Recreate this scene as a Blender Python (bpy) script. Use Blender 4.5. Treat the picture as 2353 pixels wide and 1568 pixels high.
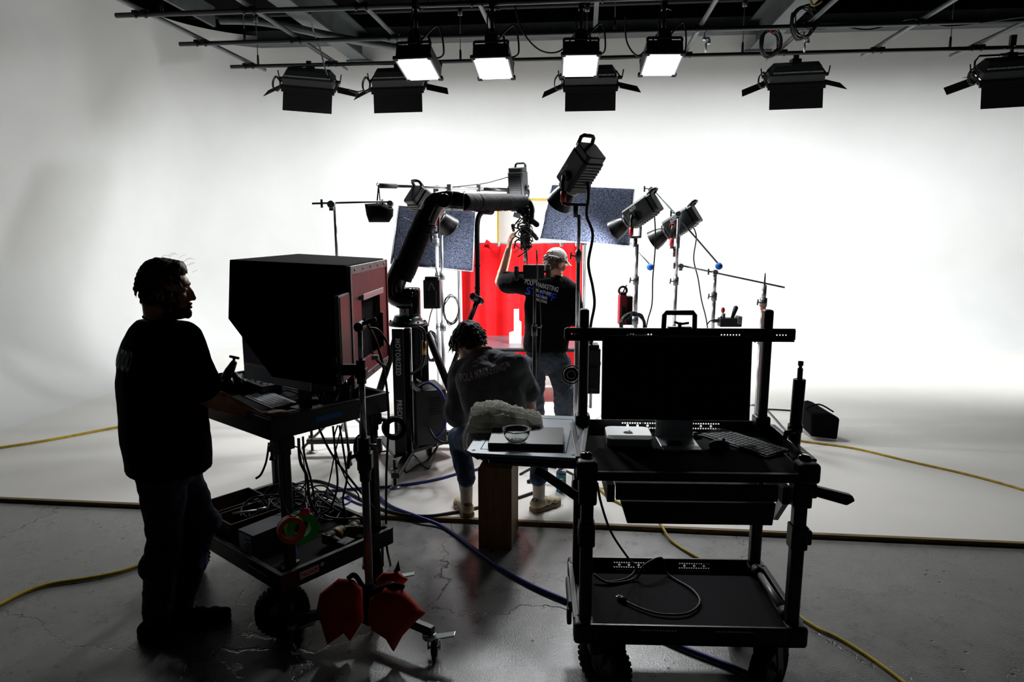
import bpy, bmesh, math, random
from mathutils import Vector, Matrix, Euler, noise
from mathutils.bvhtree import BVHTree
random.seed(7)
R = math.radians
V = Vector
for o in list(bpy.data.objects):
    bpy.data.objects.remove(o)
SC = bpy.context.scene
C = SC.collection

# ---------------------------------------------------------------- camera, world, exposure
H, PITCH, F = 1.92, R(9.56), 1568.0
cam = bpy.data.cameras.new('camera')
cam.sensor_width, cam.lens, cam.sensor_fit = 36.0, 36.0 * F / 2353.0, 'HORIZONTAL'
cam.clip_end = 200
camo = bpy.data.objects.new('camera', cam)
C.objects.link(camo)
camo.location = (0, 0, H)
camo.rotation_euler = (R(90) - PITCH, 0, 0)
SC.camera = camo
w = bpy.data.worlds.new('world')
SC.world = w
w.use_nodes = True
w.node_tree.nodes['Background'].inputs[0].default_value = (0.55, 0.62, 0.7, 1)
w.node_tree.nodes['Background'].inputs[1].default_value = 0.007
SC.view_settings.view_transform = 'Standard'
SC.view_settings.look = 'None'
SC.view_settings.exposure = 0.0
SC.view_settings.gamma = 1.0
SC.view_settings.use_curve_mapping = False
POW_SOFT, POW_PANEL, POW_SPOT = 78.0, 40.0, 300.0

# ---------------------------------------------------------------- places
CP, SP = math.cos(PITCH), math.sin(PITCH)
def at(x, y, D):
    u, v = (x - 1176.5) / F, (y - 784) / F
    k = D / (CP - v * SP)
    return V((u * k, D, H - k * (SP + v * CP)))
def gz(x, y, z=0.0):
    u, v = (x - 1176.5) / F, (y - 784) / F
    return at(x, y, (H - z) * (CP - v * SP) / (SP + v * CP))
YAW = R(5.9)
CE, SE = math.cos(YAW), math.sin(YAW)
def S(e, n, z=0.0):                       # the studio's own axes: e across, n in depth
    return V((e * CE + n * SE, -e * SE + n * CE, z))

# ---------------------------------------------------------------- materials
def lin(h):
    if not isinstance(h, str): return tuple(h)
    h = h.lstrip('#')
    r = []
    for i in (0, 2, 4):
        c = int(h[i:i + 2], 16) / 255
        r.append(c / 12.92 if c <= 0.04045 else ((c + 0.055) / 1.055) ** 2.4)
    return tuple(r)
MATS = {}
def mat(name, col='#101012', rough=0.5, metal=0.0, nscale=0, namt=0.15, bump=0.0, bscale=None, spec=None, emit=None, estr=1.0,
        trans=0.0, ior=1.45, rvar=0.0, sheen=0.0, coat=0.0, stretch=None):
    m = bpy.data.materials.new(name)
    m.use_nodes = True
    nt = m.node_tree
    N, L = nt.nodes, nt.links
    b = N['Principled BSDF']
    c = lin(col)
    b.inputs['Base Color'].default_value = (*c, 1)
    b.inputs['Roughness'].default_value = rough
    b.inputs['Metallic'].default_value = metal
    if spec is not None: b.inputs['Specular IOR Level'].default_value = spec
    if trans:
        b.inputs['Transmission Weight'].default_value = trans
        b.inputs['IOR'].default_value = ior
    if sheen: b.inputs['Sheen Weight'].default_value = sheen
    if coat: b.inputs['Coat Weight'].default_value = coat
    if emit:
        b.inputs['Emission Color'].default_value = (*lin(emit), 1)
        b.inputs['Emission Strength'].default_value = estr
    if nscale or bump or rvar:
        tc = N.new('ShaderNodeTexCoord')
        src = tc.outputs['Object']
        if stretch:
            mp = N.new('ShaderNodeMapping'); mp.inputs['Scale'].default_value = stretch
            L.new(src, mp.inputs['Vector']); src = mp.outputs['Vector']
        if nscale:
            n = N.new('ShaderNodeTexNoise')
            n.inputs['Scale'].default_value = nscale
            n.inputs['Detail'].default_value = 5
            L.new(src, n.inputs['Vector'])
            r = N.new('ShaderNodeValToRGB')
            r.color_ramp.elements[0].position = 0.3
            r.color_ramp.elements[1].position = 0.72
            r.color_ramp.elements[0].color = (*[x * (1 - namt) for x in c], 1)
            r.color_ramp.elements[1].color = (*[min(1, x * (1 + namt)) for x in c], 1)
            L.new(n.outputs['Fac'], r.inputs['Fac'])
            L.new(r.outputs['Color'], b.inputs['Base Color'])
            if rvar:
                mr = N.new('ShaderNodeMapRange')
                mr.inputs['To Min'].default_value = max(0, rough - rvar)
                mr.inputs['To Max'].default_value = min(1, rough + rvar)
                L.new(n.outputs['Fac'], mr.inputs['Value'])
                L.new(mr.outputs['Result'], b.inputs['Roughness'])
        if bump:
            n2 = N.new('ShaderNodeTexNoise')
            n2.inputs['Scale'].default_value = bscale or 60
            n2.inputs['Detail'].default_value = 4
            L.new(src, n2.inputs['Vector'])
            bp = N.new('ShaderNodeBump')
            bp.inputs['Strength'].default_value = bump
            bp.inputs['Distance'].default_value = 0.01
            L.new(n2.outputs['Fac'], bp.inputs['Height'])
            L.new(bp.outputs['Normal'], b.inputs['Normal'])
    MATS[name] = m
    return m
mat('cyc_white', '#e3e4e2', 0.62, nscale=1.3, namt=0.035, rvar=0.1)
mat('cyc_floor', '#e3e1db', 0.55, nscale=1.3, namt=0.045, rvar=0.1)
mat('black_plastic', '#0b0b0d', 0.45, nscale=30, namt=0.2)
mat('black_metal', '#0a0b0d', 0.38, 0.0, nscale=25, namt=0.25, rvar=0.08, spec=0.6)
mat('black_gloss', '#060607', 0.14, nscale=8, namt=0.1, coat=0.3)
mat('black_cloth', '#09090b', 0.95, nscale=60, namt=0.3, bump=0.25, bscale=90, spec=0.15)
mat('robot_sleeve', '#070708', 0.6, nscale=40, namt=0.3, bump=0.5, bscale=34, spec=0.1, stretch=(1, 1, 0.45))
mat('dark_mat', '#0d0e12', 0.9, nscale=180, namt=0.6, bump=0.4, bscale=260, spec=0.2)
mat('rubber', '#070707', 0.8, nscale=40, namt=0.3, bump=0.3, bscale=50)
mat('cable_black', '#0a0a0b', 0.5, nscale=20, namt=0.2)
mat('cable_yellow', '#b79a1e', 0.55, nscale=20, namt=0.25)
mat('cable_blue', '#14247c', 0.5, nscale=20, namt=0.25)
mat('chrome', '#c9ccd0', 0.22, 0.75, nscale=12, namt=0.1, rvar=0.08)
mat('grey_metal', '#7c8184', 0.4, 0.6, nscale=14, namt=0.15, rvar=0.1)
mat('steel_paint', '#4c5152', 0.6, nscale=3, namt=0.3, rvar=0.1)
mat('pipe_steel', '#4f5355', 0.42, 0.6, nscale=4, namt=0.3, rvar=0.12)
mat('ceiling_dark', '#121314', 0.9, nscale=2, namt=0.3)
mat('housing_grey', '#1b1d20', 0.5, nscale=25, namt=0.2)
mat('fixture_grey', '#1f2224', 0.45, 0.1, nscale=25, namt=0.2)
mat('heat_sink', '#8d9595', 0.5, 0.1, nscale=30, namt=0.2)
mat('barn_black', '#0c0c10', 0.6, nscale=15, namt=0.2)
mat('lamp_face', '#ffffff', 0.5, nscale=5, namt=0.01, emit='#f4f8ff', estr=4)
mat('red_cloth', '#e00414', 0.85, nscale=7, namt=0.1, bump=0.08, bscale=120, sheen=0.1)
mat('red_paint', '#9a2430', 0.5, nscale=12, namt=0.15)
mat('red_plastic', '#b01822', 0.45, nscale=12, namt=0.15)
mat('orange_bag', '#c2260a', 0.7, nscale=9, namt=0.25, bump=0.35, bscale=26)
mat('denim_dark', '#1a2740', 0.9, nscale=45, namt=0.35, bump=0.25, bscale=70)
mat('denim_blue', '#2c4464', 0.9, nscale=45, namt=0.35, bump=0.25, bscale=70)
mat('denim_grey', '#3c4450', 0.9, nscale=45, namt=0.25, bump=0.25, bscale=70)
mat('shirt_black', '#08080b', 0.95, nscale=12, namt=0.2, bump=0.15, bscale=14, spec=0.1)
mat('shirt_grey', '#33363a', 0.95, nscale=12, namt=0.2, bump=0.18, bscale=16, spec=0.15)
mat('skin', '#cb8f68', 0.5, nscale=9, namt=0.12, bump=0.05, bscale=90)
mat('skin_pale', '#c48d70', 0.5, nscale=9, namt=0.12, bump=0.05, bscale=90)
mat('hair_brown', '#4a2f20', 0.6, nscale=40, namt=0.5, bump=0.8, bscale=60, stretch=(1, 1, 0.3))
mat('hair_dark', '#150e0a', 0.6, nscale=40, namt=0.5, bump=0.8, bscale=60)
mat('beard', '#3a241a', 0.8, nscale=90, namt=0.4, bump=0.5, bscale=120)
mat('cap_white', '#cfcbc2', 0.9, nscale=20, namt=0.06, bump=0.15, bscale=40)
mat('print_grey', '#c9cdce', 0.8, nscale=60, namt=0.15)
mat('print_dim', '#6a6e70', 0.85, nscale=60, namt=0.15)
mat('print_blue', '#1b36c8', 0.8, nscale=60, namt=0.15)
mat('print_black', '#101012', 0.8, nscale=60, namt=0.15)
mat('print_white', '#d6d8d8', 0.7, nscale=60, namt=0.05)
mat('sock_white', '#d8d4ca', 0.95, nscale=40, namt=0.08, bump=0.5, bscale=50, stretch=(1, 1, 3))
mat('shoe_cream', '#cdbfa2', 0.75, nscale=25, namt=0.12)
mat('shoe_sole', '#93795a', 0.7, nscale=25, namt=0.12)
mat('eye_white', '#ded8d0', 0.25, nscale=10, namt=0.02)
mat('lip', '#8e5346', 0.5, nscale=20, namt=0.1)
mat('wood_ply', '#86653a', 0.6, nscale=3, namt=0.22, bump=0.05, bscale=30, stretch=(9, 9, 1))
mat('wood_edge', '#75603a', 0.75, nscale=4, namt=0.4, stretch=(1, 12, 12))
mat('wood_dark', '#4a2a1c', 0.6, nscale=5, namt=0.3)
mat('towel', '#d4d2ca', 0.97, nscale=50, namt=0.1, bump=0.25, bscale=130)
mat('shelf_grey', '#8b949a', 0.42, 0.3, nscale=10, namt=0.08)
mat('slab_dark', '#45433f', 0.36, nscale=18, namt=0.15)
mat('glass', '#f4f8f4', 0.02, nscale=5, namt=0.005, trans=1.0, ior=1.48)
mat('glass_thin', '#f2f4f4', 0.03, nscale=5, namt=0.005, trans=0.95, ior=1.1)
mat('drink_blue', '#1a86c0', 0.1, nscale=5, namt=0.05, trans=0.6, ior=1.33)
mat('cap_orange', '#e04818', 0.4, nscale=20, namt=0.08)
mat('label_teal', '#1f7f86', 0.5, nscale=20, namt=0.08)
mat('silver', '#d6d9da', 0.35, 0.35, nscale=10, namt=0.04)
mat('silver_light', '#e6e8e8', 0.4, 0.1, nscale=10, namt=0.03)
mat('key_dark', '#2c3034', 0.5, nscale=30, namt=0.1)
mat('key_grey', '#d4d8da', 0.5, nscale=30, namt=0.08)
mat('kb_body', '#3c4246', 0.4, nscale=20, namt=0.1)
mat('screen_black', '#030304', 0.22, nscale=5, namt=0.1)
mat('screen_brown', '#120f0e', 0.4, nscale=5, namt=0.1)
mat('screen_dim', '#14101a', 0.25, nscale=5, namt=0.1, emit='#2a1e2e', estr=0.12)
mat('chin_blue', '#c4e2f6', 0.4, nscale=12, namt=0.04)
mat('flag_cloth', '#20232c', 0.95, nscale=70, namt=0.8, bump=0.25, bscale=120, spec=0.03)
mat('tape_yellow', '#e0c838', 0.6, nscale=25, namt=0.1)
mat('tape_blue', '#1c5fae', 0.6, nscale=25, namt=0.1)
mat('tape_orange', '#ff6a22', 0.5, nscale=25, namt=0.1)
mat('tape_green', '#22e050', 0.5, nscale=25, namt=0.1)
mat('tape_pink', '#ff3a74', 0.5, nscale=25, namt=0.1)
mat('ball_blue', '#1164c8', 0.85, nscale=60, namt=0.2, bump=0.3, bscale=120)
mat('led_green', '#20d890', 0.4, nscale=10, namt=0.02, emit='#18f0a0', estr=2.2)
mat('tool_yellow', '#7a5c0c', 0.5, nscale=25, namt=0.15)
mat('tool_black', '#131313', 0.6, nscale=25, namt=0.2)
mat('box_grey', '#3b3f42', 0.6, nscale=15, namt=0.1)
mat('box_label', '#d4dadc', 0.6, nscale=40, namt=0.2)
mat('white_foam', '#f4f4f2', 0.7, nscale=20, namt=0.02)
mat('table_top', '#4a4348', 0.35, nscale=26, namt=0.6, stretch=(1, 7, 7))
mat('zinc', '#aeb4b2', 0.3, 0.9, nscale=12, namt=0.15)
mat('brass', '#a58a4a', 0.35, 0.9, nscale=12, namt=0.15)
mat('tan_cap', '#b2583a', 0.5, nscale=20, namt=0.1)

def thin_cloth(name, col, fac, nscale, namt, rough=0.9):
    m = mat(name, col, rough, nscale=nscale, namt=namt)
    N, L = m.node_tree.nodes, m.node_tree.links
    b, out = N['Principled BSDF'], N['Material Output']
    t = N.new('ShaderNodeBsdfTranslucent'); mx = N.new('ShaderNodeMixShader'); mx.inputs[0].default_value = fac
    src = b.inputs['Base Color'].links[0].from_socket
    L.new(src, t.inputs['Color']); L.new(b.outputs[0], mx.inputs[1]); L.new(t.outputs[0], mx.inputs[2]); L.new(mx.outputs[0], out.inputs['Surface'])
thin_cloth('towel', '#fbf9f2', 0.5, 50, 0.08)
thin_cloth('red_cloth', '#e80512', 0.12, 7, 0.1)
thin_cloth('diffusion', '#f6f6f2', 0.6, 20, 0.02)
thin_cloth('shirt_grey', '#6a6e72', 0.06, 12, 0.2)

def concrete():
    m = bpy.data.materials.new('concrete_floor'); m.use_nodes = True
    nt = m.node_tree; N, L = nt.nodes, nt.links; b = N['Principled BSDF']
    tc = N.new('ShaderNodeTexCoord')
    def nz(sc, det=6, rough=0.6):
        n = N.new('ShaderNodeTexNoise'); n.inputs['Scale'].default_value = sc; n.inputs['Detail'].default_value = det
        n.inputs['Roughness'].default_value = rough
        L.new(tc.outputs['Object'], n.inputs['Vector']); return n
    a, c, d = nz(0.9, 8, 0.65), nz(7, 8, 0.7), nz(120, 3)
    r = N.new('ShaderNodeValToRGB')
    r.color_ramp.elements[0].position, r.color_ramp.elements[1].position = 0.28, 0.75
    r.color_ramp.elements[0].color = (0.085, 0.085, 0.079, 1); r.color_ramp.elements[1].color = (0.26, 0.26, 0.245, 1)
    mx = N.new('ShaderNodeMix'); mx.data_type = 'FLOAT'; mx.inputs[0].default_value = 0.5
    L.new(a.outputs['Fac'], mx.inputs[2]); L.new(c.outputs['Fac'], mx.inputs[3]); L.new(mx.outputs[0], r.inputs['Fac'])
    # cracks: edges of a large, warped Voronoi
    wp = N.new('ShaderNodeVectorMath'); wp.operation = 'MULTIPLY_ADD'
    w2 = nz(2.2, 6); wp.inputs[1].default_value = (0.55, 0.55, 0)
    L.new(w2.outputs['Color'], wp.inputs[0]); L.new(tc.outputs['Object'], wp.inputs[2])
    vo = N.new('ShaderNodeTexVoronoi'); vo.feature = 'DISTANCE_TO_EDGE'; vo.inputs['Scale'].default_value = 0.5
    L.new(wp.outputs[0], vo.inputs['Vector'])
    cr = N.new('ShaderNodeMapRange'); cr.inputs['From Max'].default_value = 0.0022; L.new(vo.outputs['Distance'], cr.inputs['Value'])
    # chips and small pits
    ch = N.new('ShaderNodeTexVoronoi'); ch.inputs['Scale'].default_value = 9; L.new(tc.outputs['Object'], ch.inputs['Vector'])
    cm = N.new('ShaderNodeMapRange'); cm.inputs['From Min'].default_value = 0.06; cm.inputs['From Max'].default_value = 0.1
    L.new(ch.outputs['Distance'], cm.inputs['Value'])
    mk = nz(1.6, 2); mm = N.new('ShaderNodeMapRange'); mm.inputs['From Min'].default_value = 0.5; mm.inputs['From Max'].default_value = 0.6
    mm.inputs['To Min'].default_value = 1; mm.inputs['To Max'].default_value = 0
    L.new(mk.outputs['Fac'], mm.inputs['Value'])
    mxx = N.new('ShaderNodeMath'); mxx.operation = 'MAXIMUM'; L.new(cm.outputs[0], mxx.inputs[0]); L.new(mm.outputs[0], mxx.inputs[1])
    mn = N.new('ShaderNodeMath'); mn.operation = 'MINIMUM'; L.new(cr.outputs[0], mn.inputs[0]); L.new(mxx.outputs[0], mn.inputs[1])
    mc = N.new('ShaderNodeMix'); mc.data_type = 'RGBA'
    L.new(mn.outputs[0], mc.inputs[0]); mc.inputs[6].default_value = (0.03, 0.03, 0.03, 1); L.new(r.outputs['Color'], mc.inputs[7])
    L.new(mc.outputs[2], b.inputs['Base Color'])
    rr = N.new('ShaderNodeMapRange'); rr.inputs['To Min'].default_value = 0.14; rr.inputs['To Max'].default_value = 0.46; b.inputs['Specular IOR Level'].default_value = 0.75
    L.new(c.outputs['Fac'], rr.inputs['Value']); L.new(rr.outputs[0], b.inputs['Roughness'])
    bp = N.new('ShaderNodeBump'); bp.inputs['Strength'].default_value = 0.35; bp.inputs['Distance'].default_value = 0.01
    ad = N.new('ShaderNodeMath'); ad.operation = 'MULTIPLY_ADD'; ad.inputs[1].default_value = 0.35
    L.new(d.outputs['Fac'], ad.inputs[0]); L.new(mn.outputs[0], ad.inputs[2])
    L.new(ad.outputs[0], bp.inputs['Height']); L.new(bp.outputs['Normal'], b.inputs['Normal'])
    MATS['concrete'] = m
concrete()

# ---------------------------------------------------------------- geometry helpers
Z = V((0, 0, 1))
def frame(a, b, up=None):
    d = (V(b) - V(a))
    l = d.length
    d = d / l if l > 1e-9 else V((0, 0, 1))
    u = V(up) if up is not None else (V((0, 0, 1)) if abs(d.z) < 0.95 else V((0, 1, 0)))
    x = u.cross(d)
    if x.length < 1e-6: x = V((1, 0, 0)).cross(d)
    x.normalize()
    y = d.cross(x)
    return x, y, d, l
def catmull(pts, k=6, closed=False):
    P = [V(p) for p in pts]
    n = len(P)
    if n < 3: return P
    out = []
    rng = range(n if closed else n - 1)
    for i in rng:
        if closed:
            p0, p1, p2, p3 = P[(i - 1) % n], P[i], P[(i + 1) % n], P[(i + 2) % n]
        else:
            p0, p1, p2, p3 = P[max(i - 1, 0)], P[i], P[i + 1], P[min(i + 2, n - 1)]
        for j in range(k):
            t = j / k
            out.append(0.5 * ((2 * p1) + (p2 - p0) * t + (2 * p0 - 5 * p1 + 4 * p2 - p3) * t * t + (3 * p1 - p0 - 3 * p2 + p3) * t ** 3))
    if not closed: out.append(P[-1])
    return out
def wmat(o):
    m = o.matrix_basis.copy()
    while o.parent:
        o = o.parent
        m = o.matrix_basis @ m
    return m
class MB:
    def __init__(s): s.v, s.f, s.sm = [], [], []
    def add(s, vs, fs, smooth=False, M=None):
        k = len(s.v)
        s.v += [(M @ V(p)) if M is not None else V(p) for p in vs]
        s.f += [[i + k for i in f] for f in fs]
        s.sm += [smooth] * len(fs)
        return s
    def box(s, c, size, rot=None, M=None):
        hx, hy, hz = size[0] / 2, size[1] / 2, size[2] / 2
        q = Matrix.Translation(V(c))
        if rot is not None: q = q @ (rot.to_4x4() if hasattr(rot, 'to_4x4') else Matrix.Rotation(rot, 4, 'Z'))
        if M is not None: q = M @ q
        vs = [(x, y, z) for x in (-hx, hx) for y in (-hy, hy) for z in (-hz, hz)]
        return s.add(vs, [(0, 1, 3, 2), (4, 6, 7, 5), (0, 4, 5, 1), (2, 3, 7, 6), (0, 2, 6, 4), (1, 5, 7, 3)], M=q)
    def bar(s, a, b, w, h=None, up=None):
        h = h or w
        x, y, d, l = frame(a, b, up)
        a, b = V(a), V(b)
        vs = [p + x * (sx * w / 2) + y * (sy * h / 2) for p in (a, b) for sx, sy in ((-1, -1), (1, -1), (1, 1), (-1, 1))]
        return s.add(vs, [(3, 2, 1, 0), (4, 5, 6, 7), (0, 1, 5, 4), (1, 2, 6, 5), (2, 3, 7, 6), (3, 0, 4, 7)])
    def cyl(s, a, b, r, r2=None, n=14, caps=True):
        r2 = r if r2 is None else r2
        x, y, d, l = frame(a, b)
        a, b = V(a), V(b)
        vs = []
        for p, q in ((a, r), (b, r2)):
            vs += [p + (x * math.cos(2 * math.pi * i / n) + y * math.sin(2 * math.pi * i / n)) * q for i in range(n)]
        s.add(vs, [(i, (i + 1) % n, n + (i + 1) % n, n + i) for i in range(n)], True)
        if caps:
            k = len(s.v) - 2 * n
            s.f += [[k + i for i in range(n - 1, -1, -1)], [k + n + i for i in range(n)]]
            s.sm += [False, False]
        return s
    def tube(s, pts, r, n=6, closed=False, k=0, caps=True):
        P = catmull(pts, k, closed) if k else [V(p) for p in pts]
        m = len(P)
        rs = r if isinstance(r, (list, tuple)) else [r] * m
        if len(rs) != m:
            rs = [rs[min(len(rs) - 1, int(i / max(1, m - 1) * (len(rs) - 1) + 0.5))] for i in range(m)]
        X = None
        vs = []
        for i in range(m):
            if closed: d = P[(i + 1) % m] - P[i - 1]
            else: d = P[min(i + 1, m - 1)] - P[max(i - 1, 0)]
            if d.length < 1e-9: d = V((0, 0, 1))
            d.normalize()
            if X is None:
                X = d.orthogonal().normalized()
            else:
                X = (X - d * X.dot(d))
                X = X.normalized() if X.length > 1e-6 else d.orthogonal().normalized()
            Y = d.cross(X)
            vs += [P[i] + (X * math.cos(2 * math.pi * j / n) + Y * math.sin(2 * math.pi * j / n)) * rs[i] for j in range(n)]
        fs = []
        for i in range(m if closed else m - 1):
            i2 = (i + 1) % m
            fs += [(i * n + j, i * n + (j + 1) % n, i2 * n + (j + 1) % n, i2 * n + j) for j in range(n)]
        s.add(vs, fs, True)
        if caps and not closed:
            k0 = len(s.v) - m * n
            s.f += [[k0 + j for j in range(n - 1, -1, -1)], [k0 + (m - 1) * n + j for j in range(n)]]
            s.sm += [False, False]
        return s
    def lathe(s, prof, M=None, n=24, smooth=True):
        vs, fs = [], []
        m = len(prof)
        for r, z in prof:
            vs += [(max(r, 1e-5) * math.cos(2 * math.pi * j / n), max(r, 1e-5) * math.sin(2 * math.pi * j / n), z) for j in range(n)]
        for i in range(m - 1):
            fs += [(i * n + j, i * n + (j + 1) % n, (i + 1) * n + (j + 1) % n, (i + 1) * n + j) for j in range(n)]
        return s.add(vs, fs, smooth, M)
    def prism(s, poly, h, M=None, z0=0.0):
        n = len(poly)
        vs = [(x, y, z0) for x, y in poly] + [(x, y, z0 + h) for x, y in poly]
        fs = [list(range(n - 1, -1, -1)), list(range(n, 2 * n))] + [(i, (i + 1) % n, n + (i + 1) % n, n + i) for i in range(n)]
        return s.add(vs, fs, False, M)
    def loft(s, rings, n=28):              # rings: (centre, rx, ry, 3x3 rotation or None), closed at both ends
        vs = []
        for c, rx, ry, q in rings:
            for i in range(n):
                a = 2 * math.pi * i / n
                ca, sa = math.cos(a), math.sin(a)
                p = V((rx * math.copysign(abs(ca) ** 0.85, ca), ry * math.copysign(abs(sa) ** 0.85, sa), 0))
                vs.append(V(c) + (q @ p if q is not None else p))
        m = len(rings)
        fs = [list(range(n - 1, -1, -1)), [(m - 1) * n + i for i in range(n)]] + [(k * n + i, k * n + (i + 1) % n, (k + 1) * n + (i + 1) % n, (k + 1) * n + i) for k in range(m - 1) for i in range(n)]
        return s.add(vs, fs, True)
    def ell(s, c, rad, rot=None, n=14, m=9, M=None):
        if not hasattr(rad, '__len__'): rad = (rad, rad, rad)
        q = Matrix.Translation(V(c))
        if rot is not None: q = q @ rot.to_4x4()
        if M is not None: q = M @ q
        vs, fs = [(0, 0, -rad[2])], []
        for i in range(1, m):
            a = -math.pi / 2 + math.pi * i / m
            vs += [(rad[0] * math.cos(a) * math.cos(2 * math.pi * j / n), rad[1] * math.cos(a) * math.sin(2 * math.pi * j / n), rad[2] * math.sin(a)) for j in range(n)]
        vs.append((0, 0, rad[2]))
        t = len(vs) - 1
        for j in range(n):
            fs.append((0, 1 + (j + 1) % n, 1 + j))
            for i in range(m - 2):
                a, b = 1 + i * n, 1 + (i + 1) * n
                fs.append((a + j, a + (j + 1) % n, b + (j + 1) % n, b + j))
            fs.append((1 + (m - 2) * n + j, 1 + (m - 2) * n + (j + 1) % n, t))
        return s.add(vs, fs, True, q)
    def limb(s, pts, rs):                 # tapered closed capsules, for voxel-merged bodies
        for (a, b), (ra, rb) in zip(zip(pts, pts[1:]), zip(rs, rs[1:])):
            s.cyl(a, b, ra, rb, n=16)
            s.ell(a, ra); s.ell(b, rb)
        return s
    def torus(s, c, R_, r, axis=(0, 0, 1), n=24, k=8):
        q = V(axis).normalized()
        x = q.orthogonal().normalized(); y = q.cross(x)
        return s.tube([V(c) + (x * math.cos(2 * math.pi * i / n) + y * math.sin(2 * math.pi * i / n)) * R_ for i in range(n)], r, k, closed=True)
    def mesh(s, name, M=None):
        me = bpy.data.meshes.new(name)
        me.from_pydata([(M @ p) if M is not None else p for p in s.v], [], s.f)
        me.polygons.foreach_set('use_smooth', s.sm)
        me.update()
        return me
    def build(s, name, m, parent=None, world=False, bevel=0.0, seg=2, subsurf=0):
        M = wmat(parent).inverted() if (world and parent is not None) else None
        me = s.mesh(name, M)
        o = bpy.data.objects.new(name, me)
        C.objects.link(o)
        me.materials.append(MATS[m])
        if parent is not None: o.parent = parent
        if bevel:
            b = o.modifiers.new('bevel', 'BEVEL')
            b.width, b.segments, b.limit_method, b.angle_limit = bevel, seg, 'ANGLE', R(40)
            b.harden_normals = False
        if subsurf:
            q = o.modifiers.new('sub', 'SUBSURF'); q.levels = q.render_levels = subsurf
        return o
def tag(o, label=None, cat=None, group=None, kind=None):
    if label: o['label'] = label
    if cat: o['category'] = cat
    if group: o['group'] = group
    if kind: o['kind'] = kind
    return o
def thing(name, label, cat, loc=(0, 0, 0), rz=0.0, group=None):
    o = bpy.data.objects.new(name, None)
    C.objects.link(o)
    o.empty_display_size = 0.05
    o.location = loc
    o.rotation_euler = (0, 0, rz)
    return tag(o, label, cat, group)
def dup(root, loc=None, rot=None, label=None, parent=None):
    r = root.copy(); C.objects.link(r)
    if parent is not None: r.parent = parent
    if loc is not None: r.location = loc
    if rot is not None: r.rotation_euler = rot
    if label: r['label'] = label
    for ch in list(root.children):
        dup(ch, parent=r)
    return r
def solo(mb, name, m, label, cat, group=None, origin=None, **kw):      # a thing that is one mesh, with its origin at its base
    if origin is None:
        xs = [p.x for p in mb.v]; ys = [p.y for p in mb.v]; zs = [p.z for p in mb.v]
        origin = V(((min(xs) + max(xs)) / 2, (min(ys) + max(ys)) / 2, min(zs)))
    mb.v = [p - origin for p in mb.v]
    o = mb.build(name, m, **kw)
    o.location = origin
    return tag(o, label, cat, group)
def text2d(s, size=1.0, sx=1.0, bold=0.0, space=1.0):
    cu = bpy.data.curves.new('t', 'FONT')
    cu.body, cu.size, cu.align_x, cu.align_y = s, size, 'CENTER', 'CENTER'
    cu.offset = bold
    cu.resolution_u = 3
    cu.space_character = space
    o = bpy.data.objects.new('t', cu)
    C.objects.link(o)
    dg = bpy.context.evaluated_depsgraph_get()
    me = bpy.data.meshes.new_from_object(o.evaluated_get(dg))
    vs = [V((p.co.x * sx, p.co.y, 0)) for p in me.vertices]
    fs = [list(p.vertices) for p in me.polygons]
    bpy.data.objects.remove(o); bpy.data.curves.remove(cu); bpy.data.meshes.remove(me)
    return vs, fs
def plane_M(c, xdir, ydir):
    x = V(xdir).normalized(); z = x.cross(V(ydir)).normalized(); y = z.cross(x)
    return Matrix((( x.x, y.x, z.x, c[0]), (x.y, y.y, z.y, c[1]), (x.z, y.z, z.z, c[2]), (0, 0, 0, 1)))
def text_on(s, M, size, sx=1.0, bold=0.0, space=1.0):
    vs, fs = text2d(s, size, sx, bold, space)
    return MB().add(vs, fs, False, M)
def remesh(mb, voxel, smooth=4, disp=0.0, dscale=0.1, factor=0.5):
    me = mb.mesh('tmp')
    o = bpy.data.objects.new('tmp', me); C.objects.link(o)
    q = o.modifiers.new('r', 'REMESH'); q.mode = 'VOXEL'; q.voxel_size = voxel
    if smooth:
        q = o.modifiers.new('s', 'SMOOTH'); q.iterations = smooth; q.factor = factor
    tx = None
    if disp:
        tx = bpy.data.textures.new('tx', 'CLOUDS'); tx.noise_scale = dscale; tx.noise_depth = 2
        q = o.modifiers.new('d', 'DISPLACE'); q.texture = tx; q.strength = disp; q.texture_coords = 'LOCAL'
    dg = bpy.context.evaluated_depsgraph_get()
    r = bpy.data.meshes.new_from_object(o.evaluated_get(dg))
    bpy.data.objects.remove(o); bpy.data.meshes.remove(me)
    out = MB()
    out.v = [p.co.copy() for p in r.vertices]
    out.f = [list(p.vertices) for p in r.polygons]
    out.sm = [True] * len(out.f)
    bpy.data.meshes.remove(r)
    return out
def keep(mb, fn):                        # keep the faces whose centre passes fn
    out = MB(); mp = {}
    for f in mb.f:
        c = sum((mb.v[i] for i in f), V()) / len(f)
        if fn(c):
            g = []
            for i in f:
                if i not in mp:
                    mp[i] = len(out.v); out.v.append(mb.v[i].copy())
                g.append(mp[i])
            out.f.append(g); out.sm.append(True)
    return out
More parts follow.
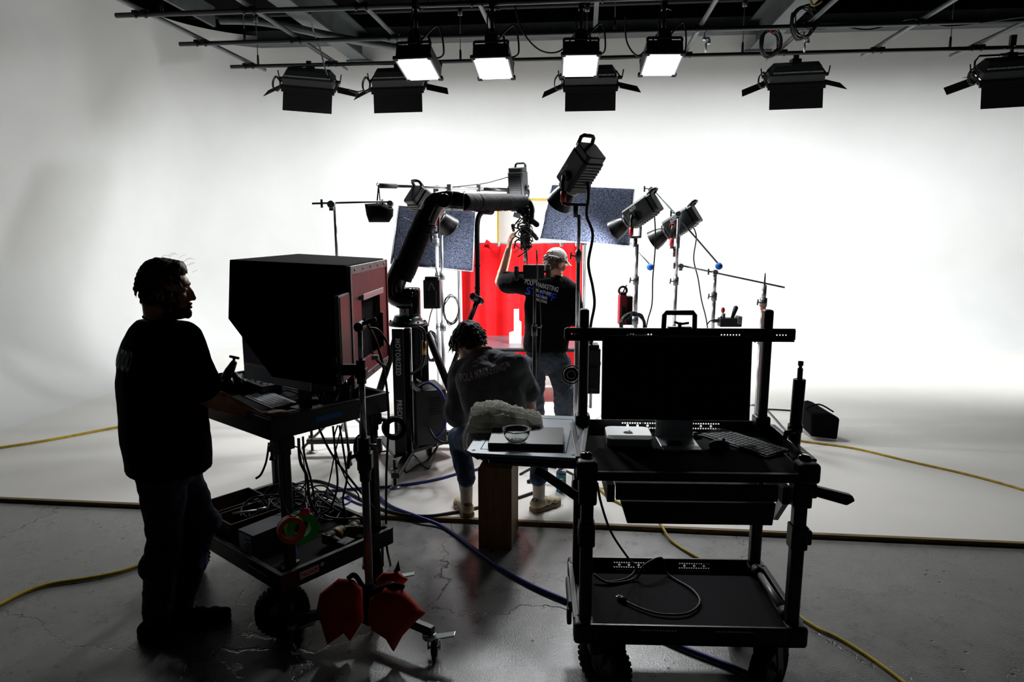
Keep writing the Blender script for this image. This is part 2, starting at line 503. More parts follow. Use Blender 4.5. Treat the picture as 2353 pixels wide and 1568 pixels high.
# ---------------------------------------------------------------- the setting
WE, WN, WT, RC, RF = -6.7, 12.2, 5.16, 1.9, 1.3       # left wall, back wall, wall top, plan corner radius, cove radius
FE, ZC = 4.19, 0.022                                      # front edge of the white floor, its height
def cyc():
    prof = [(RF * (1 - math.sin(a)), ZC + RF * (1 - math.cos(a))) for a in [R(90) * i / 14 for i in range(15)]]
    prof += [(0, 2.2), (0, 3.4), (0, WT)]
    def path(d):
        p = [(WE + d, FE), (WE + d, 6.5)]
        cx, cy = WE + RC, WN - RC
        for i in range(17):
            a = R(180) - R(90) * i / 16
            p.append((cx + (RC - d) * math.cos(a), cy + (RC - d) * math.sin(a)))
        p += [(0, WN - d), (4, WN - d), (12, WN - d)]
        return p
    mb = MB()
    rows = [path(d) for d, z in prof]
    n = len(rows[0])
    vs = [S(e, nn, z) for (d, z), row in zip(prof, rows) for e, nn in row]
    fs = [(i * n + j, (i + 1) * n + j, (i + 1) * n + j + 1, i * n + j + 1) for i in range(len(prof) - 1) for j in range(n - 1)]
    mb.add(vs, fs, True)
    # the flat floor of the sweep, with a real thickness at its front edge
    fl = [S(e, nn, ZC) for e, nn in rows[0]] + [S(12, FE, ZC)]
    o = tag(mb.build('wall_back', 'cyc_white'), 'white cyclorama sweep of curved wall', kind='structure')
    f2_ = MB(); f2_.v = fl; f2_.f = [list(range(len(fl) - 1, -1, -1))]; f2_.sm = [False]
    tag(f2_.build('floor_white', 'cyc_floor'), 'painted white studio floor in front of the curved wall', kind='structure')
    return o
cyc()
fl = MB(); fl.box((0, 2.6, -0.05), (26, 13, 0.1)); tag(fl.build('floor', 'concrete'), kind='structure')
tr = MB(); tr.bar(S(WE + RF, FE - 0.012, 0.013), S(12, FE - 0.012, 0.013), 0.03, 0.026, up=(0, 0, 1)); tag(tr.build('trim_1', 'wood_edge'), kind='structure')
cl = MB(); cl.box(S(2, 4.5, 5.85), (20, 20, 0.1), rot=-YAW); ceil = tag(cl.build('ceiling', 'ceiling_dark'), kind='structure')
def cpart(name, m, fn, **k):
    mb = MB(); fn(mb); return mb.build(name, m, ceil, **k)
for n_ in (3.6, 5.2, 6.8, 8.4, 10.0, 11.4):                     # joists across, dark
    cpart('joist', 'ceiling_dark', lambda mb: (mb.bar(S(-6.6, n_, 5.55), S(11, n_, 5.55), 0.09, 0.5, up=(0, 0, 1))))
for e_ in (-3.84, 2.73, 9.3):                            # painted steel beams in depth
    def ib(mb):
        for z_, w_ in ((4.72, 0.28), (5.16, 0.28)):
            mb.bar(S(e_, 2, z_), S(e_, 12.05, z_), w_, 0.025, up=(0, 0, 1))
        mb.bar(S(e_, 2, 4.94), S(e_, 12.05, 4.94), 0.02, 0.43, up=(0, 0, 1))
    cpart('steel_beam', 'steel_paint', ib)
    cpart('beam_seat', 'steel_paint', lambda mb: mb.box(S(e_, 12.0, 4.69), (0.42, 0.3, 0.03), rot=-YAW))
cpart('edge_beam', 'steel_paint', lambda mb: (mb.bar(S(-6.6, 11.9, 4.98), S(11, 11.9, 4.98), 0.24, 0.02, up=(0, 0, 1)), mb.bar(S(-6.6, 12.0, 5.12), S(11, 12.0, 5.12), 0.02, 0.25, up=(0, 0, 1))))
cpart('edge_beam', 'steel_paint', lambda mb: mb.bar(S(-5.9, 4, 5.2), S(-5.9, 11.0, 5.2), 0.05, 0.3, up=(0, 0, 1)))
cpart('sprinkler_pipe', 'pipe_steel', lambda mb: mb.tube([S(-4.9, 9.3, 4.65), S(-4.3, 9.35, 4.62), S(-3.5, 9.9, 4.55), S(-2.7, 10.4, 4.5)], 0.055, 10, k=5))
cpart('cable_tray', 'black_metal', lambda mb: [mb.bar(S(-4.8 + i * 0.11, 7.35, 4.65), S(-4.8 + i * 0.11, 7.52, 4.65), 0.03, 0.012) for i in range(16)] + [mb.bar(S(-4.8, q, 4.65), S(-3.1, q, 4.65), 0.012, 0.07) for q in (7.35, 7.52)])
cpart('conduit', 'grey_metal', lambda mb: mb.tube([S(-2.1 + 0.4 * math.cos(a), 7.0 + 0.05 * math.sin(a), 4.55 + 0.22 * math.sin(a)) for a in [R(180 + 12 * i) for i in range(17)]], 0.02, 8))
for n_ in (4.4, 6.0, 7.6, 9.2):                           # ducts and dark gear between the joists
    cpart('duct', 'ceiling_dark', lambda mb: mb.box(S(3.0, n_, 5.6), (12, 0.45, 0.3), rot=-YAW))

# ---------------------------------------------------------------- the pipe grid
GP = 4.0
grid = thing('lighting_grid', 'suspended grid of dark steel pipes under the black ceiling', 'pipe grid', S(0, 7.9, GP))
CROSS = (5.7, 6.83, 7.93, 9.08)
for n_, e0 in zip(CROSS, (-4.7, -4.69, -4.69, -4.68)):
    MB().cyl(S(e0, n_, GP), S(9.5, n_, GP), 0.025, n=12).build('pipe', 'black_metal', grid, True)
DE = [-4.43 + 1.13 * i for i in range(12)]
for e_ in DE:
    MB().cyl(S(e_, 2.2, GP + 0.052), S(e_, 9.6 + 0.08 * math.sin(e_ * 3), GP + 0.052), 0.025, n=12).build('pipe', 'pipe_steel', grid, True)
    for n_ in CROSS[1:]:
        c = S(e_, n_, GP + 0.026)
        mb = MB(); mb.box(c, (0.16, 0.045, 0.03), rot=-YAW)
        mb.torus(c - V((0.05, 0, 0.026)), 0.029, 0.007, S(1, 0), 12, 5); mb.torus(c + V((0.05, 0, -0.026)), 0.029, 0.007, S(1, 0), 12, 5)
        mb.build('clamp', 'black_metal', grid, True)
for e_, n_ in ((-4.3, 9.08), (-3.9, 7.93), (-1.6, 9.08), (-1.5, 6.83), (0.0, 9.08), (0.3, 7.93), (1.9, 9.08), (2.2, 6.83), (4.3, 9.08), (4.7, 7.93), (-4.2, 6.83)):
    mb = MB(); mb.cyl(S(e_, n_, GP + 0.02), S(e_, n_, 5.4), 0.006, n=6); mb.cyl(S(e_, n_, GP), S(e_, n_, GP + 0.14), 0.018, 0.012, n=8)
    mb.cyl(S(e_, n_, 4.55), S(e_, n_, 4.68), 0.03, n=8)
    mb.build('hanger_cable', 'black_metal', grid, True)

# ---------------------------------------------------------------- LED panels (four, pointing down)
def cable(pts, r=0.008, k=6, n=6): return MB().tube(pts, r, n, k=k)
def led_panel(px, label, tilt, yaw):
    t = thing('led_panel', label, 'stage light', (0, 0, 0), 0, 'square white panels hanging from the grid')
    b = at(*px)
    t.location = b
    t.rotation_euler = (0, 0, -YAW + yaw)
    RX = Matrix.Rotation(tilt, 4, 'X')
    w2, d2, h = 0.162, 0.19, 0.13
    mb = MB(); mb.box((0, 0, h / 2), (2 * w2 + 0.02, 2 * d2 + 0.02, h), M=RX); mb.build('housing', 'black_metal', t, bevel=0.012)
    mb = MB()
    for i in range(9): mb.box((0, -d2 + 0.04 + i * 0.04, h + 0.012), (2 * w2 - 0.02, 0.012, 0.03), M=RX)
    mb.build('heat_sink', 'black_metal', t)
    mb = MB(); mb.box((0, 0, -0.006), (2 * w2, 2 * d2, 0.012), M=RX); mb.build('diffuser', 'lamp_face', t)
    mb = MB()
    for sx in (-1, 1): mb.box((sx * (w2 + 0.006), 0, -0.006), (0.014, 2 * d2 + 0.02, 0.02), M=RX)
    for sy in (-1, 1): mb.box((0, sy * (d2 + 0.006), -0.004), (2 * w2 + 0.02, 0.012, 0.014), M=RX)
    mb.build('frame', 'grey_metal', t)
    for sx in (-1, 1):
        for sy in (-1, 1):
            mb = MB(); mb.box((sx * (w2 + 0.004), sy * (d2 + 0.004), 0.0), (0.05, 0.05, 0.035), M=RX); mb.build('corner_bumper', 'rubber', t, bevel=0.008)
    for sy in (-1, 1):                         # handle rails above the near and far side
        mb = MB()
        mb.bar(RX @ V((-w2, sy * d2, h + 0.03)), RX @ V((w2, sy * d2, h + 0.03)), 0.022)
        for sx in (-1, 1): mb.bar(RX @ V((sx * w2, sy * d2, h - 0.01)), RX @ V((sx * w2, sy * d2, h + 0.03)), 0.022)
        mb.build('handle_rail', 'black_metal', t, bevel=0.004)
    mb = MB(); mb.box((0, -d2 + 0.03, h + 0.06), (0.12, 0.1, 0.1), M=RX); mb.build('control_box', 'black_plastic', t, bevel=0.01)
    top = GP - 0.03 - b.z
    mb = MB()
    mb.tube([(-0.05, -0.12, h + 0.08), (-0.05, -0.12, top - 0.28), (-0.03, -0.1, top - 0.22), (0.03, -0.02, top - 0.24), (0.09, 0.06, h + 0.16), (0.1, 0.08, h + 0.03)], 0.013, 8, k=4)
    mb.build('yoke', 'black_metal', t)
    mb = MB(); mb.cyl((0, -0.06, top - 0.25), (0, -0.06, top), 0.02, n=10); mb.cyl((0, -0.06, top - 0.3), (0, -0.06, top - 0.2), 0.03, n=10)
    mb.box((0, -0.06, top + 0.02), (0.05, 0.07, 0.1)); mb.cyl((0, -0.06, top), (0.07, -0.06, top - 0.03), 0.008, n=6)
    mb.build('pipe_clamp', 'black_metal', t)
    cable([(0.05, -0.08, h + 0.1), (0.2, 0, h + 0.25), (0.24, 0.05, h + 0.02), (0.15, 0.1, h - 0.02)], 0.009).build('power_cable', 'cable_black', t)
    cable([(0.02, -0.1, h + 0.1), (-0.02, -0.1, top - 0.3), (-0.05, -0.05, top - 0.1), (0, -0.04, top + 0.05)], 0.007).build('power_cable', 'cable_black', t)
    a = bpy.data.lights.new('panel_light', 'AREA'); a.shape, a.size, a.size_y, a.energy, a.color = 'RECTANGLE', 0.3, 0.36, POW_PANEL, (0.96, 0.98, 1.0); a.spread = R(160)
    lo = bpy.data.objects.new('panel_light', a); C.objects.link(lo); lo.parent = t
    lo.matrix_local = RX @ Matrix.Translation((0, 0, -0.02))
    return t
D1 = 6.95
led_panel((962, 158, D1), 'leftmost white square LED panel hanging above the robot arm, seen at a skew', R(-17), R(-4))
led_panel((1134, 156, D1), 'second square LED panel from the left, squarely facing down between two skewed ones', R(-17), R(-2))
led_panel((1333, 150, D1), 'square LED panel hanging directly in front of a barn-door softlight', R(-17), R(3))
led_panel((1519, 148, D1), 'rightmost of the four square white LED panels on the grid', R(-17), R(5))

# ---------------------------------------------------------------- soft lights with barn doors (five, and one added out of view, facing the wall)
def softlight(px, label, roll=0.0, yaw=0.0, top_px=None):
    c = at(*px)
    t = thing('barn_door_light', label, 'stage light', c, -YAW + yaw, 'barn door softlights on the rear pipe')
    RX = Matrix.Rotation(roll, 4, 'Y') @ Matrix.Rotation(R(32), 4, 'X')       # local +y is the beam, tipped down
    RX = Matrix.Rotation(roll, 4, 'Y') @ Matrix.Rotation(R(-60), 4, 'X')
    W, HH, DD = 0.33, 0.13, 0.17
    mb = MB()
    mb.add([(sx * W * kx, y, sz * HH * kz) for y, kx, kz in ((0.0, 1, 1), (-0.09, 1, 1), (-DD - 0.02, 0.82, 0.55)) for sx, sz in ((-1, -1), (1, -1), (1, 1), (-1, 1))],
           [(0, 1, 2, 3), (11, 10, 9, 8)] + [(k + i, k + 4 + i, k + 4 + (i + 1) % 4, k + (i + 1) % 4) for k in (0, 4) for i in range(4)], M=RX)
    mb.build('housing', 'housing_grey', t, bevel=0.01)
    mb = MB()
    for i in range(34): mb.box((-W * 0.88 + i * W * 1.76 / 33, -0.105, -HH * 0.62), (0.008, 0.05, 0.07), M=RX)
    mb.box((0, -0.085, -HH * 0.62), (W * 1.8, 0.01, 0.085), M=RX)
    mb.build('heat_sink', 'heat_sink', t)
    mb = MB(); mb.box((0, 0.012, 0), (2 * W - 0.04, 0.01, 2 * HH - 0.04), M=RX); mb.build('diffuser', 'lamp_face', t)
    mb = MB()
    for sz in (-1, 1): mb.bar(RX @ V((-W - 0.02, 0.03, sz * (HH + 0.01))), RX @ V((W + 0.02, 0.03, sz * (HH + 0.01))), 0.04, 0.03)
    for sx in (-1, 1): mb.bar(RX @ V((sx * (W + 0.01), 0.03, -HH)), RX @ V((sx * (W + 0.01), 0.03, HH)), 0.03, 0.04)
    mb.build('door_frame', 'barn_black', t)
    hinge_n = RX @ V((0, 0.045, -HH - 0.015)); hinge_f = RX @ V((0, 0.045, HH + 0.015))
    mb = MB(); q = Matrix.Rotation(roll, 4, 'Y')
    dn = (q @ V((0.0, -0.06, -1))).normalized()
    mb.bar(hinge_n - dn * 0.02, hinge_n + dn * 0.27, 2 * W - 0.02, 0.006, up=(0, 1, 0)); mb.bar(hinge_n - dn * 0.055, hinge_n + dn * 0.03, 2 * W + 0.03, 0.025, up=(0, 1, 0))
    mb.build('barn_door', 'barn_black', t)
    mb = MB(); df = V((0, 0.95, 0.1)).normalized(); mb.bar(hinge_f, hinge_f + df * 0.27, 2 * W - 0.02, 0.006, up=(0, 0, 1)); mb.build('barn_door', 'barn_black', t)
    for sx in (-1, 1):
        h0 = RX @ V((sx * (W + 0.025), 0.045, 0.0))
        d = (RX @ V((sx * 0.86, 0.5, 0.0))).normalized()
        d = V((sx * 0.86, 0.3, -0.22 + 0.08 * sx)).normalized()
        upv = RX @ V((0, 0, 1))
        mb = MB(); mb.bar(h0, h0 + d * 0.29, 0.006, 0.2, up=upv)
        mb.build('barn_door', 'barn_black', t)
        mb = MB(); e0 = RX @ V((sx * (W + 0.01), -0.04, 0.02)); mb.cyl(e0, e0 + V((sx * 0.06, 0, 0)), 0.022, n=10); mb.cyl(e0 + V((sx * 0.06, 0, 0)), e0 + V((sx * 0.075, 0, 0.1)), 0.008, n=6)
        mb.build('tilt_knob', 'black_plastic', t)
    top = GP - c.z - 0.03
    yz = top - 0.1
    mb = MB(); k0 = RX @ V((0, -0.04, 0.02))
    mb.tube([V((-W - 0.04, k0.y, k0.z)), V((-W - 0.04, k0.y, yz - 0.06)), V((-W + 0.0, k0.y, yz)), V((W - 0.0, k0.y, yz)), V((W + 0.04, k0.y, yz - 0.06)), V((W + 0.04, k0.y, k0.z))], 0.012, 8)
    mb.build('yoke', 'black_metal', t)
    mb = MB(); mb.cyl((0, k0.y, yz), (0, k0.y, top + 0.02), 0.02, n=10); mb.box((0, k0.y, yz), (0.24, 0.05, 0.025)); mb.box((0, k0.y, top + 0.05), (0.06, 0.05, 0.12))
    mb.cyl((0, k0.y, top), (-0.08, k0.y - 0.02, top - 0.04), 0.008, n=6); mb.build('pipe_clamp', 'black_metal', t)
    mb = MB(); mb.box(RX @ V((0, -0.13, 0.08)) + V((0, 0, 0.06)), (0.12, 0.1, 0.06), rot=0.2); mb.box(RX @ V((0, -0.16, 0.05)), (0.16, 0.05, 0.05)); mb.build('control_box', 'black_plastic', t, bevel=0.008)
    pts = [V((-W - 0.03, -0.1, 0.0))]
    for i in range(26): pts.append(V((-W - 0.08 + 0.05 * math.sin(i * 1.05), -0.1 + 0.03 * math.sin(i * 0.7), -0.02 + (0.09 + 0.02 * math.sin(i * 2.1)) * math.cos(i * 1.05))))
    cable(pts, 0.006, 3, 5).build('cable_loop', 'cable_black', t)
    a = bpy.data.lights.new('soft_light', 'AREA'); a.shape, a.size, a.size_y, a.energy, a.color = 'RECTANGLE', 0.62, 0.22, POW_SOFT, (0.97, 0.99, 1.0); a.spread = R(165)
    lo = bpy.data.objects.new('soft_light', a); C.objects.link(lo); lo.parent = t
    lo.matrix_local = RX @ Matrix.Translation((0, 0.03, 0)) @ Matrix.Rotation(R(90), 4, 'X')
    return t
DS = 9.2
softlight((712, 193, DS + 0.35), 'leftmost barn-door softlight, slightly rolled, with a loop of cable to its neighbour', R(4), R(9))
softlight((917, 193, DS + 0.2), 'barn-door softlight partly hidden behind the leftmost LED panel', R(-1), R(2))
softlight((1357, 188, DS), 'barn-door softlight partly hidden behind the third LED panel', R(0), R(0))
softlight((1826, 182, DS - 0.15), 'barn-door softlight hanging alone above the right half of the white wall', R(-1), R(-2))
softlight((2318, 172, DS - 0.9), 'barn-door softlight cut off by the right edge of the picture', R(-2), R(-5))
softlight((2850, 150, DS - 1.3), 'added unseen barn-door softlight past the right edge, to keep the wall there lit', R(-2), R(-6))  # added out of view, extends the row to brighten the wall's right side

def hang_coil(px, D, r, label, turns=7, m='cable_black'):
    c = at(px[0], px[1], D); rnd = random.Random(int(px[0]))
    pts = []
    for i in range(turns * 10):
        a = i * 2 * math.pi / 10
        q = r * (0.85 + 0.25 * rnd.random())
        pts.append(c + V((q * math.cos(a) * 0.9, 0.05 * math.sin(a * 0.3) + 0.02 * rnd.random(), q * math.sin(a) * 1.15 - r)))
    return solo(MB().tube(pts, 0.007, 5, k=2), 'cable_coil', m, label, 'cable')
hang_coil((1850, 18), 7.6, 0.14, 'dark coil of cable hanging high beside the yellow cable near the beam')
hang_coil((1772, 72), 7.9, 0.12, 'dark coil of cable with a red tie hanging in front of the steel beam')
for a, b, c_, lab in (((1773, 60), (1775, 76), 'red_plastic', 'small red tie around the cable coil at the steel beam'),):
    solo(MB().bar(at(a[0], a[1], 7.8), at(b[0], b[1], 7.8), 0.03, 0.02), 'cable_tie', c_, lab, 'tie')
solo(cable([at(1862, 0, 7.5), at(1868, 12, 7.5), at(1880, 8, 7.5), at(1888, 2, 7.5)], 0.012), 'yellow_cable', 'cable_yellow', 'short bright yellow cable loop at the top edge near the beam', 'cable')
for px, lab in (((1623, 84), 'small chrome grip clamp hanging from the middle pipe between two lights'), ((1852, 62), 'small chrome grip clamp hanging beneath the upper cable coil')):
    p = at(px[0], px[1], 7.9); p.z = GP - 0.07
    t = thing('grip_clamp', lab, 'clamp', p - V((0, 0, 0.13)), 0, 'grip clamps on the grid')
    mb = MB(); mb.box((0, 0, 0.14), (0.07, 0.05, 0.03)); mb.box((-0.025, 0, 0.17), (0.02, 0.05, 0.08)); mb.box((0.03, 0, 0.11), (0.03, 0.04, 0.05)); mb.build('jaw', 'chrome', t, bevel=0.006)
    MB().cyl((0, 0, 0), (0, 0, 0.13), 0.011, n=8).build('pin', 'chrome', t)
solo(cable([at(1180, 0, 6.9), at(1200, 70, 6.9), at(1240, 115, 6.95), at(1285, 118, 7.0), at(1320, 80, 7.0)], 0.008), 'grid_cable', 'cable_black', 'black cable drooping between the second and third LED panels', 'cable')
solo(cable([at(1437, 30, 6.9), at(1440, 95, 6.95), at(1465, 128, 6.95), at(1490, 105, 7.0), at(1520, 65, 7.0)], 0.008), 'grid_cable', 'cable_black', 'black cable drooping between the third and fourth LED panels', 'cable')
solo(cable([at(1600, 68, 7.9), at(1700, 62, 7.9), at(1760, 66, 7.9), at(1880, 66, 7.88), at(1930, 60, 7.85), at(2000, 68, 7.8), at(2100, 42, 7.75), at(2180, 60, 7.6), at(2353, 38, 7.3), at(2450, 30, 7.2)], 0.01), 'grid_cable', 'cable_black', 'black cable lying along the middle pipe towards the right edge', 'cable')
solo(cable([at(712, 30, 7.4), at(720, 70, 8.0), at(735, 110, 8.8), at(745, 150, 9.0), at(752, 172, 9.2)], 0.01), 'grid_cable', 'cable_black', 'black cable dropping from the ceiling to the leftmost barn-door softlight', 'cable')
solo(cable([at(800, 205, 9.3), at(815, 212, 9.3), at(835, 208, 9.3)], 0.008), 'grid_cable', 'cable_black', 'short black cable sagging between the two left softlights', 'cable')
# ---------------------------------------------------------------- the right equipment cart
def perf(mb, M, w, h, t, clusters, hole=0.007, pitch=0.0115):
    # a strip w x h (local x, y from 0) with clusters of real holes: (x0, y0, columns, rows)
    xs, ys, holes = {0.0, w}, {0.0, h}, []
    for x0, y0, nc, nr in clusters:
        for i in range(nc):
            for j in range(nr):
                if nr == 3 and j == 1 and i % 4 != 2: continue
                s = hole * (1.5 if (nr == 3 and j == 1) else 1.0)
                a, b = x0 + i * pitch - s / 2, y0 + j * pitch - s / 2
                holes.append((a, a + s, b, b + s)); xs |= {a, a + s}; ys |= {b, b + s}
    xs, ys = sorted(xs), sorted(ys)
    for i in range(len(xs) - 1):
        for j in range(len(ys) - 1):
            cx, cy = (xs[i] + xs[i + 1]) / 2, (ys[j] + ys[j + 1]) / 2
            if any(a < cx < b and c < cy < d for a, b, c, d in holes): continue
            q = [(xs[i], ys[j]), (xs[i + 1], ys[j]), (xs[i + 1], ys[j + 1]), (xs[i], ys[j + 1])]
            mb.add([(x, y, 0) for x, y in q] + [(x, y, t) for x, y in q], [(3, 2, 1, 0), (4, 5, 6, 7)], M=M)
    mb.prism([(0, h), (w, h), (w, h + 0.004), (0, h + 0.004)], t * 3, M); mb.prism([(0, -0.004), (w, -0.004), (w, 0), (0, 0)], t * 3, M)

def wheel(parent, c, r, wd, yaw, name='wheel', knob=True):
    ax = V((math.cos(yaw), math.sin(yaw), 0))
    x, y, d, l = frame(V(c), V(c) + ax)
    M = Matrix(((x.x, y.x, d.x, c[0]), (x.y, y.y, d.y, c[1]), (x.z, y.z, d.z, c[2]), (0, 0, 0, 1)))
    h = wd / 2
    mb = MB()
    mb.lathe([(r * 0.55, -h * 0.7), (r * 0.8, -h), (r * 0.93, -h * 0.85), (r, -h * 0.35), (r, h * 0.35), (r * 0.93, h * 0.85), (r * 0.8, h), (r * 0.55, h * 0.7), (r * 0.5, 0), (r * 0.55, -h * 0.7)], M, 32)
    if knob:
        for i in range(30):
            a = 2 * math.pi * i / 30
            for s_ in (-1, 1):
                q = M @ Matrix.Rotation(a + s_ * 0.05, 4, 'Z')
                mb.box((r * 0.99, 0, s_ * h * 0.45), (r * 0.06, r * 0.12, h * 0.6), M=q)
    o = mb.build(name, 'rubber', parent)
    mb = MB(); mb.lathe([(0, -h * 0.75), (r * 0.2, -h * 0.8), (r * 0.3, -h * 0.4), (r * 0.52, -h * 0.5), (r * 0.56, 0), (r * 0.52, h * 0.5), (r * 0.3, h * 0.4), (r * 0.2, h * 0.8), (0, h * 0.75)], M, 20)
    mb.build('hub', 'grey_metal', o)
    return o
def caster(parent, x, y, ztop, r, wd, yaw, off=0.05):
    a = V((math.cos(yaw), math.sin(yaw), 0)); f = V((-a.y, a.x, 0))
    c = V((x, y, r)) + f * off
    wheel(parent, c, r, wd, yaw)
    mb = MB()
    top = r * 2 + 0.03
    for s in (-1, 1):
        p = c + a * (s * (wd / 2 + 0.012))
        mb.bar(p, V((x, y, top)) + a * (s * (wd / 2 + 0.012)), 0.05, 0.008, up=a)
    mb.bar(V((x, y, top)) - a * (wd / 2 + 0.016), V((x, y, top)) + a * (wd / 2 + 0.016), 0.07, 0.014, up=(0, 0, 1))
    mb.cyl(V((x, y, top)), V((x, y, ztop)), 0.035, n=14)
    mb.cyl(c - a * (wd / 2 + 0.02), c + a * (wd / 2 + 0.02), 0.012, n=10)
    mb.build('caster_fork', 'black_metal', parent, bevel=0.003)

CW, CD = 0.915, 0.57
cart = thing('equipment_cart', 'large black equipment cart with a monitor bar and two trays at the right', 'cart', (0.252, 2.495, 0), R(-2.0))
def cp(name, m, fn, parent=None, **k):
    mb = MB(); fn(mb); return mb.build(name, m, parent or cart, **k)
for zt, zb, nm in ((0.353, 0.277, 'bottom_tray'), (1.035, 0.955, 'top_tray')):
    topt = zb > 0.5
    tray = cp(nm, 'black_metal', lambda mb: mb.box((CW / 2, CD / 2, zb + 0.008), (CW - 0.03, CD - 0.03, 0.014)), bevel=0.002)
    cp('mat', 'dark_mat', lambda mb: mb.box((CW / 2, CD / 2, zb + 0.024 if not topt else 0.978), (CW - 0.09, CD - 0.06, 0.014 if not topt else 0.02)), tray, bevel=0.004)
    hgt = zt - zb
    fh = hgt if not topt else 0.035
    def fr(mb):
        if topt: mb.box((CW / 2, 0.012, zb + fh / 2), (CW - 0.1, 0.018, fh))
        else: perf(mb, plane_M((0.06, 0.004, zb), (1, 0, 0), (0, 0, 1)), CW - 0.12, hgt, 0.003, [(0.2, 0.032, 13, 3), (0.5, 0.032, 13, 3)])
    cp('tray_rim', 'black_metal', fr, tray)
    cp('tray_rim', 'black_metal', lambda mb: perf(mb, plane_M((0.06, CD - 0.006, zb), (1, 0, 0), (0, 0, 1)), CW - 0.12, hgt, 0.003, [(0.16, 0.03, 13, 3), (0.47, 0.03, 13, 3)] if not topt else [(0.18, 0.044, 14, 3), (0.47, 0.044, 14, 3)]), tray)
    for x_ in (0.006, CW - 0.006):
        cp('tray_rim', 'black_metal', lambda mb: (mb.box((x_, CD / 2, (zt + zb) / 2), (0.012, CD - 0.12, hgt)), mb.box((x_, CD / 2, zt - 0.006), (0.024, CD - 0.1, 0.012))), tray, bevel=0.003)
    for x_ in (0.036, CW - 0.036):
        for y_ in (0.036, CD - 0.036):
            hh = hgt + (0.014 if not topt else 0.0)
            cp('corner_block', 'black_plastic', lambda mb: mb.box((x_, y_, zb + hgt / 2 - 0.004), (0.082, 0.082, hh)), tray, bevel=0.016, seg=3)
            if y_ < 0.1: cp('corner_knob', 'black_gloss', lambda mb: mb.lathe([(0.024, 0), (0.024, 0.008), (0.018, 0.013), (0, 0.014)], Matrix.Translation((x_, y_ + 0.03, zt - 0.002)), 16), tray)
for x_ in (0.042, CW - 0.048):
    for y_ in (0.05, CD - 0.045):
        cp('post', 'black_metal', lambda mb: mb.box((x_, y_, 0.65), (0.05, 0.052, 0.66)), bevel=0.012, seg=3)
        cp('post_clamp', 'black_plastic', lambda mb: (mb.box((x_, y_, 0.72), (0.064, 0.066, 0.1)), mb.box((x_ + (0.035 if x_ > 0.5 else -0.02), y_, 0.72), (0.03, 0.05, 0.06))), bevel=0.008)
        if y_ < 0.1:
            cp('post_clamp', 'black_plastic', lambda mb: mb.box((x_, y_, 0.9), (0.072, 0.072, 0.11)), bevel=0.01)
for x_, yw in ((0.15, R(42)), (CW - 0.13, R(-44))):
    caster(cart, x_, 0.07, 0.28, 0.125, 0.075, yw, 0.03)
    caster(cart, x_, CD - 0.08, 0.28, 0.127, 0.075, yw * 0.5, 0.045)
cp('caster_brake', 'black_plastic', lambda mb: mb.box((0.13, 0.03, 0.243), (0.15, 0.06, 0.05), rot=0.15), bevel=0.015)
# drawer hung below the top tray
dr = cp('drawer', 'black_metal', lambda mb: mb.add([(0.17, 0.03, 0.86), (0.77, 0.03, 0.86), (0.77, 0.45, 0.86), (0.17, 0.45, 0.86), (0.2, 0.04, 0.765), (0.765, 0.04, 0.765), (0.765, 0.44, 0.765), (0.2, 0.44, 0.765)],
        [(0, 1, 2, 3), (7, 6, 5, 4), (0, 4, 5, 1), (1, 5, 6, 2), (2, 6, 7, 3), (3, 7, 4, 0)]), bevel=0.004)
cp('drawer_front', 'housing_grey', lambda mb: mb.box((0.46, 0.025, 0.905), (0.62, 0.02, 0.066)), dr, bevel=0.004)
for x_ in (0.13, 0.8):
    cp('drawer_slide', 'black_metal', lambda mb: mb.box((x_, 0.24, 0.9), (0.03, 0.46, 0.07)), dr, bevel=0.003)
cp('brace', 'black_metal', lambda mb: mb.bar((0.83, 0.08, 0.88), (0.868, 0.3, 0.7), 0.02, 0.05))
# monitor uprights, bar, carry handle
for x_ in (0.052, CW - 0.056):
    cp('upright', 'black_metal', lambda mb: mb.box((x_, CD - 0.045, 1.29), (0.042, 0.05, 0.535)), bevel=0.01, seg=3)
    cp('upright_collar', 'black_plastic', lambda mb: mb.box((x_, CD - 0.045, 1.05), (0.066, 0.07, 0.05)), bevel=0.008)
def crossbar(mb):
    perf(mb, plane_M((-0.03, CD - 0.085, 1.425), (1, 0, 0), (0, 0, 1)), 0.995, 0.05, 0.004, [(0.025, 0.025, 4, 1), (0.27, 0.025, 9, 1), (0.68, 0.025, 7, 1), (0.92, 0.025, 4, 1)], hole=0.006, pitch=0.013)
cb = cp('cross_bar', 'black_metal', crossbar)
cp('bar_cap', 'black_metal', lambda mb: (mb.box((-0.028, CD - 0.08, 1.45), (0.02, 0.02, 0.05)), mb.box((0.962, CD - 0.08, 1.45), (0.02, 0.02, 0.05))), cb, bevel=0.006)
hd = cp('carry_handle', 'black_plastic', lambda mb: mb.tube([(0.398, CD - 0.08, 1.455), (0.4, CD - 0.08, 1.535), (0.407, CD - 0.08, 1.546), (0.525, CD - 0.08, 1.546), (0.532, CD - 0.08, 1.535), (0.534, CD - 0.08, 1.455)], 0.011, 8))
cp('wing_nut', 'black_metal', lambda mb: (mb.box((0.466, CD - 0.09, 1.478), (0.1, 0.03, 0.016)), mb.cyl((0.466, CD - 0.09, 1.48), (0.466, CD - 0.09, 1.505), 0.008, n=8), mb.bar((0.442, CD - 0.09, 1.507), (0.468, CD - 0.09, 1.497), 0.012, 0.01), mb.bar((0.466, CD - 0.09, 1.497), (0.505, CD - 0.09, 1.503), 0.012, 0.01)), hd)
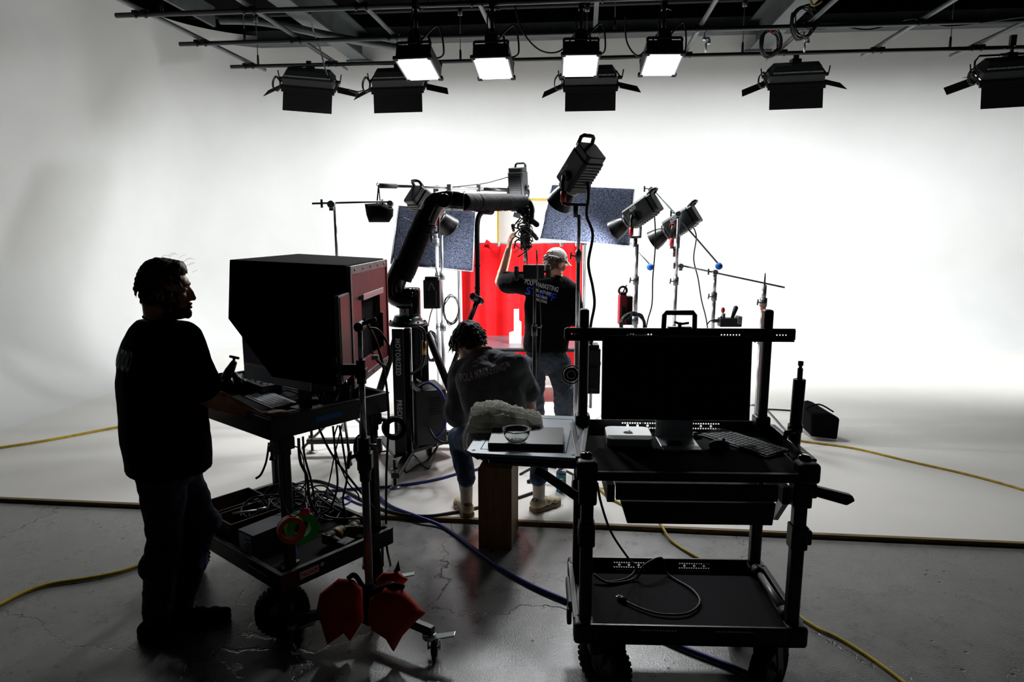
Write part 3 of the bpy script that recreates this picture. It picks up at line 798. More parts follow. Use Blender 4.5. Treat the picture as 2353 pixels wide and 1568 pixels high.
# receiver with a baby pin on the right rail, and the lever below
rx = cp('receiver', 'black_metal', lambda mb: mb.cyl((0.925, 0.3, 0.94), (0.93, 0.3, 1.295), 0.025, n=18), bevel=0.003)
cp('pin', 'grey_metal', lambda mb: mb.lathe([(0.011, 0), (0.011, 0.045), (0.007, 0.047), (0.007, 0.055), (0.011, 0.058), (0.011, 0.075), (0, 0.076)], Matrix.Translation((0.93, 0.3, 1.295)), 12), rx)
cp('locking_lever', 'black_plastic', lambda mb: (mb.cyl((0.91, 0.27, 1.08), (0.87, 0.25, 1.075), 0.012, n=8), mb.bar((0.875, 0.25, 1.08), (0.86, 0.24, 1.05), 0.014, 0.014)), rx)
cp('receiver_collar', 'black_metal', lambda mb: mb.cyl((0.926, 0.3, 1.07), (0.926, 0.3, 1.1), 0.03, n=18), rx)
lv = cp('push_handle', 'black_plastic', lambda mb: (mb.cyl((0.9, 0.06, 0.905), (0.93, 0.055, 0.905), 0.03, n=14),
        mb.add([(0.925, 0.04, 0.925), (0.925, 0.04, 0.885), (1.04, 0.03, 0.855), (1.07, 0.028, 0.875), (1.06, 0.03, 0.895), (0.925, 0.075, 0.925), (0.925, 0.075, 0.885), (1.04, 0.065, 0.855), (1.07, 0.062, 0.875), (1.06, 0.065, 0.895)],
        [(4, 3, 2, 1, 0), (5, 6, 7, 8, 9), (0, 1, 6, 5), (1, 2, 7, 6), (2, 3, 8, 7), (3, 4, 9, 8), (4, 0, 5, 9)])), bevel=0.006)
for x_, y0, y1 in ((CW - 0.035, 0.12, 0.42),):
    cp('latch_tube', 'grey_metal', lambda mb: mb.cyl((x_ - 0.02, y0, 0.36), (x_ - 0.02, y1, 0.36), 0.014, n=12))
    cp('latch_knob', 'housing_grey', lambda mb: (mb.cyl((x_ - 0.02, y0 - 0.05, 0.36), (x_ - 0.02, y0, 0.36), 0.024, n=12), mb.cyl((x_ - 0.02, y1, 0.36), (x_ - 0.02, y1 + 0.05, 0.36), 0.024, n=12)))
cp('side_latch', 'black_plastic', lambda mb: (mb.box((-0.012, 0.27, 0.33), (0.02, 0.22, 0.05)), mb.box((-0.016, 0.16, 0.3), (0.02, 0.05, 0.07))), bevel=0.006)
CM = cart.matrix_basis.copy()
def cl_(p): return CM @ V(p)

# ---------------------------------------------------------------- things on the right cart
mon = thing('monitor', 'wide black monitor on a silver stand hung on the right cart', 'monitor', cl_((0.453, 0.42, 0.988)), R(-2.0))
def mp(name, m, fn, parent=None, **k):
    mb = MB(); fn(mb); return mb.build(name, m, parent or mon, **k)
TL = Matrix.Rotation(R(-4), 4, 'X')
mp('panel', 'silver', lambda mb: mb.box((0.0, 0.012, 0.275), (0.65, 0.02, 0.376), M=TL), bevel=0.006)
mp('screen', 'screen_black', lambda mb: mb.box((0.0, 0.0, 0.274), (0.644, 0.006, 0.37), M=TL), bevel=0.002)
mp('stand', 'silver', lambda mb: mb.bar((0, 0.028, 0.0), (0, 0.028, 0.3), 0.165, 0.012, up=(0, 1, 0)), bevel=0.004)
mp('base', 'silver', lambda mb: mb.box((0, -0.06, 0.005), (0.165, 0.2, 0.008)), bevel=0.004)

mini = thing('computer', 'flat silver desktop computer with a black apple mark beneath the monitor', 'computer', cl_((0.245, 0.4, 0.988)), R(-4))
def rsq(w_, d_, r_, n=6):
    out = []
    for cx, cy, a0 in ((w_ / 2 - r_, d_ / 2 - r_, 0), (-w_ / 2 + r_, d_ / 2 - r_, 90), (-w_ / 2 + r_, -d_ / 2 + r_, 180), (w_ / 2 - r_, -d_ / 2 + r_, 270)):
        out += [(cx + r_ * math.cos(R(a0 + 90 * i / n)), cy + r_ * math.sin(R(a0 + 90 * i / n))) for i in range(n + 1)]
    return out
MB().prism(rsq(0.197, 0.197, 0.032), 0.034, z0=0.004).build('case', 'silver_light', mini, bevel=0.003)
MB().prism(rsq(0.165, 0.165, 0.03), 0.005).build('foot', 'black_plastic', mini)
ap = MB()
def blob(cx, cy, rx_, ry_, n=20): return [(cx + rx_ * math.cos(2 * math.pi * i / n), cy + ry_ * math.sin(2 * math.pi * i / n)) for i in range(n)]
prof = []
for i in range(40):
    a = 2 * math.pi * i / 40
    r_ = 0.021 * (1 + 0.05 * math.cos(2 * a)) - (0.004 if abs(a - math.pi / 2) < 0.25 else 0) - (0.003 if abs(a - 3 * math.pi / 2) < 0.2 else 0)
    x_, y_ = r_ * math.cos(a), r_ * math.sin(a) * 1.05
    if (x_ - 0.026) ** 2 + (y_ - 0.003) ** 2 < 0.0105 ** 2: x_ = 0.026 - math.sqrt(max(0, 0.0105 ** 2 - (y_ - 0.003) ** 2))
    prof.append((x_, y_))
ap.prism(prof, 0.0006, Matrix.Translation((0, 0.0, 0.038)))
ap.prism([(0.0, 0.024), (0.004, 0.034), (0.012, 0.036), (0.011, 0.028)], 0.0006, Matrix.Translation((0, 0, 0.038)))
ap.build('logo', 'print_black', mini)

def keyboard(name, label, loc, rot, w_, d_, body, keym, tilt=3.0):
    t = thing(name, label, 'keyboard', loc, rot)
    q = Matrix.Rotation(R(tilt), 4, 'X')
    MB().prism(rsq(w_, d_, 0.008, 3), 0.008, q, z0=0.003).build('case', body, t, bevel=0.002)
    mb = MB(); mb.box((0, d_ / 2 - 0.012, -0.0 + d_ / 2 * math.sin(R(tilt)) / 2), (w_ * 0.9, 0.012, d_ * math.sin(R(tilt)))); mb.build('rear_foot', body, t)
    cols, rows = 17, 5
    cw, rd = (w_ - 0.012) / cols, (d_ - 0.024) / rows
    key = None
    for r_ in range(rows):
        c_ = 0
        while c_ < cols:
            span = 5 if (r_ == 0 and c_ == 4) else (2 if (r_ in (1, 2) and c_ == 12) else 1)
            kw = cw * span - 0.003
            x_ = -w_ / 2 + 0.006 + cw * (c_ + span / 2); y_ = -d_ / 2 + 0.008 + rd * (r_ + 0.5)
            if key is None or span > 1:
                o = MB().box((0, 0, 0), (kw, rd - 0.003, 0.004)).build('key', keym, t, bevel=0.001, seg=1)
                if span == 1: key = o
            else:
                o = key.copy(); C.objects.link(o); o.parent = t
            o.matrix_basis = q @ Matrix.Translation((x_, y_, 0.0125))
            c_ += span
    return t
k1 = (gz(1608, 1000, 0.995) + gz(1812, 1035, 0.995)) / 2
keyboard('keyboard', 'dark full-size keyboard lying askew on the right cart', (k1.x, k1.y, 0.988), R(-58.5), 0.37, 0.145, 'kb_body', 'key_dark')
ms = MB(); mc_ = gz(1652, 1027, 0.99)
ms.ell((0, 0, 0.012), (0.031, 0.05, 0.02), n=16, m=8)
ms.v = [V((p.x, p.y, max(p.z, 0.0))) for p in ms.v]
mo = thing('mouse', 'black computer mouse beside the askew keyboard on the right cart', 'mouse', (mc_.x, mc_.y, 0.988), R(-70))
ms.build('shell', 'kb_body', mo); MB().cyl((-0.003, 0.022, 0.029), (0.003, 0.022, 0.029), 0.007, n=10).build('scroll_wheel', 'rubber', mo)
pk = gz(1560, 1024, 0.99)
t = thing('clear_packet', 'crinkled clear plastic packet lying in front of the monitor stand', 'packet', (pk.x, pk.y, 0.988 + 0.008), R(-6))
mb = MB(); rn = random.Random(3)
n_ = 9
vs = [(-0.06 + 0.12 * i / n_, -0.035 + 0.07 * j / n_, 0.004 + 0.006 * rn.random()) for i in range(n_ + 1) for j in range(n_ + 1)]
mb.add(vs, [(i * (n_ + 1) + j, (i + 1) * (n_ + 1) + j, (i + 1) * (n_ + 1) + j + 1, i * (n_ + 1) + j + 1) for i in range(n_) for j in range(n_)])
mb.build('film', 'glass_thin', t); MB().box((-0.02, 0, 0.004), (0.06, 0.05, 0.004)).build('insert', 'tool_black', t)
kn = gz(1597, 1004, 0.99)
solo(MB().lathe([(0, 0), (0.03, 0), (0.03, 0.006), (0.012, 0.01), (0.01, 0.022), (0, 0.023)], Matrix.Translation((kn.x, kn.y, 0.988)), 18), 'mount_puck', 'black_plastic', 'small round black puck between monitor stand and keyboard', 'puck')
# power cord in the bottom tray, cord dropping into it
zb_ = 0.318
cord = thing('power_cable', 'black power cord looped in the bottom tray of the right cart', 'cord', gz(1500, 1390, zb_))
cable([at(1372, 1110, 2.75), at(1382, 1160, 2.78), at(1405, 1225, 2.8), gz(1445, 1285, 0.42), gz(1462, 1305, 0.34), gz(1440, 1330, zb_), gz(1390, 1337, zb_), gz(1365, 1320, zb_ + 0.02), gz(1400, 1340, zb_), gz(1460, 1330, zb_), gz(1480, 1300, 0.37), gz(1520, 1283, 0.375), gz(1535, 1320, zb_),
       gz(1590, 1355, zb_), gz(1608, 1385, zb_), gz(1580, 1410, zb_), gz(1520, 1412, zb_), gz(1470, 1398, zb_), gz(1437, 1382, zb_)], 0.0055).build('wire', 'cable_black', cord, True)
p0, p1 = gz(1437, 1382, zb_), gz(1424, 1374, zb_)
MB().cyl(p0, p1, 0.012, 0.014, n=10).build('plug', 'black_plastic', cord, True)
for s_ in (-1, 1):
    d = (p1 - p0).normalized(); sd = V((-d.y, d.x, 0)) * 0.006 * s_
    MB().bar(p1 + sd, p1 + sd + d * 0.018, 0.002, 0.006).build('prong', 'chrome', cord, True)

# ---------------------------------------------------------------- the side shelf on the left of the right cart
ZS = 1.03
fl_, fr_, rr_, rl_ = gz(1068, 1040, ZS), gz(1334, 1053, ZS), gz(1311, 957, ZS), gz(1096, 945, ZS)
sh = thing('side_shelf', 'grey metal side shelf with printed corner crosses beside the right cart', 'shelf', (fr_ + fl_) / 2 - V((0, 0, 0.1)))
ax = (fr_ - fl_).normalized(); ay = V((-ax.y, ax.x, 0))
def sl(x, y, z=0.0): return fl_ + ax * x + ay * y + V((0, 0, z))
SW = (fr_ - fl_).length; SD = (rr_ - fr_).length
poly = [(0.03, -0.005), (SW, -0.005), (SW, SD), (0.0, SD), (0.0, 0.025)]
PM = plane_M(fl_, ax, ay)
MB().prism(poly, 0.012, PM, z0=-0.012).build('plate', 'shelf_grey', sh, True, bevel=0.003)
MB().prism([(0.05, 0.0), (SW, 0.0), (SW, SD), (0.05, SD), (0.0, SD * 0.7), (0.0, 0.05)], 0.016, PM, z0=-0.028).build('under_plate', 'black_metal', sh, True, bevel=0.006)
MB().prism([(0.09, 0.02), (SW, 0.02), (SW, SD - 0.05), (0.09, SD - 0.05)], 0.03, PM, z0=-0.058).build('under_tray', 'black_metal', sh, True, bevel=0.012)
ln = MB()
for a, b in (((0.055, 0.05), (SW - 0.06, 0.05)), ((SW - 0.06, 0.05), (SW - 0.06, SD - 0.06)), ((SW - 0.06, SD - 0.06), (0.055, SD - 0.06)), ((0.055, SD - 0.06), (0.055, 0.05))):
    ln.bar(sl(*a, 0.0004), sl(*b, 0.0004), 0.003, 0.0008, up=(0, 0, 1))
ln.build('printed_frame', 'print_black', sh, True)
for cx, cy in ((0.03, 0.03), (SW - 0.03, 0.03), (SW - 0.03, SD - 0.03)):
    mb = MB(); mb.bar(sl(cx - 0.009, cy, 0.0005), sl(cx + 0.009, cy, 0.0005), 0.003, 0.0008, up=(0, 0, 1)); mb.bar(sl(cx, cy - 0.011, 0.0005), sl(cx, cy + 0.011, 0.0005), 0.003, 0.0008, up=(0, 0, 1))
    mb.build('printed_cross', 'print_black', sh, True)
mb = MB(); mb.bar(sl(0.0, 0.16, 0.0005), sl(0.035, 0.16, 0.0005), 0.012, 0.001, up=(0, 0, 1)); mb.build('slot', 'print_black', sh, True)
for i, (a, b) in enumerate((((SW - 0.034, 0.23), 0.1), ((SW - 0.02, 0.23), 0.07))):
    mb = MB()
    for j in range(int(b / 0.006)): mb.bar(sl(a[0], a[1] + j * 0.006, 0.0005), sl(a[0], a[1] + j * 0.006 + 0.004, 0.0005), 0.007 - 0.003 * i, 0.0006, up=(0, 0, 1))
    mb.build('fine_print', 'print_dim', sh, True)
MB().bar(at(1232, 1078, 2.7), at(1332, 1146, 2.56), 0.02, 0.035).build('strut', 'black_metal', sh, True, bevel=0.004)
MB().bar(sl(SW + 0.006, 0.02, -0.02), sl(SW + 0.006, SD - 0.03, -0.02), 0.018, 0.05, up=(0, 0, 1)).build('hinge_rail', 'black_metal', sh, True, bevel=0.003)
MB().bar(sl(SW - 0.012, 0.02, 0.001), sl(SW - 0.012, SD - 0.03, 0.001), 0.008, 0.003, up=(0, 0, 1)).build('edge_strip', 'black_metal', sh, True)
# slab, bowl, towel
s0, s1, s2 = gz(1121, 1031, ZS), gz(1295, 1035, ZS), gz(1282, 990, ZS + 0.02)
sd_ = thing('stone_slab', 'dark grey rectangular slab lying on the side shelf under the glass bowl', 'slab', (s0 + s1) / 2 + V((0, 0.1, 0)))
sd_.location.z = ZS + 0.001
sx_ = (s1 - s0).normalized(); slw = (s1 - s0).length
MB().prism([(0, 0), (slw, 0), (slw, 0.24), (0, 0.24)], 0.022, plane_M(V((s0.x, s0.y, ZS + 0.001)), sx_, V((-sx_.y, sx_.x, 0)))).build('slab_body', 'slab_dark', sd_, True, bevel=0.0025)
bc = gz(1187, 1016, ZS + 0.023); bc.z = ZS + 0.0235
bowl = thing('glass_bowl', 'small clear glass bowl standing on the dark slab', 'bowl', bc)
prof = [(0, 0.003), (0.028, 0.003), (0.03, 0.0), (0.033, 0.003), (0.045, 0.016), (0.053, 0.032), (0.0565, 0.05), (0.058, 0.053), (0.057, 0.055), (0.054, 0.052), (0.0505, 0.034), (0.0425, 0.019), (0.03, 0.008), (0, 0.007)]
MB().lathe(prof, None, 40).build('bowl_wall', 'glass', bowl)
MB().torus((0, 0, 0.0545), 0.0575, 0.002, n=40, k=8).build('rim', 'glass', bowl)
# folded towel: stacked wavy layers
tw = thing('towel', 'folded pale cotton towel heaped at the back of the side shelf', 'towel', (gz(1165, 985, ZS).x, gz(1165, 985, ZS).y, ZS))
def towel_layer(z0, z1, x0, x1, y0, y1, seed, lift=0.0):
    nx, ny = 56, 26
    def hgt(u, v):
        n_ = noise.noise(V((u * 6 + seed, v * 5, seed))) * 0.5 + noise.noise(V((u * 14 + seed, v * 9, seed + 3))) * 0.25
        edge = min(1, min(u, 1 - u) * 9, min(v, 1 - v) * 5)
        ridge = lift * max(0, math.sin(min(1, (1 - u) * 1.15) * math.pi * 0.72)) * (0.55 + 0.45 * v)
        return z0 + (z1 - z0) * max(0.25, edge ** 0.5) + 0.014 * n_ + ridge + 0.012 * math.sin(v * 24 + u * 4 + seed + 5 * noise.noise(V((u * 5, v * 2, seed)))) * (1 - 0.4 * v) + 0.003 * math.sin(u * 60 + 9 * noise.noise(V((u * 8, v * 8, seed))))
    vs, fs = [], []
    for i in range(nx + 1):
        for j in range(ny + 1):
            u, v = i / nx, j / ny
            x = x0 + (x1 - x0) * u + 0.012 * noise.noise(V((v * 7, seed, u))); y = y0 + (y1 - y0) * v + 0.014 * noise.noise(V((u * 6, seed + 9, v)))
            vs.append((x, y, hgt(u, v)))
    k = len(vs)
    vs += [(p[0], p[1], max(z0 * 0.97, min(z0, p[2] - 0.004)) ) for p in vs]
    m = ny + 1
    for i in range(nx):
        for j in range(ny):
            a = i * m + j
            fs.append((a, a + m, a + m + 1, a + 1)); fs.append((k + a + 1, k + a + m + 1, k + a + m, k + a))
    for i in range(nx):
        a, b = i * m, (i + 1) * m; fs.append((b, a, k + a, k + b)); a, b = i * m + ny, (i + 1) * m + ny; fs.append((a, b, k + b, k + a))
    for j in range(ny):
        a, b = j, j + 1; fs.append((a, b, k + b, k + a)); a, b = nx * m + j, nx * m + j + 1; fs.append((b, a, k + a, k + b))
    return MB().add(vs, fs, True)
towel_layer(0.002, 0.03, -0.17, 0.16, -0.075, 0.1, 2.0, 0.01).build('fold', 'towel', tw)
towel_layer(0.03, 0.05, -0.165, 0.15, -0.06, 0.1, 5.0, 0.04).build('fold', 'towel', tw)
towel_layer(0.052, 0.066, -0.15, 0.06, -0.03, 0.1, 8.0, 0.04).build('fold', 'towel', tw)
# the draped corner over the shelf's left edge
mb = MB(); vs, fs = [], []
for i in range(13):
    for j in range(19):
        u, v = i / 12, j / 18
        vs.append((-0.165 - 0.012 * math.sin(v * 3) - 0.02 * v + 0.008 * math.sin(u * 16 + v * 2), -0.06 + 0.11 * u * (1 - 0.5 * v), 0.03 - v * 0.13 * (0.75 + 0.25 * u)))
for i in range(12):
    for j in range(18): a = i * 19 + j; fs.append((a, a + 19, a + 20, a + 1))
mb.add(vs, fs, True); o = mb.build('draped_corner', 'towel', tw)
sm_ = o.modifiers.new('s', 'SOLIDIFY'); sm_.thickness = 0.006
# ---------------------------------------------------------------- the left cart
LW, LL = 0.67, 1.07
lcart = thing('utility_cart', 'black two-tray utility cart on big wheels loaded with gear at the left', 'cart', (-1.06, 2.9, 0), math.atan2(0.77, 0.64))
LMx = lcart.matrix_basis.copy()
def ll(x, y, z=0.0): return LMx @ V((x, y, z))
def lp(name, m, fn, parent=None, **k):
    mb = MB(); fn(mb); return mb.build(name, m, parent or lcart, **k)
for zb, zt, nm in ((0.25, 0.34, 'bottom_tray'), (0.98, 1.08, 'top_tray')):
    tray = lp(nm, 'black_metal', lambda mb: mb.box((LW / 2, LL / 2, zb + 0.01), (LW - 0.02, LL - 0.02, 0.012)))
    lp('mat', 'dark_mat', lambda mb: mb.box((LW / 2, LL / 2, zb + 0.02), (LW - 0.06, LL - 0.06, 0.008)), tray)
    for i, (c_, s_) in enumerate((((LW / 2, 0.01, (zb + zt) / 2), (LW, 0.02, zt - zb)), ((LW / 2, LL - 0.01, (zb + zt) / 2), (LW, 0.02, zt - zb)), ((0.01, LL / 2, (zb + zt) / 2), (0.02, LL - 0.04, zt - zb)), ((LW - 0.01, LL / 2, (zb + zt) / 2), (0.02, LL - 0.04, zt - zb)))):
        lp('tray_rim', 'black_metal', lambda mb: (mb.box(c_, s_), mb.box((c_[0], c_[1], zt - 0.004), (s_[0] + 0.006, s_[1] + 0.006, 0.008))), tray, bevel=0.004)
    for x_ in (0.0, LW):
        for y_ in (0.0, LL):
            lp('corner_bolt', 'black_metal', lambda mb: mb.lathe([(0, 0), (0.008, 0), (0.008, 0.006), (0, 0.009)], Matrix.Translation((0.04 if x_ == 0 else LW - 0.04, 0.04 if y_ == 0 else LL - 0.04, zt)), 10), tray)
for x_ in (0.09, LW - 0.07):
    for y_ in (0.06, LL - 0.07):
        lp('post', 'black_metal', lambda mb: mb.box((x_, y_, 0.63), (0.045, 0.045, 0.74)), bevel=0.008)
        lp('post_clamp', 'black_plastic', lambda mb: (mb.box((x_, y_, 0.94), (0.08, 0.07, 0.06)), mb.box((x_, y_ + 0.02, 0.9), (0.05, 0.09, 0.04))), bevel=0.006)
        caster(lcart, x_ - 0.02, y_, 0.26, 0.122, 0.075, (R(62) if x_ < 0.3 else R(-30)) if y_ < 0.5 else R(10), 0.03)
pl = lp('name_plate', 'box_label', lambda mb: mb.box((0.15, -0.003, 0.3), (0.105, 0.006, 0.036)), bevel=0.001)
text_on('PROAIM', LMx @ plane_M((0.15, -0.0066, 0.299), (1, 0, 0), (0, 0, 1)), 0.027, 0.95).build('lettering', 'print_black', pl, True)
lp('small_plate', 'box_label', lambda mb: mb.box((0.222, -0.002, 0.311), (0.018, 0.004, 0.018)))
lp('blue_tape', 'tape_blue', lambda mb: mb.box((0.3, -0.0015, 1.03), (0.15, 0.002, 0.024)))
lp('tool_holster', 'black_plastic', lambda mb: mb.box((-0.012, 0.16, 0.3), (0.024, 0.18, 0.04)), bevel=0.004)

# ---------------------------------------------------------------- hooded monitor on the left cart
hood = thing('hooded_monitor', 'black cloth hood on a red framed travel case holding a desktop screen', 'monitor', at(690, 905, 3.45))
hood.location.z = 1.004
DN, DF = 3.2, 3.9
def quadsheet(pts, nrm, th, name, m, **k):
    mb = MB(); n = len(pts); o = V(nrm).normalized() * th
    mb.add(list(pts) + [V(p) + o for p in pts], [list(range(n - 1, -1, -1)), list(range(n, 2 * n))] + [(i, (i + 1) % n, n + (i + 1) % n, n + i) for i in range(n)])
    return mb.build(name, m, hood, True, **k)
N_ = [at(527, 600, DN), at(795, 613, DN), at(795, 893, DN), at(625, 867, DN), at(524, 733, DN)]
sh_ = V((0.045, DF - DN, 0))
Fp = [p + sh_ for p in N_]
quadsheet(N_, (0, 1, 0), 0.012, 'hood_side', 'black_cloth', bevel=0.004)
quadsheet(Fp, (0, -1, 0), 0.012, 'hood_side', 'black_cloth', bevel=0.004)
quadsheet([N_[0] + V((0.0, 0.0, -0.008)), N_[1] + V((0, 0.0, -0.008)), Fp[1] + V((0, 0, -0.008)), Fp[0] + V((0.06, 0, -0.008))], (0, 0, 1), 0.014, 'hood_top', 'black_cloth', bevel=0.004)
# red case frame: a ring at the right end
x0, z0, z1 = N_[1].x + 0.002, 1.145, N_[1].z
def ring_pts(y, z): return V((x0 + (y - DN) * 0.062, y, z))
fw = 0.075
def fbar(name, m, a, b, w_, t_, ofs=0.0):
    return MB().bar(ring_pts(*a) + V((0.012 + ofs, 0, 0)), ring_pts(*b) + V((0.012 + ofs, 0, 0)), t_, w_, up=(1, 0, 0)).build(name, m, hood, True, bevel=0.002)
def rbar(name, m, a, b, hgt, th, ofs=0.0):
    pa, pb = ring_pts(*a) + V((ofs, 0, 0)), ring_pts(*b) + V((ofs, 0, 0))
    d = (pb - pa).normalized(); n = V((1, -0.062, 0)).normalized(); u = n.cross(d)
    mb = MB(); q = [pa - u * hgt / 2, pb - u * hgt / 2, pb + u * hgt / 2, pa + u * hgt / 2]
    mb.add(q + [p + n * th for p in q], [(3, 2, 1, 0), (4, 5, 6, 7), (0, 1, 5, 4), (1, 2, 6, 5), (2, 3, 7, 6), (3, 0, 4, 7)])
    return mb.build(name, m, hood, True, bevel=0.002)
rbar('case_panel', 'red_paint', (DN, z1 - 0.09), (DF, z1 - 0.09), 0.13, 0.014)
rbar('case_panel', 'red_paint', (DF - 0.09, z0 + 0.03), (DF - 0.09, z1 - 0.15), 0.15, 0.014)
rbar('case_panel', 'red_paint', (DN, z0 + 0.06), (DF, z0 + 0.06), 0.1, 0.014)
rbar('case_panel', 'red_paint', (DN + 0.03, z0 + 0.05), (DN + 0.03, z1 - 0.15), 0.06, 0.014)
rbar('case_trim', 'grey_metal', (DN, z1 - 0.02), (DF, z1 - 0.02), 0.04, 0.018)
rbar('case_trim', 'grey_metal', (DN, z0 + 0.018), (DF, z0 + 0.018), 0.036, 0.018)
rbar('case_trim', 'grey_metal', (DN + 0.01, z0), (DN + 0.01, z1), 0.02, 0.018)
rbar('case_trim', 'red_plastic', (DF - 0.008, z0), (DF - 0.008, z1), 0.02, 0.02)
rbar('case_trim', 'silver', (DN + 0.2, z1 - 0.165), (DF - 0.1, z1 - 0.165), 0.03, 0.02)
rbar('case_back', 'black_cloth', (DN, (z0 + z1) / 2), (DF, (z0 + z1) / 2), z1 - z0 - 0.02, 0.006, -0.02)
for i in range(5):
    y_ = DN + 0.07 + i * 0.14
    for zz in (z1 - 0.02, z0 + 0.018):
        MB().ell(ring_pts(y_, zz) + V((0.019, 0, 0)), (0.004, 0.007, 0.007), n=8, m=5).build('rivet', 'silver', hood, True)
rbar('case_latch', 'black_metal', (DF - 0.17, z0 + 0.12), (DF - 0.17, z1 - 0.28), 0.035, 0.02, 0.014)
# the desktop screen inside, its pale blue chin showing below
i0, i1 = at(562, 873, 3.58), at(712, 899, 3.27)
zc0 = min(i0.z, i1.z)
i0.z = i1.z = 1.115
ia = (i1 - i0).normalized(); inn = V((-ia.y, ia.x, 0))     # away from the viewer
iw = (i1 - i0).length
IM = plane_M(i0, ia, (0, 0, 1))
def ib_(name, m, x0_, x1_, z0_, z1_, d0, d1, **k):
    mb = MB(); mb.prism([(x0_, z0_), (x1_, z0_), (x1_, z1_), (x0_, z1_)], d1 - d0, IM, z0=-d1)
    return mb.build(name, m, hood, True, **k)
ib_('chin', 'chin_blue', 0, iw, 0.0, 0.07, 0.0, 0.012, bevel=0.003)
ib_('screen_shell', 'silver', 0, iw, 0.07, 0.42, 0.0, 0.012, bevel=0.003)
ib_('screen', 'screen_dim', 0.012, iw - 0.012, 0.09, 0.405, -0.002, 0.001)
mb = MB()
for i in range(9): mb.prism([(0.02, 0.13 + i * 0.03), (0.028 + 0.022 * ((i * 7) % 3), 0.13 + i * 0.03), (0.028 + 0.022 * ((i * 7) % 3), 0.134 + i * 0.03), (0.02, 0.134 + i * 0.03)], 0.001, IM, z0=0.0022)
mb.build('screen_text', 'print_dim', hood, True)
ib_('screen_stand', 'black_metal', iw * 0.8 - 0.05, iw * 0.8 + 0.05, -0.11, 0.1, 0.05, 0.056)
mb = MB(); mb.prism([(iw * 0.8 - 0.06, 0.0), (iw * 0.8 + 0.06, 0.0), (iw * 0.8 + 0.06, 0.12), (iw * 0.8 - 0.06, 0.12)], 0.006, plane_M(i0 + V((0, 0, -0.108)), ia, inn)); mb.build('screen_base', 'black_metal', hood, True)
for px, w_ in (((733, 884), 0.06), ((758, 887), 0.05)):
    p = at(px[0], px[1], DN + 0.02); MB().box(p, (w_, 0.03, 0.05)).build('case_bracket', 'grey_metal', hood, True, bevel=0.004)

# ---------------------------------------------------------------- flat monitor on the chrome roller stand
SX, SY = -0.677, 3.0
st = thing('roller_stand', 'chrome roller stand with a clamp collar and braked casters in front of the left cart', 'stand', (SX, SY, 0))
def tp(name, m, fn, parent=None, **k):
    mb = MB(); fn(mb); return mb.build(name, m, parent or st, **k)
tp('pole', 'grey_metal', lambda mb: mb.cyl((0, 0, 0.1), (0, 0, 0.95), 0.019, n=16))
tp('pole', 'chrome', lambda mb: mb.cyl((0, 0, 0.95), (0, 0, 1.3), 0.0145, n=16))
tp('pole', 'chrome', lambda mb: mb.cyl((0, 0, 1.26), (0, 0, 1.5), 0.011, n=14))
tp('collar', 'fixture_grey', lambda mb: (mb.cyl((0, 0, 0.8), (0, 0, 0.97), 0.03, n=16), mb.box((0.004, -0.005, 0.86), (0.066, 0.05, 0.08)), mb.cyl((0, 0, 0.76), (0, 0, 0.8), 0.026, n=14)), bevel=0.003)
tp('t_handle', 'fixture_grey', lambda mb: (mb.cyl((-0.02, -0.02, 0.9), (-0.06, -0.04, 0.88), 0.009, n=8), mb.bar((-0.055, -0.04, 0.915), (-0.068, -0.042, 0.835), 0.016, 0.024)), bevel=0.004)
tp('t_handle', 'zinc', lambda mb: (mb.cyl((0.02, 0, 0.93), (0.07, 0, 0.93), 0.008, n=8), mb.bar((0.07, 0, 0.965), (0.072, 0, 0.9), 0.024, 0.018)), bevel=0.004)
tp('collar', 'black_metal', lambda mb: (mb.cyl((0, 0, 1.22), (0, 0, 1.33), 0.022, n=14), mb.box((0.0, 0, 1.27), (0.05, 0.05, 0.04))), bevel=0.003)
tp('tilt_lever', 'black_plastic', lambda mb: (mb.bar((0.01, 0.0, 1.49), (0.075, 0.0, 1.515), 0.016, 0.018), mb.cyl((0, -0.03, 1.48), (0, 0.05, 1.48), 0.022, n=12)), bevel=0.004)
tp('cable_clamp', 'white_foam', lambda mb: mb.box((0.065, 0, 1.34), (0.03, 0.02, 0.022)), bevel=0.003)
text_on('BTH2', plane_M((SX + 0.065, SY - 0.011, 1.34), (1, 0, 0), (0, 0, 1)), 0.011, 0.8).build('clamp_text', 'print_black', st, True)
for dx, dy in ((-0.335, -0.1), (0.305, -0.185), (0.05, 0.35)):
    d = V((dx, dy, 0)).normalized(); e = V((dx, dy, 0))
    tp('leg', 'black_metal', lambda mb: mb.bar(d * 0.02 + V((0, 0, 0.135)), e + d * 0.02 + V((0, 0, 0.125)), 0.032, 0.042, up=(0, 0, 1)), bevel=0.003)
    cst = tp('caster_wheel', 'rubber', lambda mb: mb.cyl(e + V((0.02 - 0.012, 0, 0.04)), e + V((0.02 + 0.014, 0, 0.04)), 0.04, n=24), bevel=0.004)
    tp('caster_bearing', 'chrome', lambda mb: (mb.lathe([(0, 0), (0.03, 0), (0.034, 0.006), (0.03, 0.012), (0.034, 0.018), (0.03, 0.024), (0, 0.024)], Matrix.Translation((e.x, e.y, 0.085)), 18), mb.bar(e + V((-0.006, 0, 0.09)), e + V((-0.006, 0, 0.04)), 0.005, 0.04), mb.bar(e + V((0.048, 0, 0.09)), e + V((0.048, 0, 0.04)), 0.005, 0.04), mb.cyl(e + V((-0.01, 0, 0.04)), e + V((0.05, 0, 0.04)), 0.008, n=8)), cst)
    tp('brake_pedal', 'zinc', lambda mb: mb.prism([(0, 0), (0.1, 0.004), (0.1, 0.04), (0, 0.045)], 0.006, plane_M(e + V((0.02, -0.045, 0.1)), (1, -0.1, 0.25), (0.1, 1, 0))), cst, bevel=0.002)
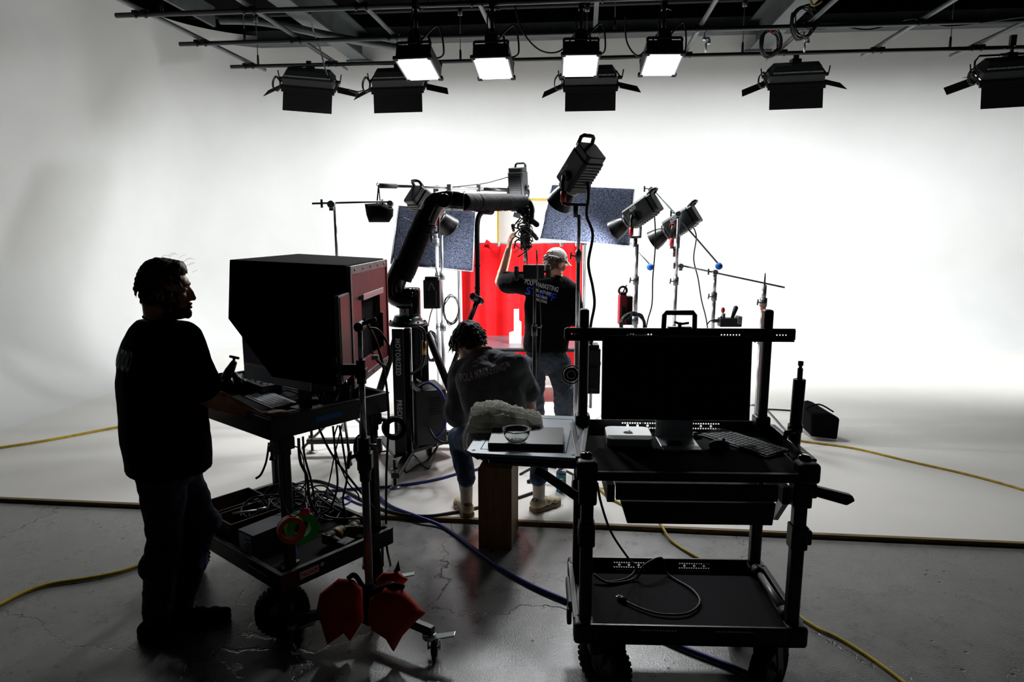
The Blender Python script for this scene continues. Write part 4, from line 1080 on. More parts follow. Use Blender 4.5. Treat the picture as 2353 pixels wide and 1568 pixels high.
tp('base_hub', 'black_metal', lambda mb: mb.cyl((0, 0, 0.1), (0, 0, 0.2), 0.045, n=18), bevel=0.004)
sm = thing('flat_monitor', 'thin dark monitor seen nearly edge-on, clamped to the chrome roller stand', 'monitor', (-0.765, 3.2, 1.15))
mpn = [at(785, 681, 3.0), at(827, 660, 3.44), at(831, 836, 3.44), at(792, 884, 3.0)]
tq = [V((-0.765, 3.0, mpn[0].z)), V((-0.762, 3.44, mpn[0].z)), V((-0.762, 3.44, mpn[3].z)), V((-0.765, 3.0, mpn[3].z))]
mb = MB(); mb.add(tq + [p + V((-0.022, 0, 0)) for p in tq], [(3, 2, 1, 0), (4, 5, 6, 7), (0, 1, 5, 4), (1, 2, 6, 5), (2, 3, 7, 6), (3, 0, 4, 7)]); mb.build('monitor_shell', 'grey_metal', sm, True, bevel=0.003)
mb = MB(); q = [V((-0.7635, p.y + (0.008 if i in (0, 3) else -0.008), p.z + (-0.008 if i < 2 else 0.008))) for i, p in enumerate(tq)]; mb.add(q + [p + V((0.0025, 0, 0)) for p in q], [(3, 2, 1, 0), (4, 5, 6, 7), (0, 1, 5, 4), (1, 2, 6, 5), (2, 3, 7, 6), (3, 0, 4, 7)]); mb.build('screen', 'screen_brown', sm, True)
MB().box((-0.74, 3.02, 1.28), (0.1, 0.03, 0.05)).build('mount_plate', 'black_metal', sm, True, bevel=0.004)
MB().box((-0.79, 2.99, 1.3), (0.02, 0.03, 0.09)).build('edge_clamp', 'black_metal', sm, True, bevel=0.004)
solo(cable([at(848, 755, 3.02), at(870, 760, 3.05), at(895, 800, 3.1), at(890, 840, 3.1), at(868, 830, 3.05), at(850, 800, 3.02)], 0.006), 'video_cable', 'cable_black', 'black cable looping out from the roller stand towards the robot column', 'cable')
solo(cable([at(838, 735, 3.05), at(862, 780, 3.15), at(884, 860, 3.2), at(893, 960, 3.4), at(888, 1080, 3.5), at(887, 1200, 3.5), at(889, 1260, 3.5), at(898, 1310, 3.4), at(880, 1340, 3.35)], 0.007), 'video_cable', 'cable_black', 'long black cable dropping from the flat monitor to the floor beside the left cart', 'cable')

# ---------------------------------------------------------------- sandbags on the roller stand
def pillow(name, m, outline, nrm, th, parent, k=0, seed=0.0):
    P = []
    for i_, p_ in enumerate(outline):
        q_ = outline[(i_ + 1) % len(outline)]; P += [V(p_), V(p_) * 0.67 + V(q_) * 0.33, V(p_) * 0.33 + V(q_) * 0.67]
    c = sum(P, V()) / len(P); n = V(nrm).normalized(); L = len(P)
    vs, fs = [], []
    rings = [(1.0, 0.06), (0.93, 0.35), (0.8, 0.65), (0.6, 0.88), (0.35, 0.98), (0.12, 1.0)]
    for sgn in (1, -1):
        for s_, h in rings:
            for p in P:
                q = c + (p - c) * s_
                wob = noise.noise(q * 14 + V((seed, seed, seed))) * th * 0.35 * (1 - s_ * 0.5)
                vs.append(q + n * sgn * (th * h + wob * h))
    K = len(rings)
    for g in range(2):
        b = g * K * L
        for i in range(K - 1):
            for j in range(L):
                f = (b + i * L + j, b + i * L + (j + 1) % L, b + (i + 1) * L + (j + 1) % L, b + (i + 1) * L + j)
                fs.append(f if g == 0 else f[::-1])
        fs.append([b + (K - 1) * L + j for j in (range(L) if g == 0 else range(L - 1, -1, -1))])
    for j in range(L): fs.append((j, K * L + j, K * L + (j + 1) % L, (j + 1) % L))
    mb = MB().add(vs, fs, True)
    return mb.build(name, m, parent, True)
def opx(pts, D): return [at(x, y, D if not isinstance(D, (list, tuple)) else D[i]) for i, (x, y) in enumerate(pts)]
sbA = thing('sandbag', 'dark red sandbag pouch hanging on the left of the roller stand base', 'sandbag', (-0.85, 2.8, 0.03))
pillow('pouch', 'orange_bag', opx([(728, 1400), (735, 1365), (778, 1330), (812, 1333), (832, 1352), (836, 1425), (826, 1440), (805, 1473), (790, 1455), (752, 1482), (742, 1450)], 2.83), (0.1, -1, 0.25), 0.05, sbA, seed=1.0)
MB().tube(opx([(800, 1330), (812, 1322), (822, 1330), (834, 1350)], 2.85), 0.012, 6, k=4).build('strap', 'black_cloth', sbA, True)
sbB = thing('sandbag', 'brighter orange-red sandbag with crumpled top flap on the right of the roller stand', 'sandbag', (-0.55, 2.78, 0.03))
pillow('pouch', 'orange_bag', opx([(845, 1420), (852, 1375), (885, 1350), (922, 1352), (948, 1378), (978, 1410), (952, 1432), (925, 1462), (905, 1498), (888, 1470), (855, 1448)], 2.78), (-0.1, -1, 0.3), 0.06, sbB, seed=4.0)
pillow('top_flap', 'orange_bag', opx([(862, 1335), (880, 1316), (915, 1314), (938, 1332), (925, 1346), (900, 1336), (870, 1350)], 2.86), (-0.1, -1, 0.6), 0.03, sbB, seed=8.0)
MB().prism([(0, 0), (0.03, 0.01), (0.022, 0.06)], 0.004, plane_M(at(905, 1316, 2.86), (1, 0, 0), (0, 0, 1))).build('tab', 'black_cloth', sbB, True)
MB().tube(opx([(858, 1360), (880, 1352), (912, 1346), (928, 1352)], 2.79), 0.014, 6, k=4).build('strap', 'black_cloth', sbB, True)
sbC = thing('sandbag', 'black strap bundle pinched between the two red sandbag pouches at the pole', 'sandbag', (-0.68, 2.9, 0.06))
pillow('pouch', 'black_cloth', opx([(832, 1345), (855, 1338), (872, 1352), (862, 1400), (848, 1440), (832, 1432)], 2.9), (0, -1, 0.2), 0.04, sbC, seed=6.0)

# ---------------------------------------------------------------- things on the left cart, top tray
ZT = 1.004
kc = (gz(559, 915, 1.0) + gz(685, 932, 1.0)) / 2
keyboard('keyboard', 'pale silver compact keyboard on the left cart by the man\'s hand', (kc.x, kc.y, ZT), R(-46.5), 0.36, 0.13, 'silver', 'key_grey', 5.0)
m2 = MB(); m2.ell((0, 0, 0.008), (0.028, 0.054, 0.02), n=16, m=8); m2.v = [V((p.x, p.y, max(p.z, 0))) for p in m2.v]
solo(m2, 'mouse', 'silver_light', 'white mouse under the man\'s right hand on the left cart', 'mouse', origin=V((0, 0, 0))).location = (-1.083, 3.235, ZT)
bpy.data.objects['mouse.001'].rotation_euler = (0, 0, R(-40))
arm = thing('articulated_arm', 'black articulated clamp arm with a T-handle sticking up at the cart\'s far end', 'clamp arm', (at(530, 900, 3.72).x, 3.72, ZT))
ab = V(arm.location)
def apx(x, y): return at(x, y, 3.72)
MB().limb([V((ab.x, 3.72, ZT + 0.015)), apx(520, 868), apx(528, 852), apx(537, 835)], [0.03, 0.028, 0.026, 0.018]).build('arm', 'black_metal', arm, True)
MB().cyl(apx(537, 838), apx(538, 822), 0.008, n=8).build('stem', 'black_metal', arm, True)
MB().bar(apx(527, 819), apx(550, 824), 0.014, 0.014).build('t_handle', 'black_plastic', arm, True, bevel=0.004)
mb = MB()
for i, (x, y) in enumerate(((548, 872), (556, 880), (540, 882), (512, 884), (552, 892))): mb.ell(apx(x, y) + V((0, 0.02 * (i % 3), 0)), (0.02, 0.02, 0.018), n=10, m=6)
mb.limb([apx(540, 862), apx(556, 890)], [0.016, 0.02]); mb.build('knobs', 'black_plastic', arm, True)
rig = thing('camera_rig', 'black toothed rig rails lying at the far end of the left cart', 'rig', (apx(500, 900).x, 3.8, ZT))
mb = MB()
for i in range(7): mb.cyl(at(486 + i * 6, 874 - i * 2 + 2 * (i % 2), 3.8), at(492 + i * 6, 868 - i * 2, 3.82), 0.028, 0.012, n=8)
mb.build('teeth', 'black_metal', rig, True)
mb = MB(); mb.bar(at(480, 892, 3.8), at(560, 880, 3.85), 0.1, 0.1, up=(0, 0, 1)); mb.build('rail', 'black_metal', rig, True, bevel=0.01)
bx1 = gz(592, 887, ZT + 0.03)
bt = thing('equipment_box', 'dark low box with curled pale labels beside the silver keyboard', 'box', (bx1.x, bx1.y + 0.02, ZT), R(-46))
MB().box((0, 0, 0.03), (0.34, 0.12, 0.06)).build('case', 'housing_grey', bt, bevel=0.006)
mb = MB()
for i in range(4):
    mb.tube([V((-0.13 + i * 0.075, -0.03, 0.063)), V((-0.11 + i * 0.075, -0.02, 0.072)), V((-0.08 + i * 0.075, -0.01, 0.064))], 0.006, 5, k=3)
mb.build('labels', 'box_label', bt)
lns = thing('lens', 'stacked black lens with ribbed rings at the near corner of the red case', 'lens', (gz(820, 915, ZT).x, gz(820, 915, ZT).y, ZT))
MB().lathe([(0, 0), (0.05, 0), (0.052, 0.01), (0.046, 0.014), (0.05, 0.03), (0.045, 0.034), (0.048, 0.05), (0.043, 0.055), (0.044, 0.075), (0.03, 0.095), (0.024, 0.1), (0, 0.1)], None, 24).build('barrel', 'black_gloss', lns)
for z_ in (0.02, 0.042, 0.064): MB().torus((0, 0, z_), 0.047, 0.003, n=24, k=6).build('ring', 'rubber', lns)
fu = gz(785, 925, ZT)
solo(MB().lathe([(0, 0), (0.04, 0), (0.03, 0.02), (0.012, 0.045), (0.008, 0.07), (0.004, 0.09), (0, 0.091)], Matrix.Translation((fu.x, fu.y, ZT)), 18), 'funnel_stand', 'black_plastic', 'small black cone-shaped stand next to the ribbed lens', 'stand')
cd = gz(716, 915, ZT + 0.03); tt = thing('card_reader', 'small black block with a pale top next to the keyboard end', 'card reader', (cd.x, cd.y, ZT), R(20))
MB().box((0, 0, 0.012), (0.07, 0.05, 0.024)).build('case', 'black_plastic', tt, bevel=0.003); MB().box((0, 0, 0.026), (0.06, 0.042, 0.004)).build('top_plate', 'print_white', tt)
rt = gz(752, 915, ZT); tt = thing('ribbed_fan', 'black ribbed disc fan leaning beneath the hood', 'fan', (rt.x, rt.y, ZT), R(-30))
mb = MB(); mb.cyl((0, 0, 0.05), (0.03, 0.02, 0.06), 0.045, n=22); mb.build('housing', 'black_plastic', tt, bevel=0.003)
for i in range(9):
    a = 2 * math.pi * i / 9
    MB().bar((0, 0, 0.05), (0 - 0.002, 0.04 * math.cos(a), 0.05 + 0.04 * math.sin(a)), 0.004, 0.01).build('rib', 'fixture_grey', tt)
tg = gz(690, 912, ZT)
solo(cable([gz(640, 905, ZT) + V((0, 0, .01)), gz(660, 898, ZT + .03), gz(690, 905, ZT + .01), gz(720, 895, ZT + .04), gz(735, 912, ZT + .01), gz(700, 922, ZT + .01), gz(690, 900, ZT + 0.05), gz(650, 890, ZT + .02)], 0.005), 'desk_cable', 'cable_black', 'thin black cable tangled behind the silver keyboard', 'cable')
mb = MB(); p = at(1, 1, 1)
tt = thing('battery_pair', 'two small batteries with yellow-green markings under the blue chin', 'battery', (tg.x, tg.y + 0.1, ZT), R(10))
for i in range(2): MB().box((i * 0.05, 0, 0.03), (0.04, 0.03, 0.06)).build('battery_cell', 'tool_black', tt, bevel=0.004); MB().box((i * 0.05, -0.016, 0.035), (0.022, 0.002, 0.022)).build('marking', 'tool_yellow', tt)

# ---------------------------------------------------------------- things in the left cart's bottom tray and hanging from it
ZL = 0.276
def tangle(c, n, r, rz, seed, rad, m, name, label, kind='stuff'):
    rn = random.Random(seed); mb = MB()
    for i in range(n):
        cx, cy = rn.uniform(-r[0], r[0]), rn.uniform(-r[1], r[1]); rr_ = rn.uniform(0.05, 0.12); tl = V((rn.uniform(-0.8, 0.8), rn.uniform(-0.8, 0.8), 1)).normalized()
        x = tl.orthogonal().normalized(); y = tl.cross(x); z = rn.uniform(0.03, rz)
        pts = [V((cx, cy, z)) + (x * math.cos(a) + y * math.sin(a)) * rr_ * rn.uniform(0.8, 1.2) for a in [j * 0.8 for j in range(rn.randint(7, 16))]]
        pts = [V((p.x, p.y, max(p.z, 0.01))) for p in pts]
        mb.tube(pts, rn.choice(rad), 5, k=4)
    o = mb.build(name, m)
    o.location = c
    return tag(o, label, 'cables', kind=kind)
tc_ = ll(0.42, 0.62, ZL)
tangle(tc_, 26, (0.17, 0.14), 0.17, 11, (0.004, 0.005, 0.007), 'cable_black', 'cable_tangle', 'tangled heap of black cables in the back of the left cart\'s lower tray')
def crate(x, y, rot, label, w_, d_, h_):
    t = thing('wooden_crate', label, 'crate', ll(x, y, ZL), rot + lcart.rotation_euler.z, 'brown crates in the lower tray')
    for sy in (-1, 1): MB().box((0, sy * (d_ / 2 - 0.004), h_ / 2), (w_, 0.008, h_)).build('side_panel', 'wood_dark', t, bevel=0.001)
    for sx in (-1, 1): MB().box((sx * (w_ / 2 - 0.004), 0, h_ / 2), (0.008, d_ - 0.016, h_)).build('side_panel', 'wood_dark', t, bevel=0.001)
    MB().box((0, 0, 0.004), (w_ - 0.016, d_ - 0.016, 0.008)).build('base', 'wood_dark', t)
    return t
crate(0.24, 0.86, 0, 'open brown wooden crate furthest back in the lower tray', 0.3, 0.2, 0.13)
crate(0.2, 0.64, 0.0, 'open brown wooden crate with a pale tool lying on its edge', 0.28, 0.18, 0.13)
mb = MB(); mb.cyl(ll(0.13, 0.66, ZL + 0.137), ll(0.24, 0.6, ZL + 0.137), 0.007, n=8); mb.cyl(ll(0.24, 0.6, ZL + 0.137), ll(0.28, 0.58, ZL + 0.14), 0.01, n=8); solo(mb, 'hand_tool', 'silver', 'pale metal hand tool lying across the brown crate', 'tool')
gb = thing('cardboard_box', 'dark grey box with a printed white label on its end in the lower tray', 'box', ll(0.2, 0.4, ZL), lcart.rotation_euler.z + R(4))
MB().box((0, 0, 0.07), (0.3, 0.13, 0.14)).build('carton', 'box_grey', gb, bevel=0.002)
MB().box((-0.1512, 0, 0.075), (0.002, 0.1, 0.11)).build('box_label', 'box_label', gb)
mb = MB()
for i in range(5): mb.box((-0.1526, -0.03 + 0.008 * (i % 3), 0.04 + i * 0.017), (0.001, 0.05 - 0.01 * (i % 2), 0.006))
mb.build('label_print', 'print_black', gb)
def power_tool(x, y, rot, label):
    t = thing('power_drill', label, 'drill', ll(x, y, ZL), rot, 'yellow and black drills in the lower tray')
    mb = MB(); mb.cyl((-0.07, 0, 0.045), (0.05, 0, 0.045), 0.032, 0.03, n=16); mb.build('motor_housing', 'tool_black', t, bevel=0.003)
    MB().cyl((0.05, 0, 0.045), (0.09, 0, 0.045), 0.024, 0.014, n=14).build('chuck', 'tool_black', t)
    MB().cyl((-0.02, 0, 0.045), (0.02, 0, 0.045), 0.0335, n=16).build('yellow_band', 'tool_yellow', t)
    MB().limb([V((-0.04, 0.0, 0.04)), V((-0.06, -0.1, 0.035))], [0.022, 0.02]).build('grip', 'tool_black', t)
    MB().box((-0.065, -0.13, 0.035), (0.08, 0.06, 0.066)).build('battery', 'tool_black', t, bevel=0.006)
    MB().box((-0.07, 0, 0.045), (0.02, 0.055, 0.055)).build('end_cap', 'tool_yellow', t, bevel=0.006)
    return t
power_tool(0.45, 0.2, R(60), 'yellow and black cordless drill lying behind the tape rolls')
power_tool(0.58, 0.22, R(100), 'yellow and black cordless drill lying nearest the right end of the lower tray')
br = thing('brush', 'wide yellow-ended brush lying at the front of the lower tray', 'brush', ll(0.14, 0.18, ZL), R(70))
MB().box((0, 0, 0.012), (0.1, 0.03, 0.016)).build('handle', 'tool_yellow', br, bevel=0.004); MB().box((0, -0.03, 0.008), (0.1, 0.03, 0.012)).build('bristles', 'wood_ply', br, bevel=0.002)
bt2 = thing('spray_bottle', 'small clear bottle with a blue band behind the tape rolls', 'bottle', ll(0.18, 0.2, ZL))
MB().lathe([(0, 0), (0.028, 0), (0.03, 0.01), (0.03, 0.08), (0.02, 0.1), (0.012, 0.105), (0.012, 0.12), (0, 0.12)], None, 18).build('body', 'glass_thin', bt2); MB().lathe([(0.031, 0.03), (0.031, 0.07)], None, 18).build('band', 'tape_blue', bt2)
def tape_roll(name, px, D, R_, ri, wd, m, label, axis):
    c = at(px[0], px[1], D)
    a = V(axis).normalized(); x, y, d, l = frame(c, c + a)
    M = Matrix(((x.x, y.x, d.x, 0), (x.y, y.y, d.y, 0), (x.z, y.z, d.z, 0), (0, 0, 0, 1)))
    t = thing(name, label, 'tape', c - V((0, 0, R_)))
    Mt = Matrix.Translation((0, 0, R_)) @ M
    MB().lathe([(ri + 0.004, -wd / 2), (R_, -wd / 2), (R_, wd / 2), (ri + 0.004, wd / 2), (ri + 0.004, -wd / 2)], Mt, 36, smooth=False).build('tape', m, t)
    MB().lathe([(ri, -wd / 2 - 0.001), (ri + 0.004, -wd / 2 - 0.001), (ri + 0.004, wd / 2 + 0.001), (ri, wd / 2 + 0.001), (ri, -wd / 2 - 0.001)], Mt, 36, smooth=False).build('core', m, t)
    return t
tape_roll('tape_roll', (693, 1212), 2.83, 0.07, 0.035, 0.05, 'tape_green', 'green roll of tape hanging behind the orange one', (0.5, -0.85, 0.1))
tape_roll('tape_roll', (669, 1217), 2.73, 0.057, 0.038, 0.045, 'tape_orange', 'orange roll of tape hanging in front of the left cart\'s post', (0.45, -0.88, 0.12))
solo(MB().box(at(701, 1176, 2.8), (0.042, 0.02, 0.03)), 'tape_roll', 'tape_pink', 'pink roll of tape peeking out above the green roll', 'tape', bevel=0.005)
solo(cable([at(655, 1040, 2.84), at(645, 1100, 2.83), at(652, 1155, 2.78), at(672, 1188, 2.73), at(700, 1160, 2.8), at(700, 1080, 2.86), at(690, 1035, 2.88), at(672, 1025, 2.86)], 0.003), 'tape_string', 'cable_black', 'thin string loop from which the tape rolls hang', 'string')
hw = at(905, 984, 3.42)
tape_roll('cloth_tape_roll', (905, 984), 3.42, 0.06, 0.036, 0.05, 'black_cloth', 'black roll of cloth tape hanging at the right corner of the left cart', (0.35, -0.93, 0.1))
solo(MB().bar(at(868, 962, 3.43), at(890, 966, 3.42), 0.025, 0.02), 'tape_bracket', 'black_metal', 'short black bracket holding the black cloth tape roll', 'bracket', bevel=0.003)
hp = [(835, 1000), (822, 1010), (818, 1035), (826, 1060), (838, 1075)]
solo(MB().tube(opx(hp, 3.36), 0.014, 8, k=5), 'headphone_band', 'black_cloth', 'thick black headphone band hanging under the left cart\'s right end', 'headphones')
# cables dropping from the top tray
drops = [([(686, 1008), (690, 1060), (705, 1095), (712, 1150), (730, 1185)], 3.15, 0.008, 'thick black cable bundle falling from the left cart\'s underside'),
         ([(696, 1004), (700, 1050), (716, 1110), (722, 1160), (708, 1190)], 3.18, 0.006, 'black cable beside the thick bundle under the left cart'),
         ([(733, 985), (760, 1040), (800, 1095), (840, 1145), (860, 1170)], 3.3, 0.006, 'black cable slanting down rightwards under the left cart'),
         ([(765, 980), (772, 1060), (775, 1120), (758, 1170), (742, 1182), (770, 1192), (828, 1192)], 3.3, 0.006, 'black cable hanging straight then running into the lower tray'),
         ([(780, 978), (790, 1040), (797, 1100), (788, 1150), (800, 1200)], 3.32, 0.006, 'black cable hanging in the middle under the left cart'),
         ([(786, 976), (768, 1050), (756, 1110), (745, 1140)], 3.34, 0.004, 'thin black cable leaning left under the left cart'),
         ([(776, 978), (768, 1010), (778, 1060), (800, 1110), (822, 1135), (825, 1150)], 3.28, 0.004, 'thin black cable curving right under the left cart'),
         ([(618, 1018), (612, 1060), (600, 1090), (588, 1100)], 3.3, 0.006, 'short black cable hanging by the left cart\'s far post'),
         ([(826, 968), (827, 1010), (824, 1030)], 3.35, 0.003, 'very thin cord hanging near the chrome stand')]
for pts, D, r_, lab in drops:
    solo(cable(opx(pts, D), r_), 'hanging_cable', 'cable_black', lab, 'cable')
gr = thing('cable_clamp', 'small grip clamp hanging under the left cart\'s far edge', 'clamp', at(625, 1052, 3.05))
MB().box((0, 0, 0.045), (0.03, 0.025, 0.03)).build('jaw', 'zinc', gr, bevel=0.003); MB().cyl((0, 0, 0), (0, 0, 0.08), 0.006, n=8).build('spindle', 'black_metal', gr); MB().cyl((0, 0, -0.01), (0, 0, 0.008), 0.014, 0.008, n=10).build('knob', 'black_plastic', gr)
tangle(ll(0.56, 0.45, ZL), 10, (0.06, 0.12), 0.1, 5, (0.004, 0.005), 'cable_black', 'cable_tangle', 'smaller heap of thin cables near the right of the lower tray')
# ---------------------------------------------------------------- robot arm on its pedestal
RX_, RY_ = at(940, 750, 5.3).x, 5.3
rob = thing('camera_robot', 'black camera robot arm on a tripod column behind the seated man', 'robot', (RX_, RY_, ZC))
def rp(name, m, fn, parent=None, **k):
    mb = MB(); fn(mb); return mb.build(name, m, parent or rob, True, **k)
def W3(x, y, z): return V((x, y, z))
def rpx(x, y, D=RY_): return at(x, y, D)
# base platform with casters and outriggers
zpl = 0.17
bp = [gz(868, 1003, zpl), gz(1000, 985, zpl), gz(1042, 1008, zpl), gz(905, 1046, zpl)]
def plate(mb):
    mb.add(bp + [p - V((0, 0, 0.03)) for p in bp], [(0, 1, 2, 3), (7, 6, 5, 4), (0, 4, 5, 1), (1, 5, 6, 2), (2, 6, 7, 3), (3, 7, 4, 0)])
rp('platform', 'fixture_grey', plate, bevel=0.004)
for p in ((985, 1048), (868, 1045), (1010, 1012)):
    g = gz(p[0], p[1], ZC)
    ax_ = V((0.94, 0.34, 0)); c = g + V((0, 0.02, 0.055))
    o = rp('caster_wheel', 'rubber', lambda mb: mb.cyl(c - ax_ * 0.016, c + ax_ * 0.016, 0.055, n=24), bevel=0.004)
    rp('caster_fork', 'zinc', lambda mb: (mb.bar(c + ax_ * 0.022, c + ax_ * 0.022 + V((0.01, 0.0, 0.085)), 0.045, 0.004, up=ax_), mb.bar(c - ax_ * 0.022, c - ax_ * 0.022 + V((0.01, 0.0, 0.085)), 0.045, 0.004, up=ax_), mb.cyl(c - ax_ * 0.028, c + ax_ * 0.028, 0.009, n=8)), o)
def outrigger(a, b, pad):
    rp('outrigger', 'black_metal', lambda mb: mb.bar(a, b, 0.06, 0.04, up=(0, 0, 1)), bevel=0.003)
    g = gz(pad[0], pad[1], ZC)
    ft = rp('levelling_foot', 'zinc', lambda mb: mb.lathe([(0, 0), (0.045, 0), (0.045, 0.008), (0.03, 0.016), (0.012, 0.02), (0, 0.02)], Matrix.Translation(g), 24))
    rp('foot_screw', 'black_metal', lambda mb: (mb.cyl(g + V((0, 0, 0.015)), V((g.x, g.y, 0.24)), 0.012, n=10), mb.cyl(V((g.x, g.y, 0.13)), V((g.x, g.y, 0.17)), 0.028, n=6)), ft)
zo = 0.15
a0 = gz(905, 1012, zo)
outrigger(gz(706, 1014, zo), gz(870, 1012, zo), (718, 1040))
outrigger(gz(908, 1094, zo), gz(945, 1035, zo), (908, 1121))
outrigger(gz(1000, 995, zo), V((RX_ + 0.75, RY_ + 0.35, zo)), (1100, 985))
# column: two lettered plates, tubes between them, slanted side tubes
ft_, fb_ = rpx(926, 757, 5.12), rpx(922, 1043, 5.12)
def col_front(mb):
    a, b = V((ft_.x, 5.12, 1.15)), V((fb_.x, 5.12, zpl))
    mb.bar(a, b, 0.055, 0.11, up=(0.9, -0.3, 0))
colf = rp('column', 'housing_grey', lambda mb: mb.box(((rpx(917, 900, 5.12)).x, 5.12, (1.15 + zpl) / 2), (0.085, 0.02, 1.15 - zpl)), bevel=0.003)
rp('column_tube', 'black_gloss', lambda mb: mb.box(((rpx(938, 900, 5.14)).x, 5.16, (1.15 + zpl) / 2), (0.055, 0.07, 1.15 - zpl)), bevel=0.012, seg=3)
colr = rp('column', 'housing_grey', lambda mb: mb.box(((rpx(976, 820, 5.45)).x, 5.45, (1.15 + zpl) / 2), (0.06, 0.02, 1.15 - zpl)), bevel=0.003)
rp('column_tube', 'black_gloss', lambda mb: mb.box(((rpx(958, 820, 5.45)).x, 5.47, (1.15 + zpl) / 2), (0.08, 0.07, 1.15 - zpl)), bevel=0.012, seg=3)
cx_ = rpx(917, 900, 5.12).x
text_on('MOTORIZED', plane_M((cx_, 5.1085, 0.935), (0, 0, -1), (1, 0, 0)), 0.052, 0.85, 0.002, 1.18).build('lettering', 'print_white', colf, True)
text_on('PRECISION', plane_M((cx_, 5.1085, 0.475), (0, 0, -1), (1, 0, 0)), 0.052, 0.85, 0.002, 1.18).build('lettering', 'print_white', colf, True)
cx2 = rpx(976, 820, 5.45).x
text_on('MOTORIZED', plane_M((cx2, 5.4385, 0.93), (0, 0, -1), (1, 0, 0)), 0.045, 0.85, 0.002, 1.18).build('lettering', 'print_white', colr, True)
for a, b in (((914, 765), (868, 905)), ((982, 765), (1034, 905))):
    pa, pb = rpx(*a), rpx(*b)
    pb2 = pa + (pb - pa) * 1.75; pb2.z = max(pb2.z, 0.15); 
    k = (pa.z - 0.16) / (pa.z - pb.z); pb2 = pa + (pb - pa) * k; pb2.y += 0.12
    rp('brace_tube', 'black_metal', lambda mb: mb.cyl(pa, pb2, 0.03, n=14))
fz = 1.155
rp('top_flange', 'black_metal', lambda mb: (mb.lathe([(0, 0), (0.15, 0), (0.155, 0.012), (0.15, 0.026), (0.12, 0.03), (0.11, 0.05), (0.1, 0.075), (0, 0.075)], Matrix.Translation((RX_ - 0.01, RY_, fz)), 32)))
for i in range(8):
    a = 2 * math.pi * i / 8; rp('bolt', 'black_metal', lambda mb: mb.cyl((RX_ - 0.01 + 0.135 * math.cos(a), RY_ + 0.135 * math.sin(a), fz + 0.02), (RX_ - 0.01 + 0.135 * math.cos(a), RY_ + 0.135 * math.sin(a), fz + 0.04), 0.008, n=6))
bs = rp('base_joint', 'black_gloss', lambda mb: mb.lathe([(0, 0), (0.082, 0), (0.083, 0.02), (0.083, 0.2), (0.079, 0.212), (0, 0.216)], Matrix.Translation((rpx(942, 700).x, RY_, fz + 0.075)), 40))
bx_ = rpx(942, 700).x
rp('cap_line', 'fixture_grey', lambda mb: mb.torus((bx_, RY_, fz + 0.288), 0.078, 0.002, n=36, k=6), bs)
# sticker wrapped on the front left of the joint
def wrapquad(a0_, a1_, z0_, z1_, r_, n=8):
    vs = [(bx_ + r_ * math.cos(a), RY_ + r_ * math.sin(a), z) for z in (z0_, z1_) for a in [a0_ + (a1_ - a0_) * i / n for i in range(n + 1)]]
    return MB().add(vs, [(i, i + 1, n + 2 + i, n + 1 + i) for i in range(n)], True)
wrapquad(R(195), R(272), 1.235, 1.292, 0.0838).build('sticker', 'print_white', bs, True)
wrapquad(R(222), R(255), 1.262, 1.285, 0.0842).build('sticker_window', 'print_black', bs, True)
wrapquad(R(232), R(246), 1.266, 1.281, 0.0845).build('sticker_mark', 'print_white', bs, True)
wrapquad(R(240), R(266), 1.24, 1.247, 0.0842).build('sticker_print', 'print_black', bs, True)
wrapquad(R(238), R(283), 1.2, 1.212, 0.103).build('status_light', 'led_green', rob, True)
# shoulder elbow (left of the base), upper arm, elbow, forearm
D2 = 5.25
rp('shoulder', 'black_gloss', lambda mb: mb.tube([rpx(950, 690, D2), rpx(925, 688, D2), rpx(908, 676, D2), rpx(908, 650, D2), rpx(920, 622, D2), rpx(928, 602, D2)], [0.07, 0.077, 0.08, 0.08, 0.08, 0.08], 24, k=5))
ua = rp('upper_arm', 'robot_sleeve', lambda mb: mb.tube([rpx(922, 640, D2), rpx(938, 600, D2), rpx(956, 556, D2), rpx(972, 518, D2), rpx(985, 490, D2)], [0.082, 0.088, 0.086, 0.082, 0.08], 24, k=6))
mb = MB()
for i in range(7):
    t_ = i / 6; c = rpx(926 + 52 * t_, 628 - 116 * t_, D2); d = (rpx(985, 490, D2) - rpx(922, 640, D2)).normalized()
    d = (d + V((0.25 * math.sin(i * 2.1), 0.2 * math.cos(i * 1.7), 0))).normalized()
    mb.torus(c, 0.0835, 0.0065, d, 28, 6)
mb.build('sleeve_folds', 'robot_sleeve', ua, True)
rp('elbow', 'black_gloss', lambda mb: mb.tube([rpx(978, 512, D2), rpx(988, 486, D2), rpx(1000, 468, D2), rpx(1020, 461, D2), rpx(1045, 462, D2), rpx(1068, 464, D2)], [0.078, 0.079, 0.078, 0.075, 0.071, 0.069], 24, k=5))
for x_ in (1012, 1040, 1066): rp('joint_ring', 'fixture_grey', lambda mb: mb.torus(rpx(x_, 462, D2), 0.073, 0.003, V((1, 0, -0.04)), 32, 6))
rp('elbow_cap', 'black_gloss', lambda mb: mb.cyl(rpx(1022, 462, D2) - V((0, 0.08, 0)), rpx(1022, 462, D2) + V((0, 0.0, 0)), 0.052, 0.06, n=28), bevel=0.004)
def Df(x): return 5.25 + max(0, min(1, (x - 1060) / 145)) * 0.7
fa = rp('forearm', 'robot_sleeve', lambda mb: mb.tube([rpx(1062, 464, Df(1062)), rpx(1090, 465, Df(1090)), rpx(1103, 466, Df(1103)), rpx(1150, 465, Df(1150)), rpx(1196, 464, Df(1196)), rpx(1208, 466, Df(1208))], [0.067, 0.068, 0.072, 0.07, 0.062, 0.05], 24, k=6))
mb = MB(); rn = random.Random(9)
